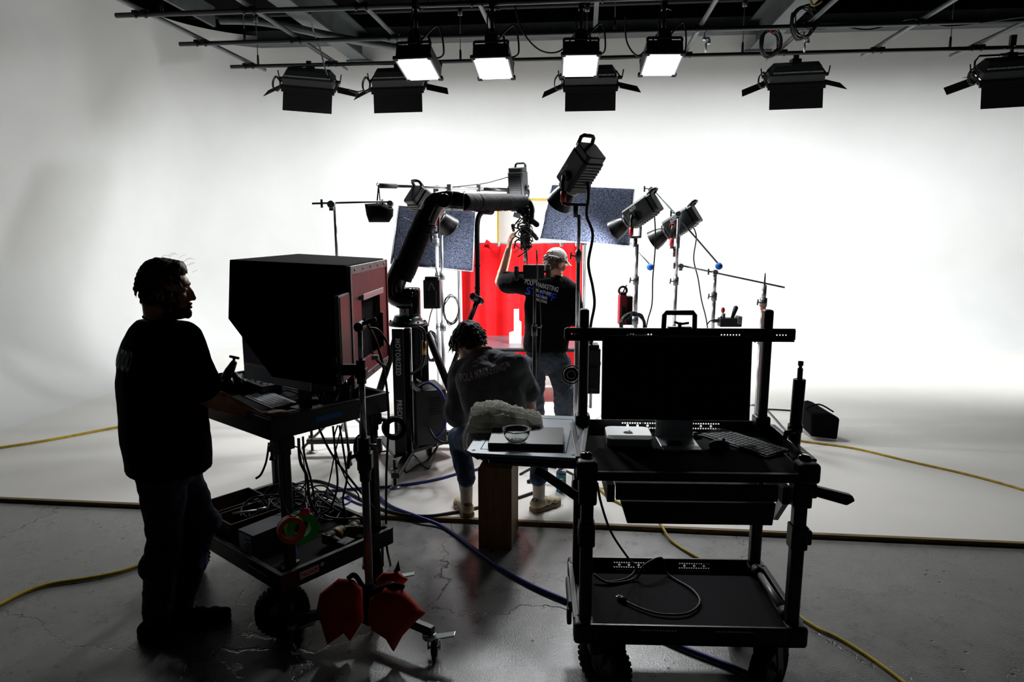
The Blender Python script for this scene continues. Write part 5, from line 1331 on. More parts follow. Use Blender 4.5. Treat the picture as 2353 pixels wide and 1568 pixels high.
for i in range(22):
    c = rpx(1103 + i * 4.4, 466, Df(1103 + i * 4.4)); mb.torus(c, 0.0705 - 0.0004 * i, 0.004 + 0.002 * rn.random(), V((1, rn.uniform(-0.35, 0.35), rn.uniform(0.1, 0.6))), 26, 6)
mb.build('sleeve_folds', 'robot_sleeve', fa, True)
rp('sleeve_tail', 'robot_sleeve', lambda mb: mb.limb([rpx(1108, 478, Df(1108)), rpx(1128, 486, Df(1128))], [0.05, 0.028]))
rp('hose', 'black_plastic', lambda mb: mb.tube([rpx(1112, 484, Df(1112)), rpx(1100, 498, Df(1100)), rpx(1096, 530, Df(1096)), rpx(1097, 600, Df(1097)), rpx(1097, 680, Df(1097))], 0.0205, 12, k=6))
rp('hose', 'black_plastic', lambda mb: mb.tube([rpx(1097, 690, Df(1097)), rpx(1075, 748, 5.38), rpx(1028, 876, 5.32)], 0.02, 12))
rp('hose_joint', 'black_metal', lambda mb: (mb.box(rpx(1095, 687, Df(1095)), (0.08, 0.05, 0.06), rot=Matrix.Rotation(0.5, 3, 'Y')), mb.cyl(rpx(1085, 680, Df(1085)), rpx(1106, 694, Df(1106)), 0.03, n=10)), bevel=0.006)
for y_ in (608, 660): rp('hose_strap', 'rubber', lambda mb: mb.cyl(rpx(1097, y_, Df(1097)), rpx(1097, y_ + 4, Df(1097)), 0.024, n=12))
rp('wrist', 'black_gloss', lambda mb: mb.tube([rpx(1196, 466, Df(1196)), rpx(1208, 470, Df(1208)), rpx(1214, 482, Df(1214)), rpx(1214, 500, Df(1214)), rpx(1213, 516, Df(1213))], [0.055, 0.056, 0.054, 0.05, 0.048], 20, k=4))
rp('wrist_cap', 'grey_metal', lambda mb: mb.cyl(rpx(1205, 466, Df(1205)) - V((0, 0.06, 0)), rpx(1205, 466, Df(1205)), 0.034, n=24), bevel=0.004)
# camera head below the wrist
hdp = rp('camera_body', 'black_plastic', lambda mb: (mb.box(rpx(1208, 530, Df(1208)), (0.08, 0.1, 0.1)), mb.box(rpx(1207, 555, Df(1207)), (0.085, 0.09, 0.12))), bevel=0.008)
rp('camera_plate', 'shelf_grey', lambda mb: mb.box(rpx(1188, 495, Df(1188)), (0.06, 0.05, 0.04), rot=Matrix.Rotation(0.3, 3, 'Y')), hdp, bevel=0.003)
rp('probe_lens', 'chrome', lambda mb: mb.cyl(rpx(1208, 572, Df(1208)), rpx(1206, 604, Df(1206)), 0.0125, n=16), hdp)
rp('probe_tip', 'black_metal', lambda mb: mb.cyl(rpx(1208, 566, Df(1208)), rpx(1208, 578, Df(1208)), 0.022, n=16), hdp)
rp('foam_tube', 'black_cloth', lambda mb: mb.limb([rpx(1190, 482, Df(1190)), rpx(1233, 516, Df(1233))], [0.022, 0.024]), hdp)
rp('follow_motor', 'black_metal', lambda mb: mb.limb([rpx(1222, 534, Df(1222)), rpx(1233, 548, Df(1233))], [0.02, 0.019]), hdp)
rp('follow_motor', 'black_metal', lambda mb: mb.limb([rpx(1178, 518, Df(1178)), rpx(1180, 530, Df(1180))], [0.014, 0.012]), hdp)
rn = random.Random(21)
for i in range(12):
    x_, y_ = rn.uniform(1190, 1216), rn.uniform(492, 530)
    pts = [rpx(x_, y_, 5.89)]
    for j in range(4): pts.append(rpx(1206 + rn.uniform(-26, 22), y_ + 14 * (j + 1) + rn.uniform(-8, 8), 5.88 - 0.05 * rn.random()))
    rp('head_cable', 'cable_black', lambda mb: mb.tube(pts, 0.0035 + 0.003 * rn.random(), 5, k=4), hdp)
# cables on the column and the controller box
rp('column_cable', 'cable_black', lambda mb: mb.tube([rpx(962, 752, 5.0), rpx(974, 762, 5.0), rpx(976, 800, 4.99), rpx(970, 840, 5.0), rpx(945, 860, 5.1)], 0.012, 8, k=5))
rp('connector', 'brass', lambda mb: mb.cyl(rpx(975, 784, 4.99), rpx(975, 815, 4.99), 0.016, n=12))
ctl = thing('controller_box', 'dark steel controller box with a vent and handle beneath the robot column', 'control box', (rpx(975, 990, 5.3).x, 5.32, zpl + 0.02))
cbx = rpx(975, 945, 5.15)
zt_, zb2 = rpx(975, 898, 5.1).z, zpl + 0.07
MB().box((cbx.x, 5.28, (zt_ + zb2) / 2), (0.235, 0.36, zt_ - zb2), rot=0.35).build('case', 'fixture_grey', ctl, True, bevel=0.005)
Mv = Matrix.Translation((cbx.x, 5.28, (zt_ + zb2) / 2)) @ Matrix.Rotation(0.35, 4, 'Z')
mb = MB()
for i in range(9): mb.box((0.03, -0.182, 0.02 + i * 0.016), (0.1, 0.004, 0.007), M=Mv)
mb.build('vent', 'black_metal', ctl, True)
mb = MB(); mb.tube([Mv @ V((-0.05, -0.06, (zt_ - zb2) / 2)), Mv @ V((-0.05, -0.06, (zt_ - zb2) / 2 + 0.035)), Mv @ V((-0.05, 0.08, (zt_ - zb2) / 2 + 0.035)), Mv @ V((-0.05, 0.08, (zt_ - zb2) / 2))], 0.009, 8); mb.build('handle', 'black_metal', ctl, True)
for sx in (-1, 1): MB().box(Mv @ V((sx * 0.08, 0, -(zt_ - zb2) / 2 - 0.025)), (0.03, 0.2, 0.05)).build('foot', 'black_metal', ctl, True)
solo(cable([at(962, 890, 5.25), at(985, 880, 5.1), at(1012, 900, 5.0), at(1024, 940, 4.95), at(1020, 985, 4.95), at(1000, 1003, 5.0), at(985, 990, 5.05)], 0.012), 'robot_cable', 'cable_blue', 'thick dark blue cable arching from the controller box behind the seated man', 'cable')
solo(cable([at(986, 985, 5.02), at(1000, 1008, 4.95), at(1018, 1018, 4.95), at(1032, 1018, 4.95)], 0.011), 'robot_cable', 'cable_black', 'grey-tipped black cable plugged into the underside of the controller box', 'cable')
solo(cable([gz(870, 1040, 0.03), gz(905, 1035, 0.06), gz(928, 1040, 0.1), gz(932, 1075, 0.02) + V((0, 0, 0.05)), gz(932, 1086, 0.03), gz(960, 1068, 0.03), gz(985, 1055, 0.03), gz(1015, 1010, 0.15)], 0.008), 'floor_cable', 'cable_black', 'black cable dropping to the white floor in front of the robot base', 'cable')
solo(cable([gz(935, 1040, 0.1), gz(955, 1050, 0.03), gz(980, 1076, 0.03), gz(990, 1070, 0.03), gz(1000, 1040, 0.03), gz(1012, 1015, 0.12)], 0.006), 'floor_cable', 'cable_black', 'black cable making a V on the floor under the robot platform', 'cable')

# ---------------------------------------------------------------- light stands, fixtures, flags
def legs3(t, x, y, r_=0.38, h=0.34, m='chrome', rot=0.0):
    for i in range(3):
        a = rot + i * R(120)
        e = V((x + r_ * math.cos(a), y + r_ * math.sin(a), ZC + 0.012))
        MB().tube([V((x, y, h)), V((x + 0.06 * math.cos(a), y + 0.06 * math.sin(a), h)), e], 0.0115, 8).build('leg', m, t, True)
        MB().ell(e, (0.018, 0.018, 0.012), n=8, m=5).build('rubber_foot', 'rubber', t, True)
def cstand(x, y, secs, label, rot=0.3, lm='chrome', collars=True, cat='stand', name='light_stand'):
    t = thing(name, label, cat, (x, y, ZC))
    for i, (za, zb_, r_) in enumerate(secs):
        MB().cyl((x, y, za), (x, y, zb_), r_, n=14).build('pole', 'chrome', t, True)
        if collars and i:
            c = MB(); c.cyl((x, y, za - 0.03), (x, y, za + 0.045), r_ + 0.011, n=14); c.cyl((x, y, za), (x - 0.055, y - 0.02, za + 0.01), 0.006, n=6); c.bar((x - 0.055, y - 0.02, za + 0.035), (x - 0.06, y - 0.02, za - 0.015), 0.01, 0.014)
            c.build('collar', 'grey_metal', t, True)
    legs3(t, x, y, rot=rot, m=lm)
    return t
def fixture(pos, aim, label, scale=1.0, power=0.0, yoke_down=True, logo=False, spot=R(140), knob=None):
    t = thing('spot_light', label, 'studio light', pos, 0, 'black cylinder studio lights')
    z = -V(aim).normalized(); x = V((0, 0, 1)).cross(z).normalized(); y = z.cross(x)
    M = Matrix(((x.x, y.x, z.x, 0), (x.y, y.y, z.y, 0), (x.z, y.z, z.z, 0), (0, 0, 0, 1))) @ Matrix.Scale(scale, 4)
    def b(name, m, fn, parent=None, **k):
        mb = MB(); fn(mb); mb.v = [M @ p for p in mb.v]; return mb.build(name, m, parent or t, **k)
    oct_ = [(0.075, -0.095), (0.095, -0.075), (0.095, 0.075), (0.075, 0.095), (-0.075, 0.095), (-0.095, 0.075), (-0.095, -0.075), (-0.075, -0.095)]
    body = b('body', 'fixture_grey', lambda mb: mb.prism(oct_, 0.26, z0=-0.08), bevel=0.006)
    b('front_ring', 'black_metal', lambda mb: mb.lathe([(0.06, -0.12), (0.08, -0.115), (0.085, -0.08), (0.06, -0.08)], None, 28), body)
    b('rear_cap', 'black_plastic', lambda mb: mb.prism([(p[0] * 0.92, p[1] * 0.92) for p in oct_], 0.05, z0=0.18), bevel=0.006)
    b('handle', 'black_plastic', lambda mb: mb.tube([(-0.065, 0.08, 0.2), (-0.06, 0.1, 0.26), (-0.04, 0.1, 0.275), (0.04, 0.1, 0.275), (0.06, 0.1, 0.26), (0.065, 0.08, 0.2)], 0.014, 8))
    for i in range(8): b('cooling_fin', 'black_metal', lambda mb: mb.box((0, -0.094, -0.03 + i * 0.025), (0.15, 0.012, 0.01)), body)
    b('reflector', 'black_metal', lambda mb: mb.lathe([(0.056, -0.115), (0.072, -0.15), (0.088, -0.2), (0.098, -0.26), (0.1, -0.262), (0.096, -0.262), (0.084, -0.2), (0.068, -0.15), (0.052, -0.118), (0.0, -0.118)], None, 32))
    b('lamp', 'lamp_face', lambda mb: mb.cyl((0, 0, -0.121), (0, 0, -0.126), 0.04, n=20))
    for s in (-1, 1):
        kb = b('tilt_knob', 'black_plastic', lambda mb: mb.cyl((s * 0.095, 0, 0.0), (s * 0.125, 0, 0.0), 0.036, n=20), bevel=0.004)
        if s == (knob or -1) and logo:
            b('knob_ring', 'cap_orange', lambda mb: mb.torus((s * 0.126, 0, 0), 0.026, 0.003, (1, 0, 0), 20, 6), kb)
            b('knob_mark', 'print_white', lambda mb: (mb.bar((s * 0.126, -0.014, -0.012), (s * 0.126, 0.016, 0.0), 0.003), mb.bar((s * 0.126, 0.016, 0.0), (s * 0.126, -0.014, 0.012), 0.003)), kb)
    sd = 1 if knob is None else knob
    bm_ = text_on('600', M @ plane_M((-0.0956, 0.05, 0.03), (0, 0, 1), (0, 1, 0)), 0.05, 0.9); bm_.build('lettering', 'print_grey', body)
    # yoke hangs straight down in world space
    hx = x * 0.12 * scale
    L_ = 0.2 * scale
    dn = V((0, 0, -1)) if yoke_down else V((0, 0, 1))
    mb = MB(); mb.tube([hx, hx + dn * 0.05 * scale + x * 0.01, hx + dn * L_, dn * L_ + x * 0.09 * scale], 0.013 * scale, 8); mb.tube([-hx, -hx + dn * 0.05 * scale - x * 0.01, -hx + dn * L_, dn * L_ - x * 0.09 * scale], 0.013 * scale, 8)
    mb.bar(dn * L_ - x * 0.1 * scale, dn * L_ + x * 0.1 * scale, 0.04 * scale, 0.02 * scale, up=(0, 0, 1)); mb.cyl(dn * L_, dn * (L_ + 0.09 * scale), 0.018 * scale, n=12)
    yk = mb.build('yoke', 'black_metal', t)
    MB().cyl(-hx + dn * L_ * 0.55, -hx + dn * L_ * 0.92, 0.021 * scale, n=12).build('red_lock', 'red_plastic', yk)
    if power:
        a = bpy.data.lights.new('spot_lamp', 'SPOT'); a.energy, a.spot_size, a.spot_blend, a.shadow_soft_size, a.color = power, spot, 0.6, 0.06, (0.97, 0.98, 1.0)
        lo = bpy.data.objects.new('spot_lamp', a); C.objects.link(lo); lo.parent = t
        lo.matrix_local = Matrix(((x.x, y.x, z.x, 0), (x.y, y.y, z.y, 0), (x.z, y.z, z.z, 0), (0, 0, 0, 1))) @ Matrix.Translation((0, 0, -0.255 * scale))
    return t
DA, DB, DC = 5.0, 6.3, 6.6
pA = at(1324, 405, DA); fixture(pA, (-0.42, 0.55, -0.72), 'tallest studio light, high above the standing man, tipped down to the left', 1.0, POW_SPOT * 0.012)
sA = cstand(at(1331, 480, DA).x, DA, [(0.2, 1.15, 0.019), (1.12, 1.75, 0.0155), (1.7, pA.z - 0.27, 0.013)], 'chrome stand of the tallest light, beside the standing man\'s right arm', R(80))
pB = at(1462, 495, DB); fixture(pB, (-0.72, 0.42, -0.55), 'studio light with a tall handle aimed left at the bright flag', 0.98, POW_SPOT, logo=False)
sB = cstand(at(1464, 560, DB).x, DB, [(0.2, 1.05, 0.027), (1.05, 1.45, 0.023), (1.42, pB.z - 0.26, 0.016)], 'thick chrome stand under the light that lights the right flag', R(40))
pC = at(1553, 520, DC); fixture(pC, (-0.74, 0.4, -0.54), 'lowest right studio light with a round coloured logo on its knob', 1.0, POW_SPOT * 0.07, logo=True)
sC = cstand(at(1555, 600, DC - 0.15).x, DC - 0.15, [(0.2, 0.95, 0.021), (0.93, 1.45, 0.0175), (1.4, at(1558, 485, DC - 0.15).z, 0.0145)], 'slim chrome stand in front of the lowest right studio light', R(10))
pD = at(990, 482, 6.2); fixture(pD, (0.62, 0.5, -0.6), 'studio light half hidden behind the robot elbow, aimed at the left flag', 1.0, POW_SPOT * 0.5)
sD = cstand(at(1016, 640, 6.35).x, 6.35, [(0.36, 1.0, 0.02), (0.98, 1.5, 0.0175), (1.46, 1.85, 0.014)], 'chrome stand with red legs holding the control box behind the robot', R(-35), lm='red_paint')
pE = at(1191, 432, 6.9); fixture(pE, (0.05, 0.12, -1), 'studio light hung upright at the end of the overhead boom', 0.85, POW_SPOT * 0.06)
sF = cstand(at(1643, 640, 6.4).x, 6.4, [(0.2, 0.9, 0.021), (0.88, 1.3, 0.0185), (1.26, at(1643, 622, 6.4).z, 0.0155)], 'chrome stand that carries the long slanting rod', R(60))
sG = cstand(at(1754, 700, 5.9).x, 5.9, [(0.2, 0.95, 0.022), (0.93, 1.28, 0.02), (1.26, at(1755, 655, 5.9).z, 0.02)], 'rightmost chrome stand with orange tape round its pole', R(20))
MB().cyl((sG.location.x, 5.9, at(1755, 655, 5.9).z), (sG.location.x, 5.9, at(1756, 628, 5.9).z), 0.009, 0.005, n=10).build('pin', 'black_metal', sG, True)
MB().cyl((sG.location.x, 5.9, at(1755, 712, 5.9).z), (sG.location.x, 5.9, at(1755, 698, 5.9).z), 0.0235, n=14).build('orange_tape', 'cap_orange', sG, True)
sH = cstand(at(771, 520, 5.6).x, 5.6, [(0.2, 1.0, 0.02), (0.98, 1.6, 0.016), (1.55, at(771, 470, 5.6).z, 0.0125)], 'slim dark stand rising behind the hooded monitor', R(50), lm='black_metal')
# rods, knuckles, balls
def rod(a, b, r_, label, m='grey_metal'): return solo(MB().cyl(a, b, r_, n=10), 'steel_rod', m, label, 'rod')
def knuckle(p, label, s=0.75):
    t = thing('grip_knuckle', label, 'grip head', p)
    MB().cyl((0, -0.03 * s, 0), (0, 0.03 * s, 0), 0.034 * s, n=18).build('disc', 'chrome', t, bevel=0.003)
    MB().box((0, 0, -0.03 * s), (0.04 * s, 0.04 * s, 0.05 * s)).build('socket', 'grey_metal', t, bevel=0.003)
    MB().bar((-0.03 * s, 0.0, 0.01 * s), (-0.085 * s, -0.01, 0.015 * s), 0.012 * s).build('spindle', 'grey_metal', t)
    MB().bar((-0.085 * s, -0.01, 0.045 * s), (-0.085 * s, -0.01, -0.03 * s), 0.02 * s, 0.014 * s).build('t_handle', 'grey_metal', t, bevel=0.003)
    return t
rod(at(1508, 442, 6.5), at(1650, 606, 6.42), 0.0085, 'dark rod slanting from the right flag down to the right blue ball')
rod(at(1568, 611, 6.45), at(1803, 661, 6.3), 0.0085, 'long dark rod sloping down to the right past three stands')
rod(at(1447, 556, 6.75), at(1492, 607, 6.6), 0.006, 'short thin rod ending in the left blue ball')
rod(at(717, 468, 5.6), at(902, 463, 5.75), 0.008, 'thin horizontal rod behind the black counterweight bag', 'black_metal')
knuckle(at(1496, 436, 6.5), 'chrome grip head at the top right corner of the right flag'); knuckle(at(1557, 492, 6.42), 'chrome grip head on top of the slim stand by the lowest right light')
knuckle(at(1564, 612, 6.45), 'chrome grip head where the sloping rod starts'); knuckle(at(1643, 626, 6.36), 'chrome grip head under the right blue ball')
knuckle(at(762, 470, 5.58), 'grip head on the slim stand behind the hooded monitor', 0.9); knuckle(at(897, 468, 5.75), 'grip head at the upper left corner of the left flag')
for px, D, lab in (((1652, 612), 6.3, 'right blue foam ball on the tip of the slanting rod'), ((1494, 614), 6.58, 'left blue foam ball on the thin rod by the thick stand')):
    c = at(px[0], px[1], D); t = thing('foam_ball', lab, 'ball', c - V((0, 0, 0.033)), 0, 'blue balls on rod tips')
    MB().ell((0, 0, 0.033), 0.033, n=20, m=12).build('ball', 'ball_blue', t)
    MB().torus((0, 0, 0.033), 0.0332, 0.0012, (0.4, 0.7, 0.6), 24, 5).build('seam', 'print_white', t)
# flags: cloth panels on thin frames
def flag(px4, D4, label, seed):
    P = [at(x, y, d) for (x, y), d in zip(px4, D4)]
    t = thing('cloth_flag', label, 'flag', (P[2] + P[3]) / 2)
    nu, nv = 22, 16
    vs = []
    nrm = (P[1] - P[0]).cross(P[3] - P[0]).normalized()
    for i in range(nu + 1):
        for j in range(nv + 1):
            u, v = i / nu, j / nv
            p = (P[0] * (1 - u) + P[1] * u) * (1 - v) + (P[3] * (1 - u) + P[2] * u) * v
            e = min(u, 1 - u, v, 1 - v)
            vs.append(p + nrm * (0.012 * noise.noise(V((u * 4, v * 3, seed))) + 0.02 * min(e, 0.2)))
    mb = MB().add(vs, [(i * (nv + 1) + j, (i + 1) * (nv + 1) + j, (i + 1) * (nv + 1) + j + 1, i * (nv + 1) + j + 1) for i in range(nu) for j in range(nv)], True)
    o = mb.build('cloth', 'flag_cloth', t, True); q = o.modifiers.new('s', 'SOLIDIFY'); q.thickness = 0.004
    for a, b in ((0, 1), (1, 2), (2, 3), (3, 0)): MB().cyl(P[a], P[b], 0.006, n=8).build('frame_rod', 'grey_metal', t, True)
    return t
flag([(1268, 426), (1458, 436), (1446, 566), (1240, 549)], [7.15, 7.1, 6.75, 6.8], 'dark speckled cloth flag at the right, brightly lit along its lower half', 1.0)
flag([(916, 474), (1092, 487), (1086, 624), (898, 606)], [7.1, 7.15, 6.8, 6.7], 'dark blue cloth flag at the left behind the robot arm', 5.0)
# overhead boom with counterweight bag
bm = thing('light_boom', 'overhead boom carrying the upright studio light above the stage', 'boom', at(1000, 436, 6.6))
MB().cyl(at(873, 427, 6.3), at(911, 428, 6.4), 0.022, n=12).build('grip_end', 'rubber', bm, True)
MB().cyl(at(910, 428, 6.4), at(1110, 434, 6.75), 0.0145, n=12).build('pole', 'chrome', bm, True)
MB().cyl(at(1100, 434, 6.74), at(1172, 437, 6.88), 0.0185, n=12).build('pole', 'black_metal', bm, True)
MB().torus(at(869, 424, 6.3), 0.014, 0.004, (0, 1, 0), 14, 5).build('hook', 'chrome', bm, True)
for x_, y_, d_ in ((1032, 432, 6.6), (1100, 432, 6.74)): MB().box(at(x_, y_, d_), (0.04, 0.05, 0.07)).build('clamp', 'grey_metal', bm, True, bevel=0.006)
MB().box(at(1002, 437, 6.58), (0.05, 0.05, 0.09)).build('pivot', 'grey_metal', bm, True, bevel=0.006)
sI = cstand(at(1000, 445, 6.6).x, 6.66, [(0.2, 1.2, 0.021), (1.18, 1.8, 0.0175), (1.76, at(1000, 442, 6.66).z, 0.0145)], 'chrome stand holding up the overhead boom behind the robot elbow', R(15))
solo(cable([at(1195, 424, 6.85), at(1172, 408, 6.85), at(1150, 412, 6.82), at(1110, 422, 6.75), at(1040, 430, 6.6)], 0.006), 'boom_cable', 'cable_black', 'thin black cable arching above the overhead boom', 'cable')
bag = thing('counterweight_bag', 'black bag hanging by straps from the left end of the boom', 'bag', at(872, 511, 6.2))
pillow('pouch', 'black_cloth', [at(838, 469, 6.2), at(882, 466, 6.2), at(904, 480, 6.2), at(903, 497, 6.2), at(894, 511, 6.2), at(848, 511, 6.2), at(842, 494, 6.2)], (0, -1, 0.1), 0.07, bag, seed=3.0)
for x_ in (866, 874): MB().bar(at(870, 426, 6.27), at(x_, 470, 6.2), 0.03, 0.006, up=(1, 0, 0)).build('strap', 'black_cloth', bag, True)
# control boxes and coils
def ctrl_box(px, D, size, m, label, logo=True):
    c = at(px[0], px[1], D); t = thing('ballast_box', label, 'ballast', c - V((0, 0, size[2] / 2)))
    MB().box((0, 0, size[2] / 2), size).build('case', m, t, bevel=0.008)
    MB().box((0, 0, size[2] + 0.012), (size[0] * 0.8, size[1] * 0.8, 0.03)).build('connector_panel', 'black_plastic', t, bevel=0.004)
    MB().box((0, -size[1] / 2 - 0.004, size[2] * 0.36), (size[0] * 0.55, 0.012, size[2] * 0.5)).build('battery_plate', 'black_plastic', t, bevel=0.003)
    if logo:
        mb = MB(); z = size[2] * 0.78; y = -size[1] / 2 - 0.001
        mb.bar((-0.03, y, z - 0.035), (0.0, y, z + 0.03), 0.005, 0.002); mb.bar((0.0, y, z + 0.03), (0.03, y, z - 0.035), 0.005, 0.002); mb.bar((-0.012, y, z - 0.035), (-0.03, y, z - 0.035), 0.005, 0.002)
        mb.build('logo_mark', 'print_white', t)
    return t
ctrl_box((993, 676, ), 6.15, (0.15, 0.08, 0.26), 'fixture_grey', 'grey ballast box with an angular white mark hung behind the robot column')
rb_ = ctrl_box((1430, 712), 6.2, (0.07, 0.11, 0.27), 'red_paint', 'red-sided ballast box hung on the thick chrome stand', False)
MB().box((0.06, 0, 0.13), (0.05, 0.1, 0.26)).build('side_case', 'black_plastic', rb_, bevel=0.006)
MB().torus((0.0, 0, 0.31), 0.036, 0.011, (0, 1, 0), 20, 7).build('handle_ring', 'black_plastic', rb_)
def vcoil(px, D, rx_, rz_, turns, label, r_=0.006, m='cable_black', seed=0):
    rn = random.Random(seed); c = at(px[0], px[1], D); pts = []
    for i in range(turns * 9):
        a = i * 2 * math.pi / 9 + R(90); k = rn.uniform(0.8, 1.12)
        pts.append(c + V((rx_ * k * math.cos(a), rn.uniform(-0.025, 0.025), rz_ * k * math.sin(a) - rz_)))
    return solo(MB().tube(pts, r_, 5, k=3), 'cable_coil', m, label, 'cable')
vcoil((1456, 720), 6.1, 0.11, 0.11, 6, 'black coil of cable hanging on the thick chrome stand', 0.009, seed=1)
vcoil((1036, 680), 6.25, 0.07, 0.13, 5, 'thin loose coil of cable beside the red curtain', 0.004, seed=2)
vcoil((990, 762), 5.9, 0.05, 0.13, 6, 'dense coil of cable just right of the robot column', 0.006, seed=3)
pb = thing('junction_box', 'grey junction box with a black lever and red plug behind the monitor bar', 'junction box', at(1676, 748, 6.2))
MB().box((0, 0, 0.03), (0.2, 0.1, 0.08)).build('case', 'fixture_grey', pb, bevel=0.01); MB().box((0.075, -0.02, 0.055), (0.04, 0.09, 0.07)).build('end_panel', 'grey_metal', pb, bevel=0.006)
MB().limb([V((0.02, 0, 0.06)), V((0.05, 0, 0.16))], [0.014, 0.022]).build('lever', 'black_plastic', pb); MB().cyl((-0.06, 0, 0.06), (-0.06, 0, 0.11), 0.018, n=12).build('socket', 'grey_metal', pb); MB().ell((-0.066, 0, 0.14), (0.018, 0.018, 0.028), n=12, m=8).build('red_plug', 'red_plastic', pb)
MB().box((-0.11, 0.02, 0.04), (0.09, 0.03, 0.03)).build('mount_arm', 'grey_metal', pb)
def drop(pts, r_, lab, m='cable_black'): return solo(cable(pts, r_), 'light_cable', m, lab, 'cable')
drop([at(1349, 400, 4.95), at(1352, 450, 4.95), at(1348, 495, 4.95), at(1362, 540, 4.95), at(1352, 605, 4.95), at(1362, 660, 4.95), at(1366, 700, 4.95), at(1358, 745, 4.95), at(1352, 800, 4.95), at(1345, 900, 4.95), gz(1335, 1040, ZC) ], 0.0105, 'thick black cable snaking down from the tallest light')
drop([at(1492, 480, 6.3), at(1503, 492, 6.3), at(1506, 560, 6.3), at(1500, 640, 6.3), at(1498, 700, 6.3), at(1486, 748, 6.3), at(1470, 860, 6.3)], 0.006, 'black cable falling from the light that lights the right flag')
drop([at(1592, 520, 6.6), at(1600, 545, 6.6), at(1594, 595, 6.6), at(1604, 640, 6.6), at(1612, 690, 6.6), at(1625, 748, 6.6), at(1632, 850, 6.6)], 0.006, 'black cable falling from the lowest right studio light')
drop([at(1424, 748, 6.2), at(1426, 690, 6.2), at(1440, 655, 6.2)], 0.006, 'short black cable running along the red-sided ballast box')
drop([at(1624, 748, 6.2), at(1632, 738, 6.2), at(1650, 735, 6.2), at(1662, 722, 6.2)], 0.006, 'short black cable plugged into the junction box')
drop([at(1000, 540, 6.2), at(925, 500, 6.2), at(918, 530, 6.3), at(930, 590, 6.3), at(934, 615, 6.3)], 0.004, 'thin cable hanging in front of the left flag')
drop([at(1001, 615, 6.2), at(1010, 660, 6.2), at(990, 720, 6.2), at(984, 750, 6.2)], 0.005, 'black cable hanging from the grey ballast box')
bb = ctrl_box((1361, 850), 4.85, (0.1, 0.14, 0.33), 'housing_grey', 'tall black battery box on the stand of the tallest light', False)
for i in range(3): MB().box((0.052, -0.04 + 0.03 * i, 0.22 - 0.06 * i), (0.006, 0.02, 0.025)).build('switch', 'black_plastic', bb)
MB().tube([V((-0.02, 0, 0.34)), V((-0.0, -0.03, 0.4)), V((0.06, -0.04, 0.43)), V((0.1, -0.02, 0.36))], 0.012, 7, k=5).build('cable', 'cable_black', bb)
rl = thing('cable_reel', 'round black reel beside the standing man\'s thigh', 'reel', at(1312, 860, 4.9) - V((0, 0, 0.07)))
MB().cyl((0, -0.02, 0.07), (0, 0.02, 0.07), 0.055, n=28).build('drum', 'black_gloss', rl, bevel=0.004); MB().torus((0, -0.02, 0.07), 0.068, 0.006, (0, 1, 0), 30, 7).build('rim', 'black_plastic', rl); MB().torus((0, -0.022, 0.07), 0.03, 0.003, (0, 1, 0), 24, 6).build('hub_ring', 'grey_metal', rl)
MB().bar((0, 0, 0.07), (0.06, 0.05, 0.08), 0.02).build('mount_arm', 'black_metal', rl)

# ---------------------------------------------------------------- the stage: curtain, table, white block, diffusion frame
DCu = 8.0
ct = thing('red_curtain', 'bright red gathered curtain hanging behind the stage table', 'curtain', (at(1200, 860, DCu).x, DCu, 0.1))
xl, xr = at(1060, 700, DCu).x, at(1337, 700, DCu).x
ztop, zbot = at(1200, 559, DCu).z, at(1200, 866, DCu).z
nu, nv = 220, 16
vs = []
for i in range(nu + 1):
    for j in range(nv + 1):
        u, v = i / nu, j / nv
        f = math.sin(u * 46 + 1.3 * math.sin(u * 9)) * 0.6 + math.sin(u * 23 + 2) * 0.5
        vs.append((xl + (xr - xl) * u + 0.01 * math.sin(u * 31 + v * 2), DCu + 0.085 * f * (0.55 + 0.6 * v) + 0.01 * noise.noise(V((u * 12, v * 4, 0))), ztop - (ztop - zbot) * v - 0.012 * abs(math.sin(u * 14)) * (1 - v) ** 3))
mb = MB().add(vs, [(i * (nv + 1) + j, (i + 1) * (nv + 1) + j, (i + 1) * (nv + 1) + j + 1, i * (nv + 1) + j + 1) for i in range(nu) for j in range(nv)], True)
o = mb.build('drape', 'red_cloth', ct, True); q = o.modifiers.new('s', 'SOLIDIFY'); q.thickness = 0.003
MB().cyl((xl - 0.05, DCu + 0.06, ztop - 0.01), (xr + 0.05, DCu + 0.06, ztop - 0.01), 0.014, n=10).build('rail', 'grey_metal', ct, True)
for s in (xl - 0.03, xr + 0.03):
    MB().cyl((s, DCu + 0.06, ZC), (s, DCu + 0.06, ztop + 0.02), 0.014, n=10).build('upright', 'grey_metal', ct, True)
    MB().bar((s, DCu - 0.25, ZC + 0.015), (s, DCu + 0.35, ZC + 0.015), 0.03, 0.02, up=(0, 0, 1)).build('foot', 'grey_metal', ct, True)
for x_ in (1146, 1290, 1325): MB().box(at(x_, 562, DCu - 0.04), (0.035, 0.03, 0.05)).build('clip', 'zinc', ct, True, bevel=0.006)
MB().prism([(0, 0), (0.1, 0.0), (0.07, 0.03), (0.03, 0.06)], 0.01, plane_M(at(1112, 562, DCu - 0.03), (1, 0, 0), (0, 0, 1))).build('gathered_top', 'red_cloth', ct, True)
tb = thing('stage_table', 'dark streaked stage table with a black edge in front of the curtain', 'table', (at(1240, 800, 7.3).x, 7.3, ZC))
zt_ = at(1240, 799, 6.95).z
tx0, tx1 = at(1108, 799, 6.95).x, at(1372, 799, 6.95).x
MB().box(((tx0 + tx1) / 2, 7.35, zt_ - 0.012), (tx1 - tx0, 0.8, 0.016)).build('table_top', 'table_top', tb, True, bevel=0.003)
MB().box(((tx0 + tx1) / 2, 7.35, zt_ - 0.035), (tx1 - tx0 - 0.02, 0.78, 0.03)).build('edge', 'black_metal', tb, True)
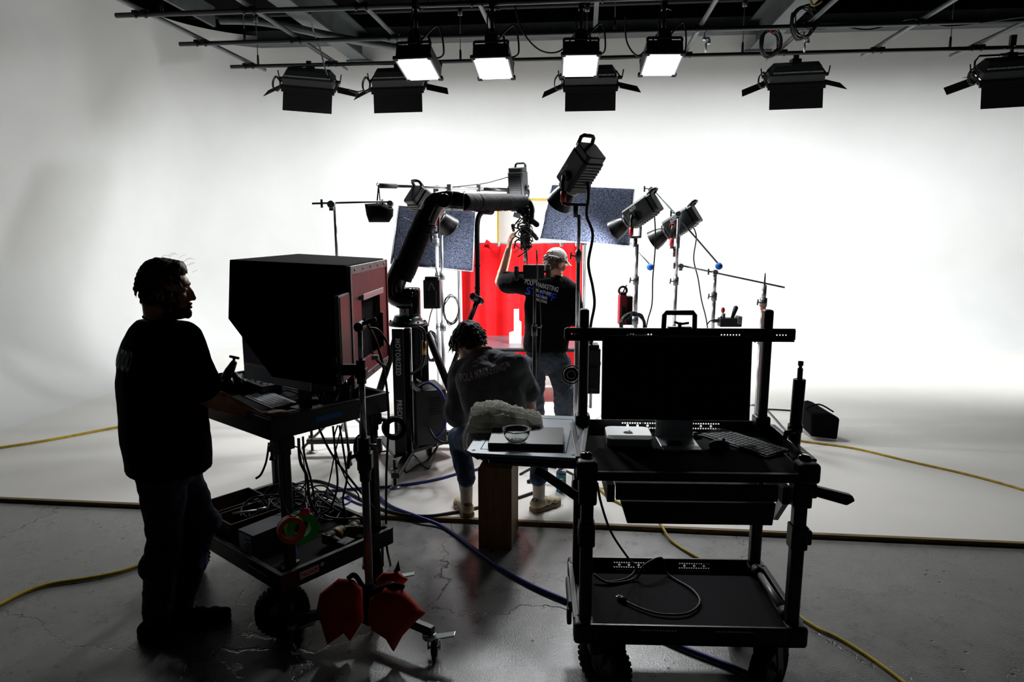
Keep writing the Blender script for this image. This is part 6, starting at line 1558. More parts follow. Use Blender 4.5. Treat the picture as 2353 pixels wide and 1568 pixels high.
for x_ in (tx0 + 0.05, tx1 - 0.05):
    for y_ in (7.0, 7.7): MB().cyl((x_, y_, ZC), (x_, y_, zt_ - 0.05), 0.015, n=10).build('leg', 'black_metal', tb, True)
wb = at(1184, 795, 7.2); wt = thing('white_block', 'white foam block standing on the stage table', 'block', (wb.x, 7.25, zt_ - 0.004))
hz_ = at(1184, 712, 7.2).z - zt_
MB().prism([(-0.065, 0), (0.065, 0), (0.065, hz_ * 0.62), (0.04, hz_ * 0.66), (0.04, hz_), (-0.015, hz_), (-0.015, hz_ * 0.34), (-0.065, hz_ * 0.3)], 0.1, plane_M((0, 0.05, 0.0), (1, 0, 0), (0, 0, 1))).build('block', 'white_foam', wt, bevel=0.003)
df = thing('diffusion_frame', 'white diffusion panel edged with yellow tape above the curtain', 'diffusion panel', (at(1240, 640, 8.5).x, 8.5, ZC))
dl, dr_, dt, db = at(1144, 500, 8.5).x, at(1338, 500, 8.5).x, at(1240, 458, 8.5).z, at(1240, 600, 8.5).z
MB().box(((dl + dr_) / 2, 8.5, (dt + db) / 2), (dr_ - dl, 0.008, dt - db)).build('diffusion_cloth', 'diffusion', df, True)
for a, b in (((dl, dt), (dr_, dt)), ((dl, dt), (dl, db)), ((dr_, dt), (dr_, db)), ((dl, db), (dr_, db))):
    MB().bar((a[0], 8.495, a[1]), (b[0], 8.495, b[1]), 0.022, 0.022).build('yellow_edge', 'tape_yellow', df, True)
for x_ in (dl + 0.05, dr_ - 0.05): MB().cyl((x_, 8.53, ZC), (x_, 8.53, dt), 0.012, n=10).build('upright', 'grey_metal', df, True); MB().bar((x_, 8.3, ZC + 0.012), (x_, 8.8, ZC + 0.012), 0.03, 0.02, up=(0, 0, 1)).build('foot', 'grey_metal', df, True)

# ---------------------------------------------------------------- field monitor on a slim stand, in front of the standing man
DM = 5.35
fm = thing('field_monitor', 'black field monitor with side grips and two antennas on a slim stand', 'monitor', (at(1228, 800, DM).x, DM, ZC))
cM = at(1226, 625, DM)
bd = MB().box(cM, (0.165, 0.07, 0.115)).build('monitor_body', 'black_plastic', fm, True, bevel=0.008)
MB().box(cM + V((0.03, -0.037, 0)), (0.012, 0.006, 0.1)).build('body_ridge', 'grey_metal', bd, True)
for x_, y_ in ((1187, 628), (1260, 624)):
    c = at(x_, y_, DM); MB().limb([c + V((0, 0, 0.038)), c - V((0, 0, 0.038))], [0.02, 0.02]).build('side_grip', 'rubber', fm, True)
    MB().bar(c, cM, 0.02).build('grip_arm', 'black_metal', fm, True)
for x_ in (1211, 1234): p = at(x_, 608, DM); MB().tube([p, p + V((0, 0, 0.04)), p + V((-0.004, 0, 0.115))], [0.003, 0.006, 0.006], 7).build('antenna', 'black_plastic', fm, True)
px_ = fm.location.x
MB().cyl((px_, DM, 0.3), (px_, DM, 1.12), 0.016, n=14).build('pole', 'black_metal', fm, True); MB().cyl((px_, DM, 1.1), (px_, DM, cM.z - 0.05), 0.0115, n=14).build('pole', 'black_metal', fm, True)
MB().cyl((px_, DM, 1.06), (px_, DM, 1.15), 0.022, n=14).build('collar', 'black_metal', fm, True); MB().tube([V((px_ + 0.02, DM - 0.01, 1.13)), V((px_ + 0.05, DM - 0.02, 1.13)), V((px_ + 0.055, DM - 0.02, 1.15))], 0.005, 6).build('wing_knob', 'zinc', fm, True)
MB().box((px_, DM, cM.z - 0.07), (0.04, 0.05, 0.03)).build('mount', 'zinc', fm, True, bevel=0.003)
legs3(fm, px_, DM, 0.4, 0.42, 'black_metal', R(35))
MB().tube([cM + V((0.02, 0, -0.05)), cM + V((0.05, -0.01, -0.2)), V((px_ + 0.05, DM - 0.02, 1.05)), V((px_ + 0.02, DM - 0.02, 0.7))], 0.004, 6, k=5).build('cable', 'cable_black', fm, True)
# black bag standing on the white floor far right
bgp = gz(1880, 1002, ZC)
bg = thing('equipment_bag', 'black soft bag standing on the white floor behind the right cart', 'bag', (bgp.x, bgp.y, ZC))
mb = MB(); mb.add([V((-0.12, -0.13, 0.03)), V((0.12, -0.13, 0.0)), V((0.13, -0.13, 0.2)), V((0.04, -0.12, 0.24)), V((-0.12, -0.1, 0.24)), V((-0.14, 0.2, 0.08)), V((0.0, 0.22, 0.05)), V((0.02, 0.2, 0.27)), V((-0.04, 0.2, 0.29)), V((-0.15, 0.2, 0.27))],
    [(0, 1, 2, 3, 4), (9, 8, 7, 6, 5), (0, 5, 6, 1), (1, 6, 7, 2), (2, 7, 8, 3), (3, 8, 9, 4), (4, 9, 5, 0)])
mb.build('bag_body', 'black_cloth', bg, bevel=0.02, seg=3)
MB().tube([V((-0.13, 0.0, 0.26)), V((0.0, 0.03, 0.29)), V((0.1, -0.05, 0.24))], 0.008, 6, k=4).build('strap', 'black_cloth', bg)
MB().tube([V((-0.1, 0.1, 0.15)), V((-0.06, 0.0, 0.0))], 0.008, 6).build('prop_leg', 'black_metal', bg)
# ---------------------------------------------------------------- people
def basis(f):
    f = V(f).normalized(); r = f.cross(Z)
    r = r.normalized(); u = r.cross(f)
    return r, f, u
def head_M(c, f, roll=0.0):
    r, f, u = basis(f)
    return Matrix(((r.x, f.x, u.x, c[0]), (r.y, f.y, u.y, c[1]), (r.z, f.z, u.z, c[2]), (0, 0, 0, 1))) @ Matrix.Rotation(roll, 4, 'Y')
def add_head(mb, M):
    e = lambda c, r_: mb.ell(c, r_, M=M)
    e((0, -0.012, 0.03), (0.074, 0.094, 0.094)); e((0, 0.022, -0.03), (0.06, 0.07, 0.085)); e((0, 0.042, -0.088), (0.042, 0.044, 0.032))
    e((0, 0.066, 0.035), (0.05, 0.026, 0.03)); e((0, 0.08, -0.062), (0.024, 0.016, 0.014))
    for s in (-1, 1):
        e((s * 0.04, 0.062, -0.025), (0.024, 0.024, 0.025)); e((s * 0.075, -0.012, -0.008), (0.011, 0.026, 0.034)); e((s * 0.05, 0.01, -0.075), (0.02, 0.045, 0.03)); e((s * 0.01, 0.096, -0.036), (0.009, 0.012, 0.008))
    for a, b in (((0, 0.084, 0.018), (0, 0.1, -0.01)), ((0, 0.1, -0.01), (0, 0.108, -0.032))):
        mb.limb([M @ V(a), M @ V(b)], [0.0095, 0.0115])
def face_details(p, M, shut=False):
    for s in (-1, 1):
        MB().ell((s * 0.031, 0.076, 0.006), (0.013, 0.011, 0.0085), M=M, n=12, m=8).build('eye', 'eye_white', p, True)
        MB().ell((s * 0.032, 0.0856, 0.006), (0.0055, 0.004, 0.0055), M=M, n=10, m=6).build('iris', 'tool_black', p, True)
        MB().tube([M @ V((s * 0.016, 0.09, 0.026)), M @ V((s * 0.032, 0.089, 0.032)), M @ V((s * 0.05, 0.074, 0.026))], 0.005, 6, k=3).build('eyebrow', 'hair_brown', p, True)
    MB().tube([M @ V((-0.022, 0.086, -0.06)), M @ V((-0.008, 0.096, -0.056)), M @ V((0.008, 0.096, -0.056)), M @ V((0.022, 0.086, -0.06))], [0.003, 0.006, 0.006, 0.003], 7, k=4).build('upper_lip', 'lip', p, True)
    MB().tube([M @ V((-0.019, 0.086, -0.068)), M @ V((0.0, 0.096, -0.071)), M @ V((0.019, 0.086, -0.068))], [0.003, 0.007, 0.003], 7, k=4).build('lower_lip', 'lip', p, True)
def add_hand(mb, w, d, n, side, curl=0.4, spread=0.10, s=1.0):
    # w wrist, d towards the fingers, n out of the palm (the side the fingers curl to), side +1: thumb along +x = d x n
    d = V(d).normalized(); n = (V(n) - d * V(n).dot(d)).normalized(); x = d.cross(n) * side
    w = V(w)
    mb.limb([w - d * 0.02, w + d * 0.02], [0.026 * s, 0.026 * s])
    for i in range(4):
        o = (1.5 - i) * 0.0195 * s
        mb.limb([w + d * 0.015 + x * o * 0.6, w + d * 0.088 * s + x * o], [0.0165 * s, 0.0135 * s])
        L = (0.074, 0.082, 0.077, 0.06)[i] * s
        p = w + d * 0.088 * s + x * o
        a = curl * 0.6
        dd = (d + x * (1.5 - i) * spread).normalized()
        for k, (ll_, r0, r1) in enumerate(((0.46, 0.0105, 0.0098), (0.3, 0.0098, 0.0092), (0.26, 0.0092, 0.008))):
            v = dd * math.cos(a) + n * math.sin(a)
            q = p + v * L * ll_
            mb.limb([p, q], [r0 * s, r1 * s]); p = q; a += curl
    t0 = w + d * 0.022 * s + x * 0.024 * s + n * 0.006
    t1 = t0 + (d * 0.55 + x * 0.75 + n * 0.25).normalized() * 0.044 * s
    t2 = t1 + (d * 0.85 + x * 0.3 + n * 0.35).normalized() * 0.034 * s
    t3 = t2 + (d * 0.95 + n * 0.35).normalized() * 0.026 * s
    mb.limb([t0, t1, t2, t3], [0.0155 * s, 0.0125 * s, 0.0112 * s, 0.0095 * s])
def shoe(p, heel, toe, z0, name, upper, sole, w_=0.045, hgt=0.085):
    h, t = V(heel), V(toe); d = (t - h); L = d.length; d.normalize(); x = V((-d.y, d.x, 0))
    def outline(k, zz): return [h + d * (L * u) + x * (s_ * w_ * wf * k) + V((0, 0, zz)) for u, s_, wf in ((0.0, 0.35, 1), (0.02, 0.75, 1), (0.2, 0.82, 1), (0.45, 0.85, 1), (0.7, 1.05, 1), (0.88, 0.85, 1), (0.98, 0.4, 1), (1.0, 0.0, 1), (0.98, -0.4, 1), (0.88, -0.85, 1), (0.7, -1.05, 1), (0.45, -0.85, 1), (0.2, -0.82, 1), (0.02, -0.75, 1), (0.0, -0.35, 1))]
    o1 = outline(1.06, z0); o2 = outline(1.06, z0 + 0.028); n = len(o1)
    s = MB().add(o1 + o2, [list(range(n)), list(range(2 * n - 1, n - 1, -1))] + [(i, n + i, n + (i + 1) % n, (i + 1) % n) for i in range(n)])
    so = s.build(name + '_sole', sole, p, True, bevel=0.006, seg=2)
    mb = MB()
    for u, zz, rx_, rz_ in ((0.12, 0.05, 0.9, 0.04), (0.3, 0.05, 0.92, 0.042), (0.5, 0.045, 0.95, 0.034), (0.72, 0.038, 1.05, 0.026), (0.86, 0.034, 0.85, 0.02)):
        mb.ell(h + d * L * u + V((0, 0, z0 + zz)), (w_ * rx_, L * 0.15, rz_), rot=Matrix(((x.x, d.x, 0), (x.y, d.y, 0), (0, 0, 1))), n=14, m=8)
    mb.limb([h + d * L * 0.16 + V((0, 0, z0 + 0.05)), h + d * L * 0.18 + V((0, 0, z0 + hgt - 0.025))], [w_ * 0.92, w_ * 0.8])
    u_ = remesh(mb, 0.006, 3).build(name, upper, p, True)
    for i in range(4):
        c = h + d * L * (0.36 + 0.09 * i) + V((0, 0, z0 + 0.092 - 0.011 * i))
        MB().tube([c - x * 0.022, c + V((0, 0, 0.005)), c + x * 0.022], 0.0035, 5, k=3).build('lace', upper, u_, True)
    return u_
def print_on(mesh_obj, s, M, size, d, parent, m, sx=1.0, bold=0.0, space=1.0, name='lettering', off=0.0025):
    vs, fs = text2d(s, size, sx, bold, space)
    bm_ = bmesh.new()
    bv = [bm_.verts.new(p) for p in vs]
    for f in fs:
        try: bm_.faces.new([bv[i] for i in f])
        except ValueError: pass
    bmesh.ops.triangulate(bm_, faces=bm_.faces[:])
    for _ in range(3):
        es = [e for e in bm_.edges if e.calc_length() > size * 0.22]
        if es: bmesh.ops.subdivide_edges(bm_, edges=es, cuts=1)
        bmesh.ops.triangulate(bm_, faces=bm_.faces[:])
    bm_.verts.index_update()
    me = mesh_obj.data
    Wm = wmat(mesh_obj)
    bvh = BVHTree.FromPolygons([Wm @ v.co for v in me.vertices], [list(p.vertices) for p in me.polygons])
    d = V(d).normalized()
    out, ok = [], []
    for v in bm_.verts:
        p = M @ v.co
        h = bvh.ray_cast(p - d * 0.3, d, 0.9)
        out.append((h[0] - d * off) if h[0] is not None else p); ok.append(h[0] is not None)
    fs2 = [[v.index for v in f.verts] for f in bm_.faces if all(ok[v.index] for v in f.verts)]
    bm_.free()
    return MB().add(out, fs2, True).build(name, m, parent, True)
def blobs(mb, lst):
    for c, r_ in lst: mb.ell(c, r_)
def hair_tufts(mb, M, n, seed, zmin, rr, fmax=0.05, size=0.02, lens=0.05, curl=0.0, rad=0.25):
    rn = random.Random(seed)
    for i in range(n):
        a = rn.uniform(0, 2 * math.pi); h = rn.uniform(zmin, 1)
        q = math.sqrt(max(0, 1 - h * h))
        p = V((rr[0] * q * math.cos(a), rr[1] * q * math.sin(a) - 0.014, rr[2] * h + 0.03))
        if p.y > fmax and p.z < 0.08: continue
        dn = V((p.x, p.y, 0)).normalized() * rad + V((0.1 * rn.uniform(-1, 1), 0.25 * rn.uniform(-0.6, 1), -0.55 * (1 - h) - 0.1))
        dn.normalize()
        pts = [M @ (p - V((p.x, p.y, p.z - 0.03)).normalized() * 0.008), M @ (p + dn * lens * 0.5 + V((p.x, p.y, p.z)).normalized() * size * 0.3), M @ (p + dn * lens + V((curl * rn.uniform(-1, 1), curl * rn.uniform(-1, 1), 0)))]
        mb.tube(pts, [size * 0.5, size * 0.42, size * 0.08], 5, k=3)

# ---- the man at the left, standing, back to the camera, right hand on the mouse
f1 = V((0.72, 0.69, 0)).normalized(); r1 = V((f1.y, -f1.x, 0))
m1 = thing('person', 'bearded man in black T-shirt and jeans standing with a hand on the mouse', 'person', (-1.62, 2.98, 0))
cC = V((-1.565, 2.96, 1.3)); pel = V((-1.575, 2.98, 0.93))
hC = V((-1.488, 2.93, 1.648)); hf = V((0.93, 0.36, -0.06))
HM1 = head_M(hC, hf)
sR, eR, wR = at(420, 782, 2.84), at(478, 912, 2.92), at(600, 960, 3.12)
wR.z = 1.026
sL = cC - r1 * 0.16 + V((0, 0, 0.09)); eL = V((-1.745, 3.2, 1.17)); wL = V((-1.66, 3.28, 0.94))
hipR, kR, aR = V((-1.56, 2.9, 0.9)), V((-1.608, 2.97, 0.52)), V((-1.672, 2.96, 0.1))
hipL, kL, aL = V((-1.6, 3.06, 0.9)), V((-1.518, 3.13, 0.5)), V((-1.615, 3.07, 0.1))
mb = MB(); add_head(mb, HM1)
mb.limb([HM1 @ V((0, -0.035, -0.05)), V((-1.53, 2.95, 1.5)), V((-1.55, 2.96, 1.42))], [0.06, 0.066, 0.075])
mb.ell(cC, (0.15, 0.12, 0.2)); mb.ell(V((-1.57, 2.97, 1.08)), (0.15, 0.13, 0.2)); mb.ell(pel, (0.15, 0.13, 0.12))
mb.limb([cC + V((0, 0, 0.12)), sR, eR, wR], [0.07, 0.058, 0.046, 0.028]); mb.ell(eR * 0.8 + wR * 0.2, 0.046)
mb.limb([cC + V((0, 0, 0.12)), sL, eL, wL], [0.07, 0.058, 0.045, 0.028])
mb.limb([pel, hipR, kR, aR], [0.1, 0.085, 0.055, 0.035]); mb.limb([pel, hipL, kL, aL], [0.1, 0.085, 0.055, 0.035])
add_hand(mb, wR, V((0.62, 0.72, 0.06)), V((0.1, 0.1, -1)), 1, 0.28, 0.12)
add_hand(mb, wL, V((0.2, 0.1, -1)), V((0.6, 0.4, 0)), 1, 0.4)
remesh(mb, 0.0055, 3).build('body', 'skin', m1, True)
face_details(m1, HM1)
hb = MB(); hb.ell((0, -0.016, 0.042), (0.084, 0.1, 0.098), M=HM1); hb.ell((0, -0.04, -0.01), (0.075, 0.066, 0.085), M=HM1); hb.ell((0, 0.036, 0.088), (0.062, 0.05, 0.045), M=HM1)
HI1 = HM1.inverted()
hb = keep(remesh(hb, 0.007, 2, 0.014, 0.018), lambda c: (lambda q: (q.z > -0.075) and (q.y < 0.052 or q.z > 0.075) and not (q.y > 0.0 and q.z < 0.03))(HI1 @ c))
hair_tufts(hb, HM1, 230, 4, -0.6, (0.083, 0.099, 0.097), 0.06, 0.012, 0.04, 0.0, 0.02)
rn = random.Random(5)
for i in range(9):
    a = rn.uniform(-0.5, 1.3); b0 = V((rn.uniform(-0.05, 0.05), 0.02 + 0.09 * math.sin(a), 0.045 + 0.1 * math.cos(a)))
    hb.tube([HM1 @ b0, HM1 @ (b0 * 1.06 + V((0, 0.015, 0.006))), HM1 @ (b0 * 1.07 + V((rn.uniform(-0.02, 0.02), 0.045 * rn.random(), 0.0)))], [0.0006, 0.0005, 0.0002], 4, k=3)
hb.build('hair', 'hair_brown', m1, True)
bb_ = MB(); bb_.ell((0, 0.045, -0.09), (0.05, 0.052, 0.036), M=HM1); bb_.ell((0.045, 0.012, -0.072), (0.026, 0.045, 0.038), M=HM1); bb_.ell((-0.045, 0.012, -0.072), (0.026, 0.045, 0.038), M=HM1); bb_.ell((0, 0.082, -0.1), (0.028, 0.02, 0.022), M=HM1)
remesh(bb_, 0.006, 2, 0.006, 0.012).build('beard', 'beard', m1, True)
# shirt
sb_ = MB()
RB = Matrix(((r1.x, f1.x, 0), (r1.y, f1.y, 0), (0, 0, 1)))
b1 = V((-1.566, 2.965, 0))
sb_.loft([(b1 + V((0, 0, z_)) + f1 * o_, rx_, ry_, RB) for z_, rx_, ry_, o_ in ((0.835, 0.205, 0.175, 0.005), (0.9, 0.21, 0.178, 0.005), (1.0, 0.208, 0.176, 0.0), (1.12, 0.205, 0.172, 0.0), (1.24, 0.208, 0.165, -0.005), (1.34, 0.208, 0.15, -0.008), (1.42, 0.185, 0.125, -0.006), (1.48, 0.13, 0.095, 0.0), (1.515, 0.085, 0.075, 0.008))])
sb_.limb([cC + V((0, 0, 0.15)) + r1 * 0.08, sR, sR * 0.55 + eR * 0.45, sR * 0.25 + eR * 0.75], [0.08, 0.083, 0.08, 0.082]); sb_.limb([cC + V((0, 0, 0.1)) - r1 * 0.08, sL, sL * 0.3 + eL * 0.7], [0.08, 0.08, 0.075])
sh1 = remesh(sb_, 0.009, 4, 0.018, 0.16).build('t_shirt', 'shirt_black', m1, True)
MB().torus(V((-1.53, 2.95, 1.515)), 0.068, 0.008, V((0.25, 0.15, 1)), 28, 7).build('collar', 'shirt_black', m1, True)
TM1 = plane_M(V((-1.56, 2.965, 1.355)) - f1 * 0.35 - r1 * 0.005, r1, Z)
print_on(sh1, 'POLA STUDIO', TM1, 0.115, f1, m1, 'print_white', 0.3, 0.003, 1.0)
jb = MB(); jb.ell(pel + V((0, 0, -0.02)), (0.175, 0.16, 0.13)); jb.limb([pel + V((0.02, -0.03, -0.06)), hipR + V((0, 0, -0.06)), kR, aR + V((0, 0, 0.02))], [0.14, 0.112, 0.078, 0.068]); jb.limb([pel + V((0, 0.03, -0.06)), hipL + V((0, 0, -0.06)), kL, aL + V((0, 0, 0.02))], [0.14, 0.112, 0.08, 0.066])
jb.ell(kL + V((0.02, 0.01, 0.0)), 0.075); jb.ell(kR * 0.5 + aR * 0.5 + V((-0.012, -0.01, 0.05)), 0.08); jb.ell(kL * 0.5 + aL * 0.5, 0.078)
remesh(jb, 0.009, 4, 0.02, 0.07).build('jeans', 'denim_dark', m1, True)
shoe(m1, (-1.735, 2.905, 0), (-1.585, 3.12, 0), 0.0, 'shoe', 'black_cloth', 'rubber', 0.05)
shoe(m1, (-1.665, 3.03, 0), (-1.395, 3.12, 0), 0.0, 'shoe', 'black_cloth', 'rubber', 0.05)

# ---- the seated man, back to the camera, bent forward
m2_ = thing('person', 'seated man in a grey T-shirt bending forward on a wooden box, back to the camera', 'person', (-0.08, 4.02, 0.508))
f2 = V((-0.12, 0.99, 0)).normalized(); r2 = V((f2.y, -f2.x, 0))
nb, sL2, sR2 = at(1112, 818, 4.28), at(1060, 858, 4.28), at(1186, 842, 4.16)
eL2, eR2 = at(1052, 965, 4.33), at(1216, 935, 4.28)
wL2, wR2 = V((-0.2, 4.55, 0.62)), V((0.02, 4.58, 0.62))
pel2 = V((-0.075, 4.03, 0.62))
hC2 = at(1078, 790, 4.38); HM2 = head_M(hC2, V((-0.5, 0.75, -0.42)))
hL2, kL2, aL2 = V((-0.17, 4.08, 0.585)), at(1054, 1006, 4.42), at(1072, 1150, 4.31)
hR2, kR2, aR2 = V((0.02, 4.08, 0.585)), V((0.19, 4.47, 0.53)), at(1238, 1140, 4.38)
mb = MB(); add_head(mb, HM2)
mb.limb([HM2 @ V((0, -0.035, -0.05)), nb, nb * 0.6 + pel2 * 0.4], [0.056, 0.056, 0.1])
mb.limb([nb * 0.6 + pel2 * 0.4, pel2], [0.1, 0.12])
mb.limb([nb + V((0, 0, -0.08)), sL2, eL2, wL2], [0.055, 0.05, 0.042, 0.028]); mb.limb([nb + V((0, 0, -0.08)), sR2, eR2, wR2], [0.055, 0.05, 0.042, 0.028])
mb.limb([pel2, hL2, kL2, aL2], [0.1, 0.085, 0.055, 0.034]); mb.limb([pel2, hR2, kR2, aR2], [0.1, 0.085, 0.055, 0.034])
add_hand(mb, wL2, V((0.6, 0.7, -0.1)), V((0.5, -0.2, -0.6)), -1, 0.5); add_hand(mb, wR2, V((-0.5, 0.7, -0.1)), V((-0.5, -0.2, -0.6)), 1, 0.5)
remesh(mb, 0.0055, 3).build('body', 'skin_pale', m2_, True)
face_details(m2_, HM2)
HI2 = HM2.inverted()
hb = MB(); hb.ell((0, -0.02, 0.05), (0.094, 0.11, 0.1), M=HM2); hb.ell((0, -0.06, 0.0), (0.08, 0.062, 0.075), M=HM2); hb.ell((0, 0.07, 0.085), (0.07, 0.05, 0.05), M=HM2)
hb = keep(remesh(hb, 0.008, 2, 0.024, 0.024), lambda c: (lambda q: q.z > -0.07 and (q.y < 0.06 or q.z > 0.045))(HI2 @ c))
hair_tufts(hb, HM2, 260, 8, -0.45, (0.092, 0.108, 0.1), 0.09, 0.02, 0.03, 0.02)
rn = random.Random(2)
for i in range(22):
    b0 = V((rn.uniform(-0.07, 0.07), 0.11 + rn.uniform(-0.01, 0.02), rn.uniform(0.03, 0.11)))
    hb.tube([HM2 @ b0, HM2 @ (b0 + V((rn.uniform(-.02, .02), 0.03, -0.02))), HM2 @ (b0 + V((rn.uniform(-.03, .03), 0.03, -0.055)))], [0.009, 0.007, 0.002], 5, k=3)
hb.build('hair', 'hair_dark', m2_, True)
# glasses just in front of the face
for s in (-1, 1): MB().torus(HM2 @ V((s * 0.032, 0.1, 0.0)), 0.021, 0.0022, HM2.to_3x3() @ V((0, 1, 0)), 20, 5).build('glasses_rim', 'black_plastic', m2_, True)
MB().tube([HM2 @ V((0.054, 0.098, 0.004)), HM2 @ V((0.078, 0.03, 0.006)), HM2 @ V((0.08, -0.01, 0.0))], 0.002, 5).build('glasses_temple', 'black_plastic', m2_, True)
MB().tube([HM2 @ V((-0.054, 0.098, 0.004)), HM2 @ V((-0.078, 0.03, 0.006)), HM2 @ V((-0.08, -0.01, 0.0))], 0.002, 5).build('glasses_temple', 'black_plastic', m2_, True)
sb_ = MB()
def RR(rz, rx): return (Matrix.Rotation(rz, 3, 'Z') @ Matrix.Rotation(rx, 3, 'X'))
rg = []
for t_, rx_, ry_ in ((-0.08, 0.075, 0.07), (0.0, 0.11, 0.085), (0.1, 0.17, 0.11), (0.2, 0.205, 0.125), (0.35, 0.208, 0.14), (0.5, 0.2, 0.15), (0.7, 0.195, 0.155), (0.88, 0.195, 0.16), (1.02, 0.2, 0.165)):
    c = nb.lerp(pel2, t_) + V((0.012 * math.sin(t_ * 3), -0.05 * math.sin(max(0, t_) * math.pi), -0.03 * (1 - t_)))
    rg.append((c, rx_, ry_, RR(R(6), R(-30 * (1 - t_)))))
sb_.loft(rg[::-1])
sb_.limb([nb + V((-0.05, 0, -0.06)), sL2, sL2 * 0.5 + eL2 * 0.5 + V((-0.01, 0, 0)), sL2 * 0.12 + eL2 * 0.88 + V((-0.012, -0.01, 0))], [0.09, 0.085, 0.08, 0.084])
sb_.limb([nb + V((0.05, 0, -0.05)), sR2, sR2 * 0.5 + eR2 * 0.5 + V((0.015, 0, 0)), sR2 * 0.4 + eR2 * 0.6 + V((0.03, -0.01, 0))], [0.09, 0.083, 0.075, 0.078])
sh2 = remesh(sb_, 0.008, 4, 0.026, 0.085).build('t_shirt', 'shirt_grey', m2_, True)
MB().torus(nb + V((-0.02, 0.03, 0.02)), 0.07, 0.008, V((-0.25, 0.45, 0.8)), 26, 7).build('collar', 'shirt_grey', m2_, True)
pc = at(1112, 868, 3.9)
xr_ = (at(1176, 850, 3.9) - at(1050, 882, 3.9)).normalized()
print_on(sh2, 'POLA MARKETING™', plane_M(pc, xr_, Z), 0.062, V((0, 1, -0.05)), m2_, 'print_grey', 0.56, 0.0016, 1.0)
jb = MB(); jb.ell(pel2 + V((0, 0, -0.03)), (0.185, 0.17, 0.1)); jb.limb([pel2, hL2, kL2, aL2 + V((0, 0, 0.15))], [0.12, 0.11, 0.078, 0.06]); jb.limb([pel2, hR2, kR2, aR2 + V((0, 0, 0.13))], [0.12, 0.11, 0.078, 0.06])
jb.v = [V((p.x, p.y, max(p.z, 0.512))) if p.z < 0.512 and abs(p.x + 0.08) < 0.12 and p.y < 4.18 else p for p in jb.v]
remesh(jb, 0.008, 3, 0.02, 0.06).build('jeans', 'denim_blue', m2_, True)
for a_, tilt in ((aL2, 0.0), (aR2, 0.0)):
    s_ = MB().limb([a_ + V((0, 0, 0.16)), a_ + V((0, 0, -0.03))], [0.045, 0.04]); remesh(s_, 0.006, 2).build('sock', 'sock_white', m2_, True)
hl, tl = V((aL2.x + 0.02, aL2.y - 0.06, 0)), V((aL2.x - 0.07, aL2.y + 0.19, 0))
q1 = shoe(m2_, hl, tl, ZC, 'shoe', 'shoe_cream', 'shoe_sole', 0.05)
hl2, tl2 = V((aR2.x - 0.045, aR2.y - 0.045, 0)), V((aR2.x + 0.15, aR2.y + 0.12, 0))
q2 = shoe(m2_, hl2, tl2, ZC, 'shoe', 'shoe_cream', 'shoe_sole', 0.05)
for q, h_, t_ in ((q1, hl, tl), (q2, hl2, tl2)):
    d_ = (t_ - h_).normalized(); d_.z = 0; xx = V((d_.y, -d_.x, 0))
    print_on(q, 'NICE', plane_M(h_ - d_ * 0.1 + V((0, 0, ZC + 0.085)), xx, Z), 0.026, d_, m2_, 'print_black', 1.0, 0.0006)

# ---- the standing man at the stage, left arm raised to the camera head
m3 = thing('person', 'man in a black staff T-shirt and pale cap reaching up to the camera head', 'person', (0.32, 6.0, ZC))
f3 = V((0.22, 0.97, 0)).normalized(); r3 = V((f3.y, -f3.x, 0))
ch3 = at(1258, 690, 6.0); pel3 = at(1256, 822, 6.0)
sL3, eL3, wL3 = at(1192, 650, 6.0), at(1149, 648, 6.14), at(1168, 578, 6.02)
sR3, eR3, wR3 = at(1312, 672, 5.98), at(1322, 738, 5.98), at(1350, 752, 6.15)
hC3 = at(1277, 606, 6.0); HM3 = head_M(hC3, V((0.72, 0.62, -0.3)))
hL3, kL3, aL3 = at(1228, 838, 6.0), at(1226, 905, 5.98), at(1230, 990, 6.02)
hR3, kR3, aR3 = at(1284, 838, 6.0), at(1298, 905, 5.92), at(1296, 992, 5.98)
for q in (aL3, aR3): q.z = ZC + 0.1
nb3 = at(1278, 638, 6.0)
mb = MB(); add_head(mb, HM3)
mb.limb([HM3 @ V((0, -0.03, -0.05)), nb3, ch3], [0.056, 0.06, 0.1]); mb.limb([ch3, pel3], [0.1, 0.1])
mb.limb([nb3 + V((-0.03, 0, -0.06)), sL3, eL3, wL3], [0.06, 0.056, 0.047, 0.031]); mb.ell(eL3 * 0.7 + wL3 * 0.3, 0.046)
mb.limb([nb3 + V((0.03, 0, -0.06)), sR3, eR3, wR3], [0.06, 0.056, 0.045, 0.03])
mb.limb([pel3, hL3, kL3, aL3], [0.1, 0.085, 0.055, 0.035]); mb.limb([pel3, hR3, kR3, aR3], [0.1, 0.085, 0.055, 0.035])
add_hand(mb, wL3, V((0.18, -0.1, 0.98)), V((0.9, 0.3, -0.05)), 1, 0.3, 0.16, 1.05)
add_hand(mb, wR3, V((0.5, 0.85, -0.1)), V((-0.2, 0.1, -1)), -1, 0.5)
remesh(mb, 0.0055, 3).build('body', 'skin_pale', m3, True)
face_details(m3, HM3)
HI3 = HM3.inverted()
hb = MB(); hb.ell((0, -0.03, 0.01), (0.082, 0.092, 0.085), M=HM3); hb.ell((0, -0.07, -0.03), (0.066, 0.05, 0.06), M=HM3)
hb = keep(remesh(hb, 0.008, 2, 0.016, 0.02), lambda c: (lambda q: q.z < 0.06 and q.y < 0.02 and q.z > -0.085)(HI3 @ c))
hair_tufts(hb, HM3, 90, 3, -0.7, (0.084, 0.096, 0.09), 0.0, 0.018, 0.035, 0.012)
hb.build('hair', 'hair_brown', m3, True)
cp3 = MB(); cp3.ell((0, -0.005, 0.045), (0.088, 0.108, 0.096), M=HM3, n=26, m=14)
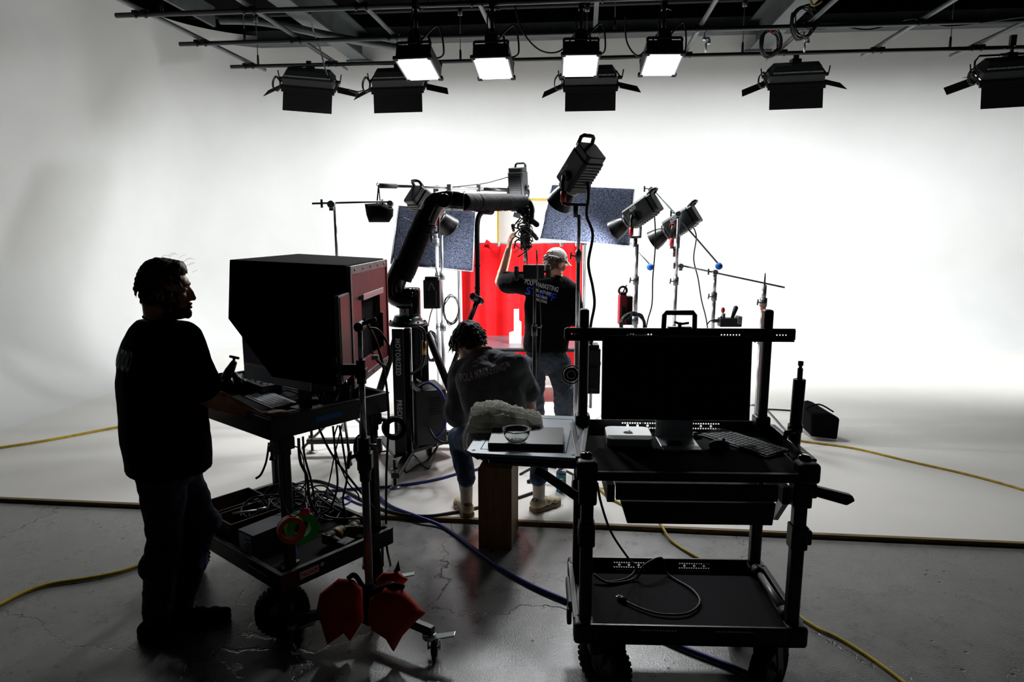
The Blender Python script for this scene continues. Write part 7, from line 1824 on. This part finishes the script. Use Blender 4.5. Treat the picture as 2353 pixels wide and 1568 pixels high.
cp_o = keep(remesh(cp3, 0.005, 2), lambda c: (lambda q: q.z > 0.035 and not (q.y < -0.07 and q.z < 0.075 and abs(q.x) < 0.045))(HI3 @ c)).build('cap_crown', 'cap_white', m3, True)
cp_o.modifiers.new('s', 'SOLIDIFY').thickness = 0.003
for i in range(6):
    a = math.pi * i / 6
    MB().tube([HM3 @ V((0.0885 * math.cos(a) * math.cos(b), -0.005 + 0.1085 * math.sin(a) * math.cos(b), 0.045 + 0.0965 * math.sin(b))) for b in [math.pi * j / 12 for j in range(13)]], 0.0012, 4).build('cap_seam', 'cap_white', cp_o, True)
MB().ell((0, -0.005, 0.142), (0.008, 0.008, 0.005), M=HM3, n=10, m=6).build('cap_button', 'cap_white', cp_o, True)
MB().tube([HM3 @ V((0.09 * math.cos(a), -0.005 + 0.11 * math.sin(a), 0.038)) for a in [R(200 + 14 * i) for i in range(11)]], 0.009, 6).build('cap_strap', 'cap_white', cp_o, True)
vs = []
for i in range(15):
    a = R(22) + R(136) * i / 14
    for k in (0.0, 0.5, 1.0):
        vs.append(HM3 @ V((0.086 * math.cos(a) * (1 - 0.05 * k), 0.0 + 0.104 * math.sin(a) + 0.07 * k * math.sin(a) ** 0.6, 0.04 - 0.02 * k * (0.4 + abs(math.cos(a))))))
o = MB().add(vs, [(i * 3 + k, (i + 1) * 3 + k, (i + 1) * 3 + k + 1, i * 3 + k + 1) for i in range(14) for k in range(2)], True).build('cap_brim', 'cap_white', cp_o, True)
o.modifiers.new('s', 'SOLIDIFY').thickness = 0.004
sb_ = MB(); RB3 = Matrix(((r3.x, f3.x, 0), (r3.y, f3.y, 0), (0, 0, 1)))
sb_.loft([(at(x_, y_, 6.0), rx_, ry_, RB3) for y_, x_, rx_, ry_ in ((806, 1255, 0.2, 0.14), (790, 1255, 0.202, 0.14), (765, 1256, 0.2, 0.135), (735, 1258, 0.205, 0.13), (705, 1259, 0.21, 0.13), (680, 1261, 0.205, 0.125), (660, 1264, 0.18, 0.11), (645, 1270, 0.12, 0.09), (635, 1277, 0.075, 0.07))])
sb_.limb([nb3 + V((-0.08, 0, -0.09)), sL3, sL3 * 0.45 + eL3 * 0.55], [0.11, 0.1, 0.1]); sb_.limb([nb3 + V((0.05, 0, -0.08)), sR3, sR3 * 0.45 + eR3 * 0.55, sR3 * 0.15 + eR3 * 0.85], [0.1, 0.09, 0.085, 0.09])
sh3 = remesh(sb_, 0.009, 4, 0.02, 0.12).build('t_shirt', 'shirt_black', m3, True)
MB().torus(nb3 + V((0, 0, 0.012)), 0.066, 0.007, V((0.2, 0.1, 1)), 26, 7).build('collar', 'shirt_black', m3, True)
xr3 = (at(1280, 672, 5.6) - at(1216, 656, 5.6)).normalized()
for s_, px, sz, m_, sx_ in (('POLA MARKETING', (1248, 664), 0.058, 'print_grey', 0.62), ('STAFF', (1246, 685), 0.1, 'print_blue', 1.0), ('2 POLA STUDIO', (1250, 679), 0.036, 'print_grey', 0.62), ('POLA MARK', (1248, 691), 0.03, 'print_grey', 0.62), ('MARKETING', (1246, 700), 0.032, 'print_grey', 0.6)):
    print_on(sh3, s_, plane_M(at(px[0], px[1], 5.6), xr3, Z), sz, V((0, 1, 0)), m3, m_, sx_, 0.001, 1.0, off=0.0045 if m_ == 'print_grey' else 0.0025)
jb = MB(); jb.ell(pel3 + V((0, 0, 0.0)), (0.185, 0.13, 0.16)); jb.limb([pel3 + V((-0.03, 0, 0)), hL3, kL3, aL3 + V((0, 0, 0.03))], [0.13, 0.115, 0.095, 0.085]); jb.limb([pel3 + V((0.03, 0, 0)), hR3, kR3, aR3 + V((0, 0, 0.03))], [0.13, 0.115, 0.1, 0.088])
remesh(jb, 0.009, 3, 0.028, 0.06).build('trousers', 'denim_grey', m3, True)
for a_, dx in ((aL3, -0.06), (aR3, 0.1)):
    shoe(m3, (a_.x - dx * 0.3, a_.y - 0.07, 0), (a_.x + dx, a_.y + 0.19, 0), ZC, 'shoe', 'tool_black', 'rubber', 0.048)

# ---------------------------------------------------------------- wooden box, bottle, floor cables
xb0, xb1 = gz(1107, 1262).x, gz(1184, 1262).x
yb0 = gz(1145, 1262).y
ab_ = thing('apple_box', 'upright plywood box that the seated man sits on', 'box', ((xb0 + xb1) / 2, yb0 + 0.15, 0), R(-8))
MB().box((0, 0, 0.254), (xb1 - xb0 - 0.004, 0.27, 0.5)).build('carcass', 'wood_ply', ab_, bevel=0.003)
for s in (-1, 1): MB().box((0, s * 0.143, 0.254), (xb1 - xb0, 0.016, 0.508)).build('face_panel', 'wood_ply', ab_, bevel=0.002)
bo = gz(1289, 1128, ZC)
bt_ = thing('drink_bottle', 'clear bottle of blue drink with an orange cap on the white floor', 'bottle', (bo.x, bo.y, ZC))
bt_.scale = (1.1, 1.1, 1.12)
MB().lathe([(0, 0), (0.03, 0), (0.033, 0.006), (0.033, 0.13), (0.031, 0.14), (0.033, 0.15), (0.03, 0.17), (0.02, 0.19), (0.015, 0.197), (0.015, 0.205), (0, 0.205)], None, 24).build('bottle_body', 'glass_thin', bt_)
MB().lathe([(0, 0.003), (0.0305, 0.003), (0.0305, 0.125), (0, 0.125)], None, 24).build('drink', 'drink_blue', bt_)
MB().lathe([(0.0335, 0.035), (0.0335, 0.115)], None, 24).build('label_band', 'label_teal', bt_)
text_on('G', plane_M((-0.004, -0.0345, 0.075), (1, 0, 0), (0, 0, 1)), 0.05, 1.0, 0.002).build('label_letter', 'print_white', bt_)
MB().lathe([(0.017, 0.2), (0.018, 0.202), (0.018, 0.226), (0.016, 0.229), (0, 0.229)], None, 20).build('bottle_cap', 'cap_orange', bt_)
def floor_cable(px, m, r_, label, z=None):
    pts = []
    for q in px:
        zz = q[2] if len(q) > 2 else (ZC if S_n(gz(q[0], q[1], 0.01)) > FE + 0.0 else 0.0)
        pts.append(gz(q[0], q[1], zz + r_ + 0.001))
    return solo(MB().tube(pts, r_, 7, k=7), 'floor_cable', m, label, 'cable')
def S_n(p): return p.x * SE + p.y * CE
floor_cable([(-120, 1046), (0, 1029), (120, 1010), (270, 982), (330, 975)], 'cable_yellow', 0.011, 'yellow cable crossing the white floor at the left behind the bearded man')
floor_cable([(-60, 1420), (0, 1389), (60, 1360), (120, 1342), (200, 1330), (270, 1316), (329, 1298), (380, 1290)], 'cable_yellow', 0.011, 'yellow cable curving across the concrete at the lower left')
floor_cable([(1370, 1115), (1395, 1140), (1430, 1160), (1470, 1182), (1510, 1195), (1522, 1212), (1545, 1245), (1600, 1280), (1660, 1310), (1740, 1345), (1830, 1412), (1880, 1445), (1930, 1468), (1990, 1505), (2060, 1555), (2140, 1620)], 'cable_yellow', 0.009, 'yellow cable running over the platform edge and under the right cart')
floor_cable([(1700, 1006), (1780, 1002), (1850, 1015), (1960, 1030), (2080, 1058), (2200, 1085), (2290, 1108), (2400, 1140)], 'cable_yellow', 0.009, 'dark yellow cable trailing over the white floor to the right edge')
floor_cable([(870, 1140), (900, 1165), (960, 1188), (1020, 1212), (1090, 1262), (1150, 1305), (1220, 1345), (1300, 1380), (1370, 1405), (1460, 1440), (1560, 1485), (1650, 1520), (1740, 1556)], 'cable_blue', 0.012, 'thick dark blue cable running diagonally over the concrete between the carts')
floor_cable([(560, 1160), (660, 1120), (720, 1105), (780, 1122), (850, 1158), (910, 1180), (980, 1186), (1040, 1178), (1100, 1166), (1170, 1150), (1225, 1132)], 'cable_black', 0.01, 'black cable along the platform edge under the seated man\'s feet')
floor_cable([(700, 1140), (760, 1128), (840, 1122), (900, 1118), (960, 1110), (1010, 1100), (1060, 1086), (1110, 1076)], 'cable_blue', 0.01, 'blue cable crossing the white floor in front of the robot foot')
floor_cable([(1195, 1090), (1240, 1070), (1300, 1082), (1330, 1105), (1322, 1140)], 'cable_black', 0.008, 'black cable curling behind the drink bottle')
floor_cable([(780, 1150), (800, 1140), (805, 1152), (790, 1160), (775, 1155), (790, 1143), (830, 1160), (900, 1175)], 'cable_blue', 0.006, 'small loop of light blue cable beside the left cart')
floor_cable([(1738, 940), (1790, 942), (1860, 947), (1900, 950)], 'cable_black', 0.008, 'short dark cable running to the black bag on the white floor')
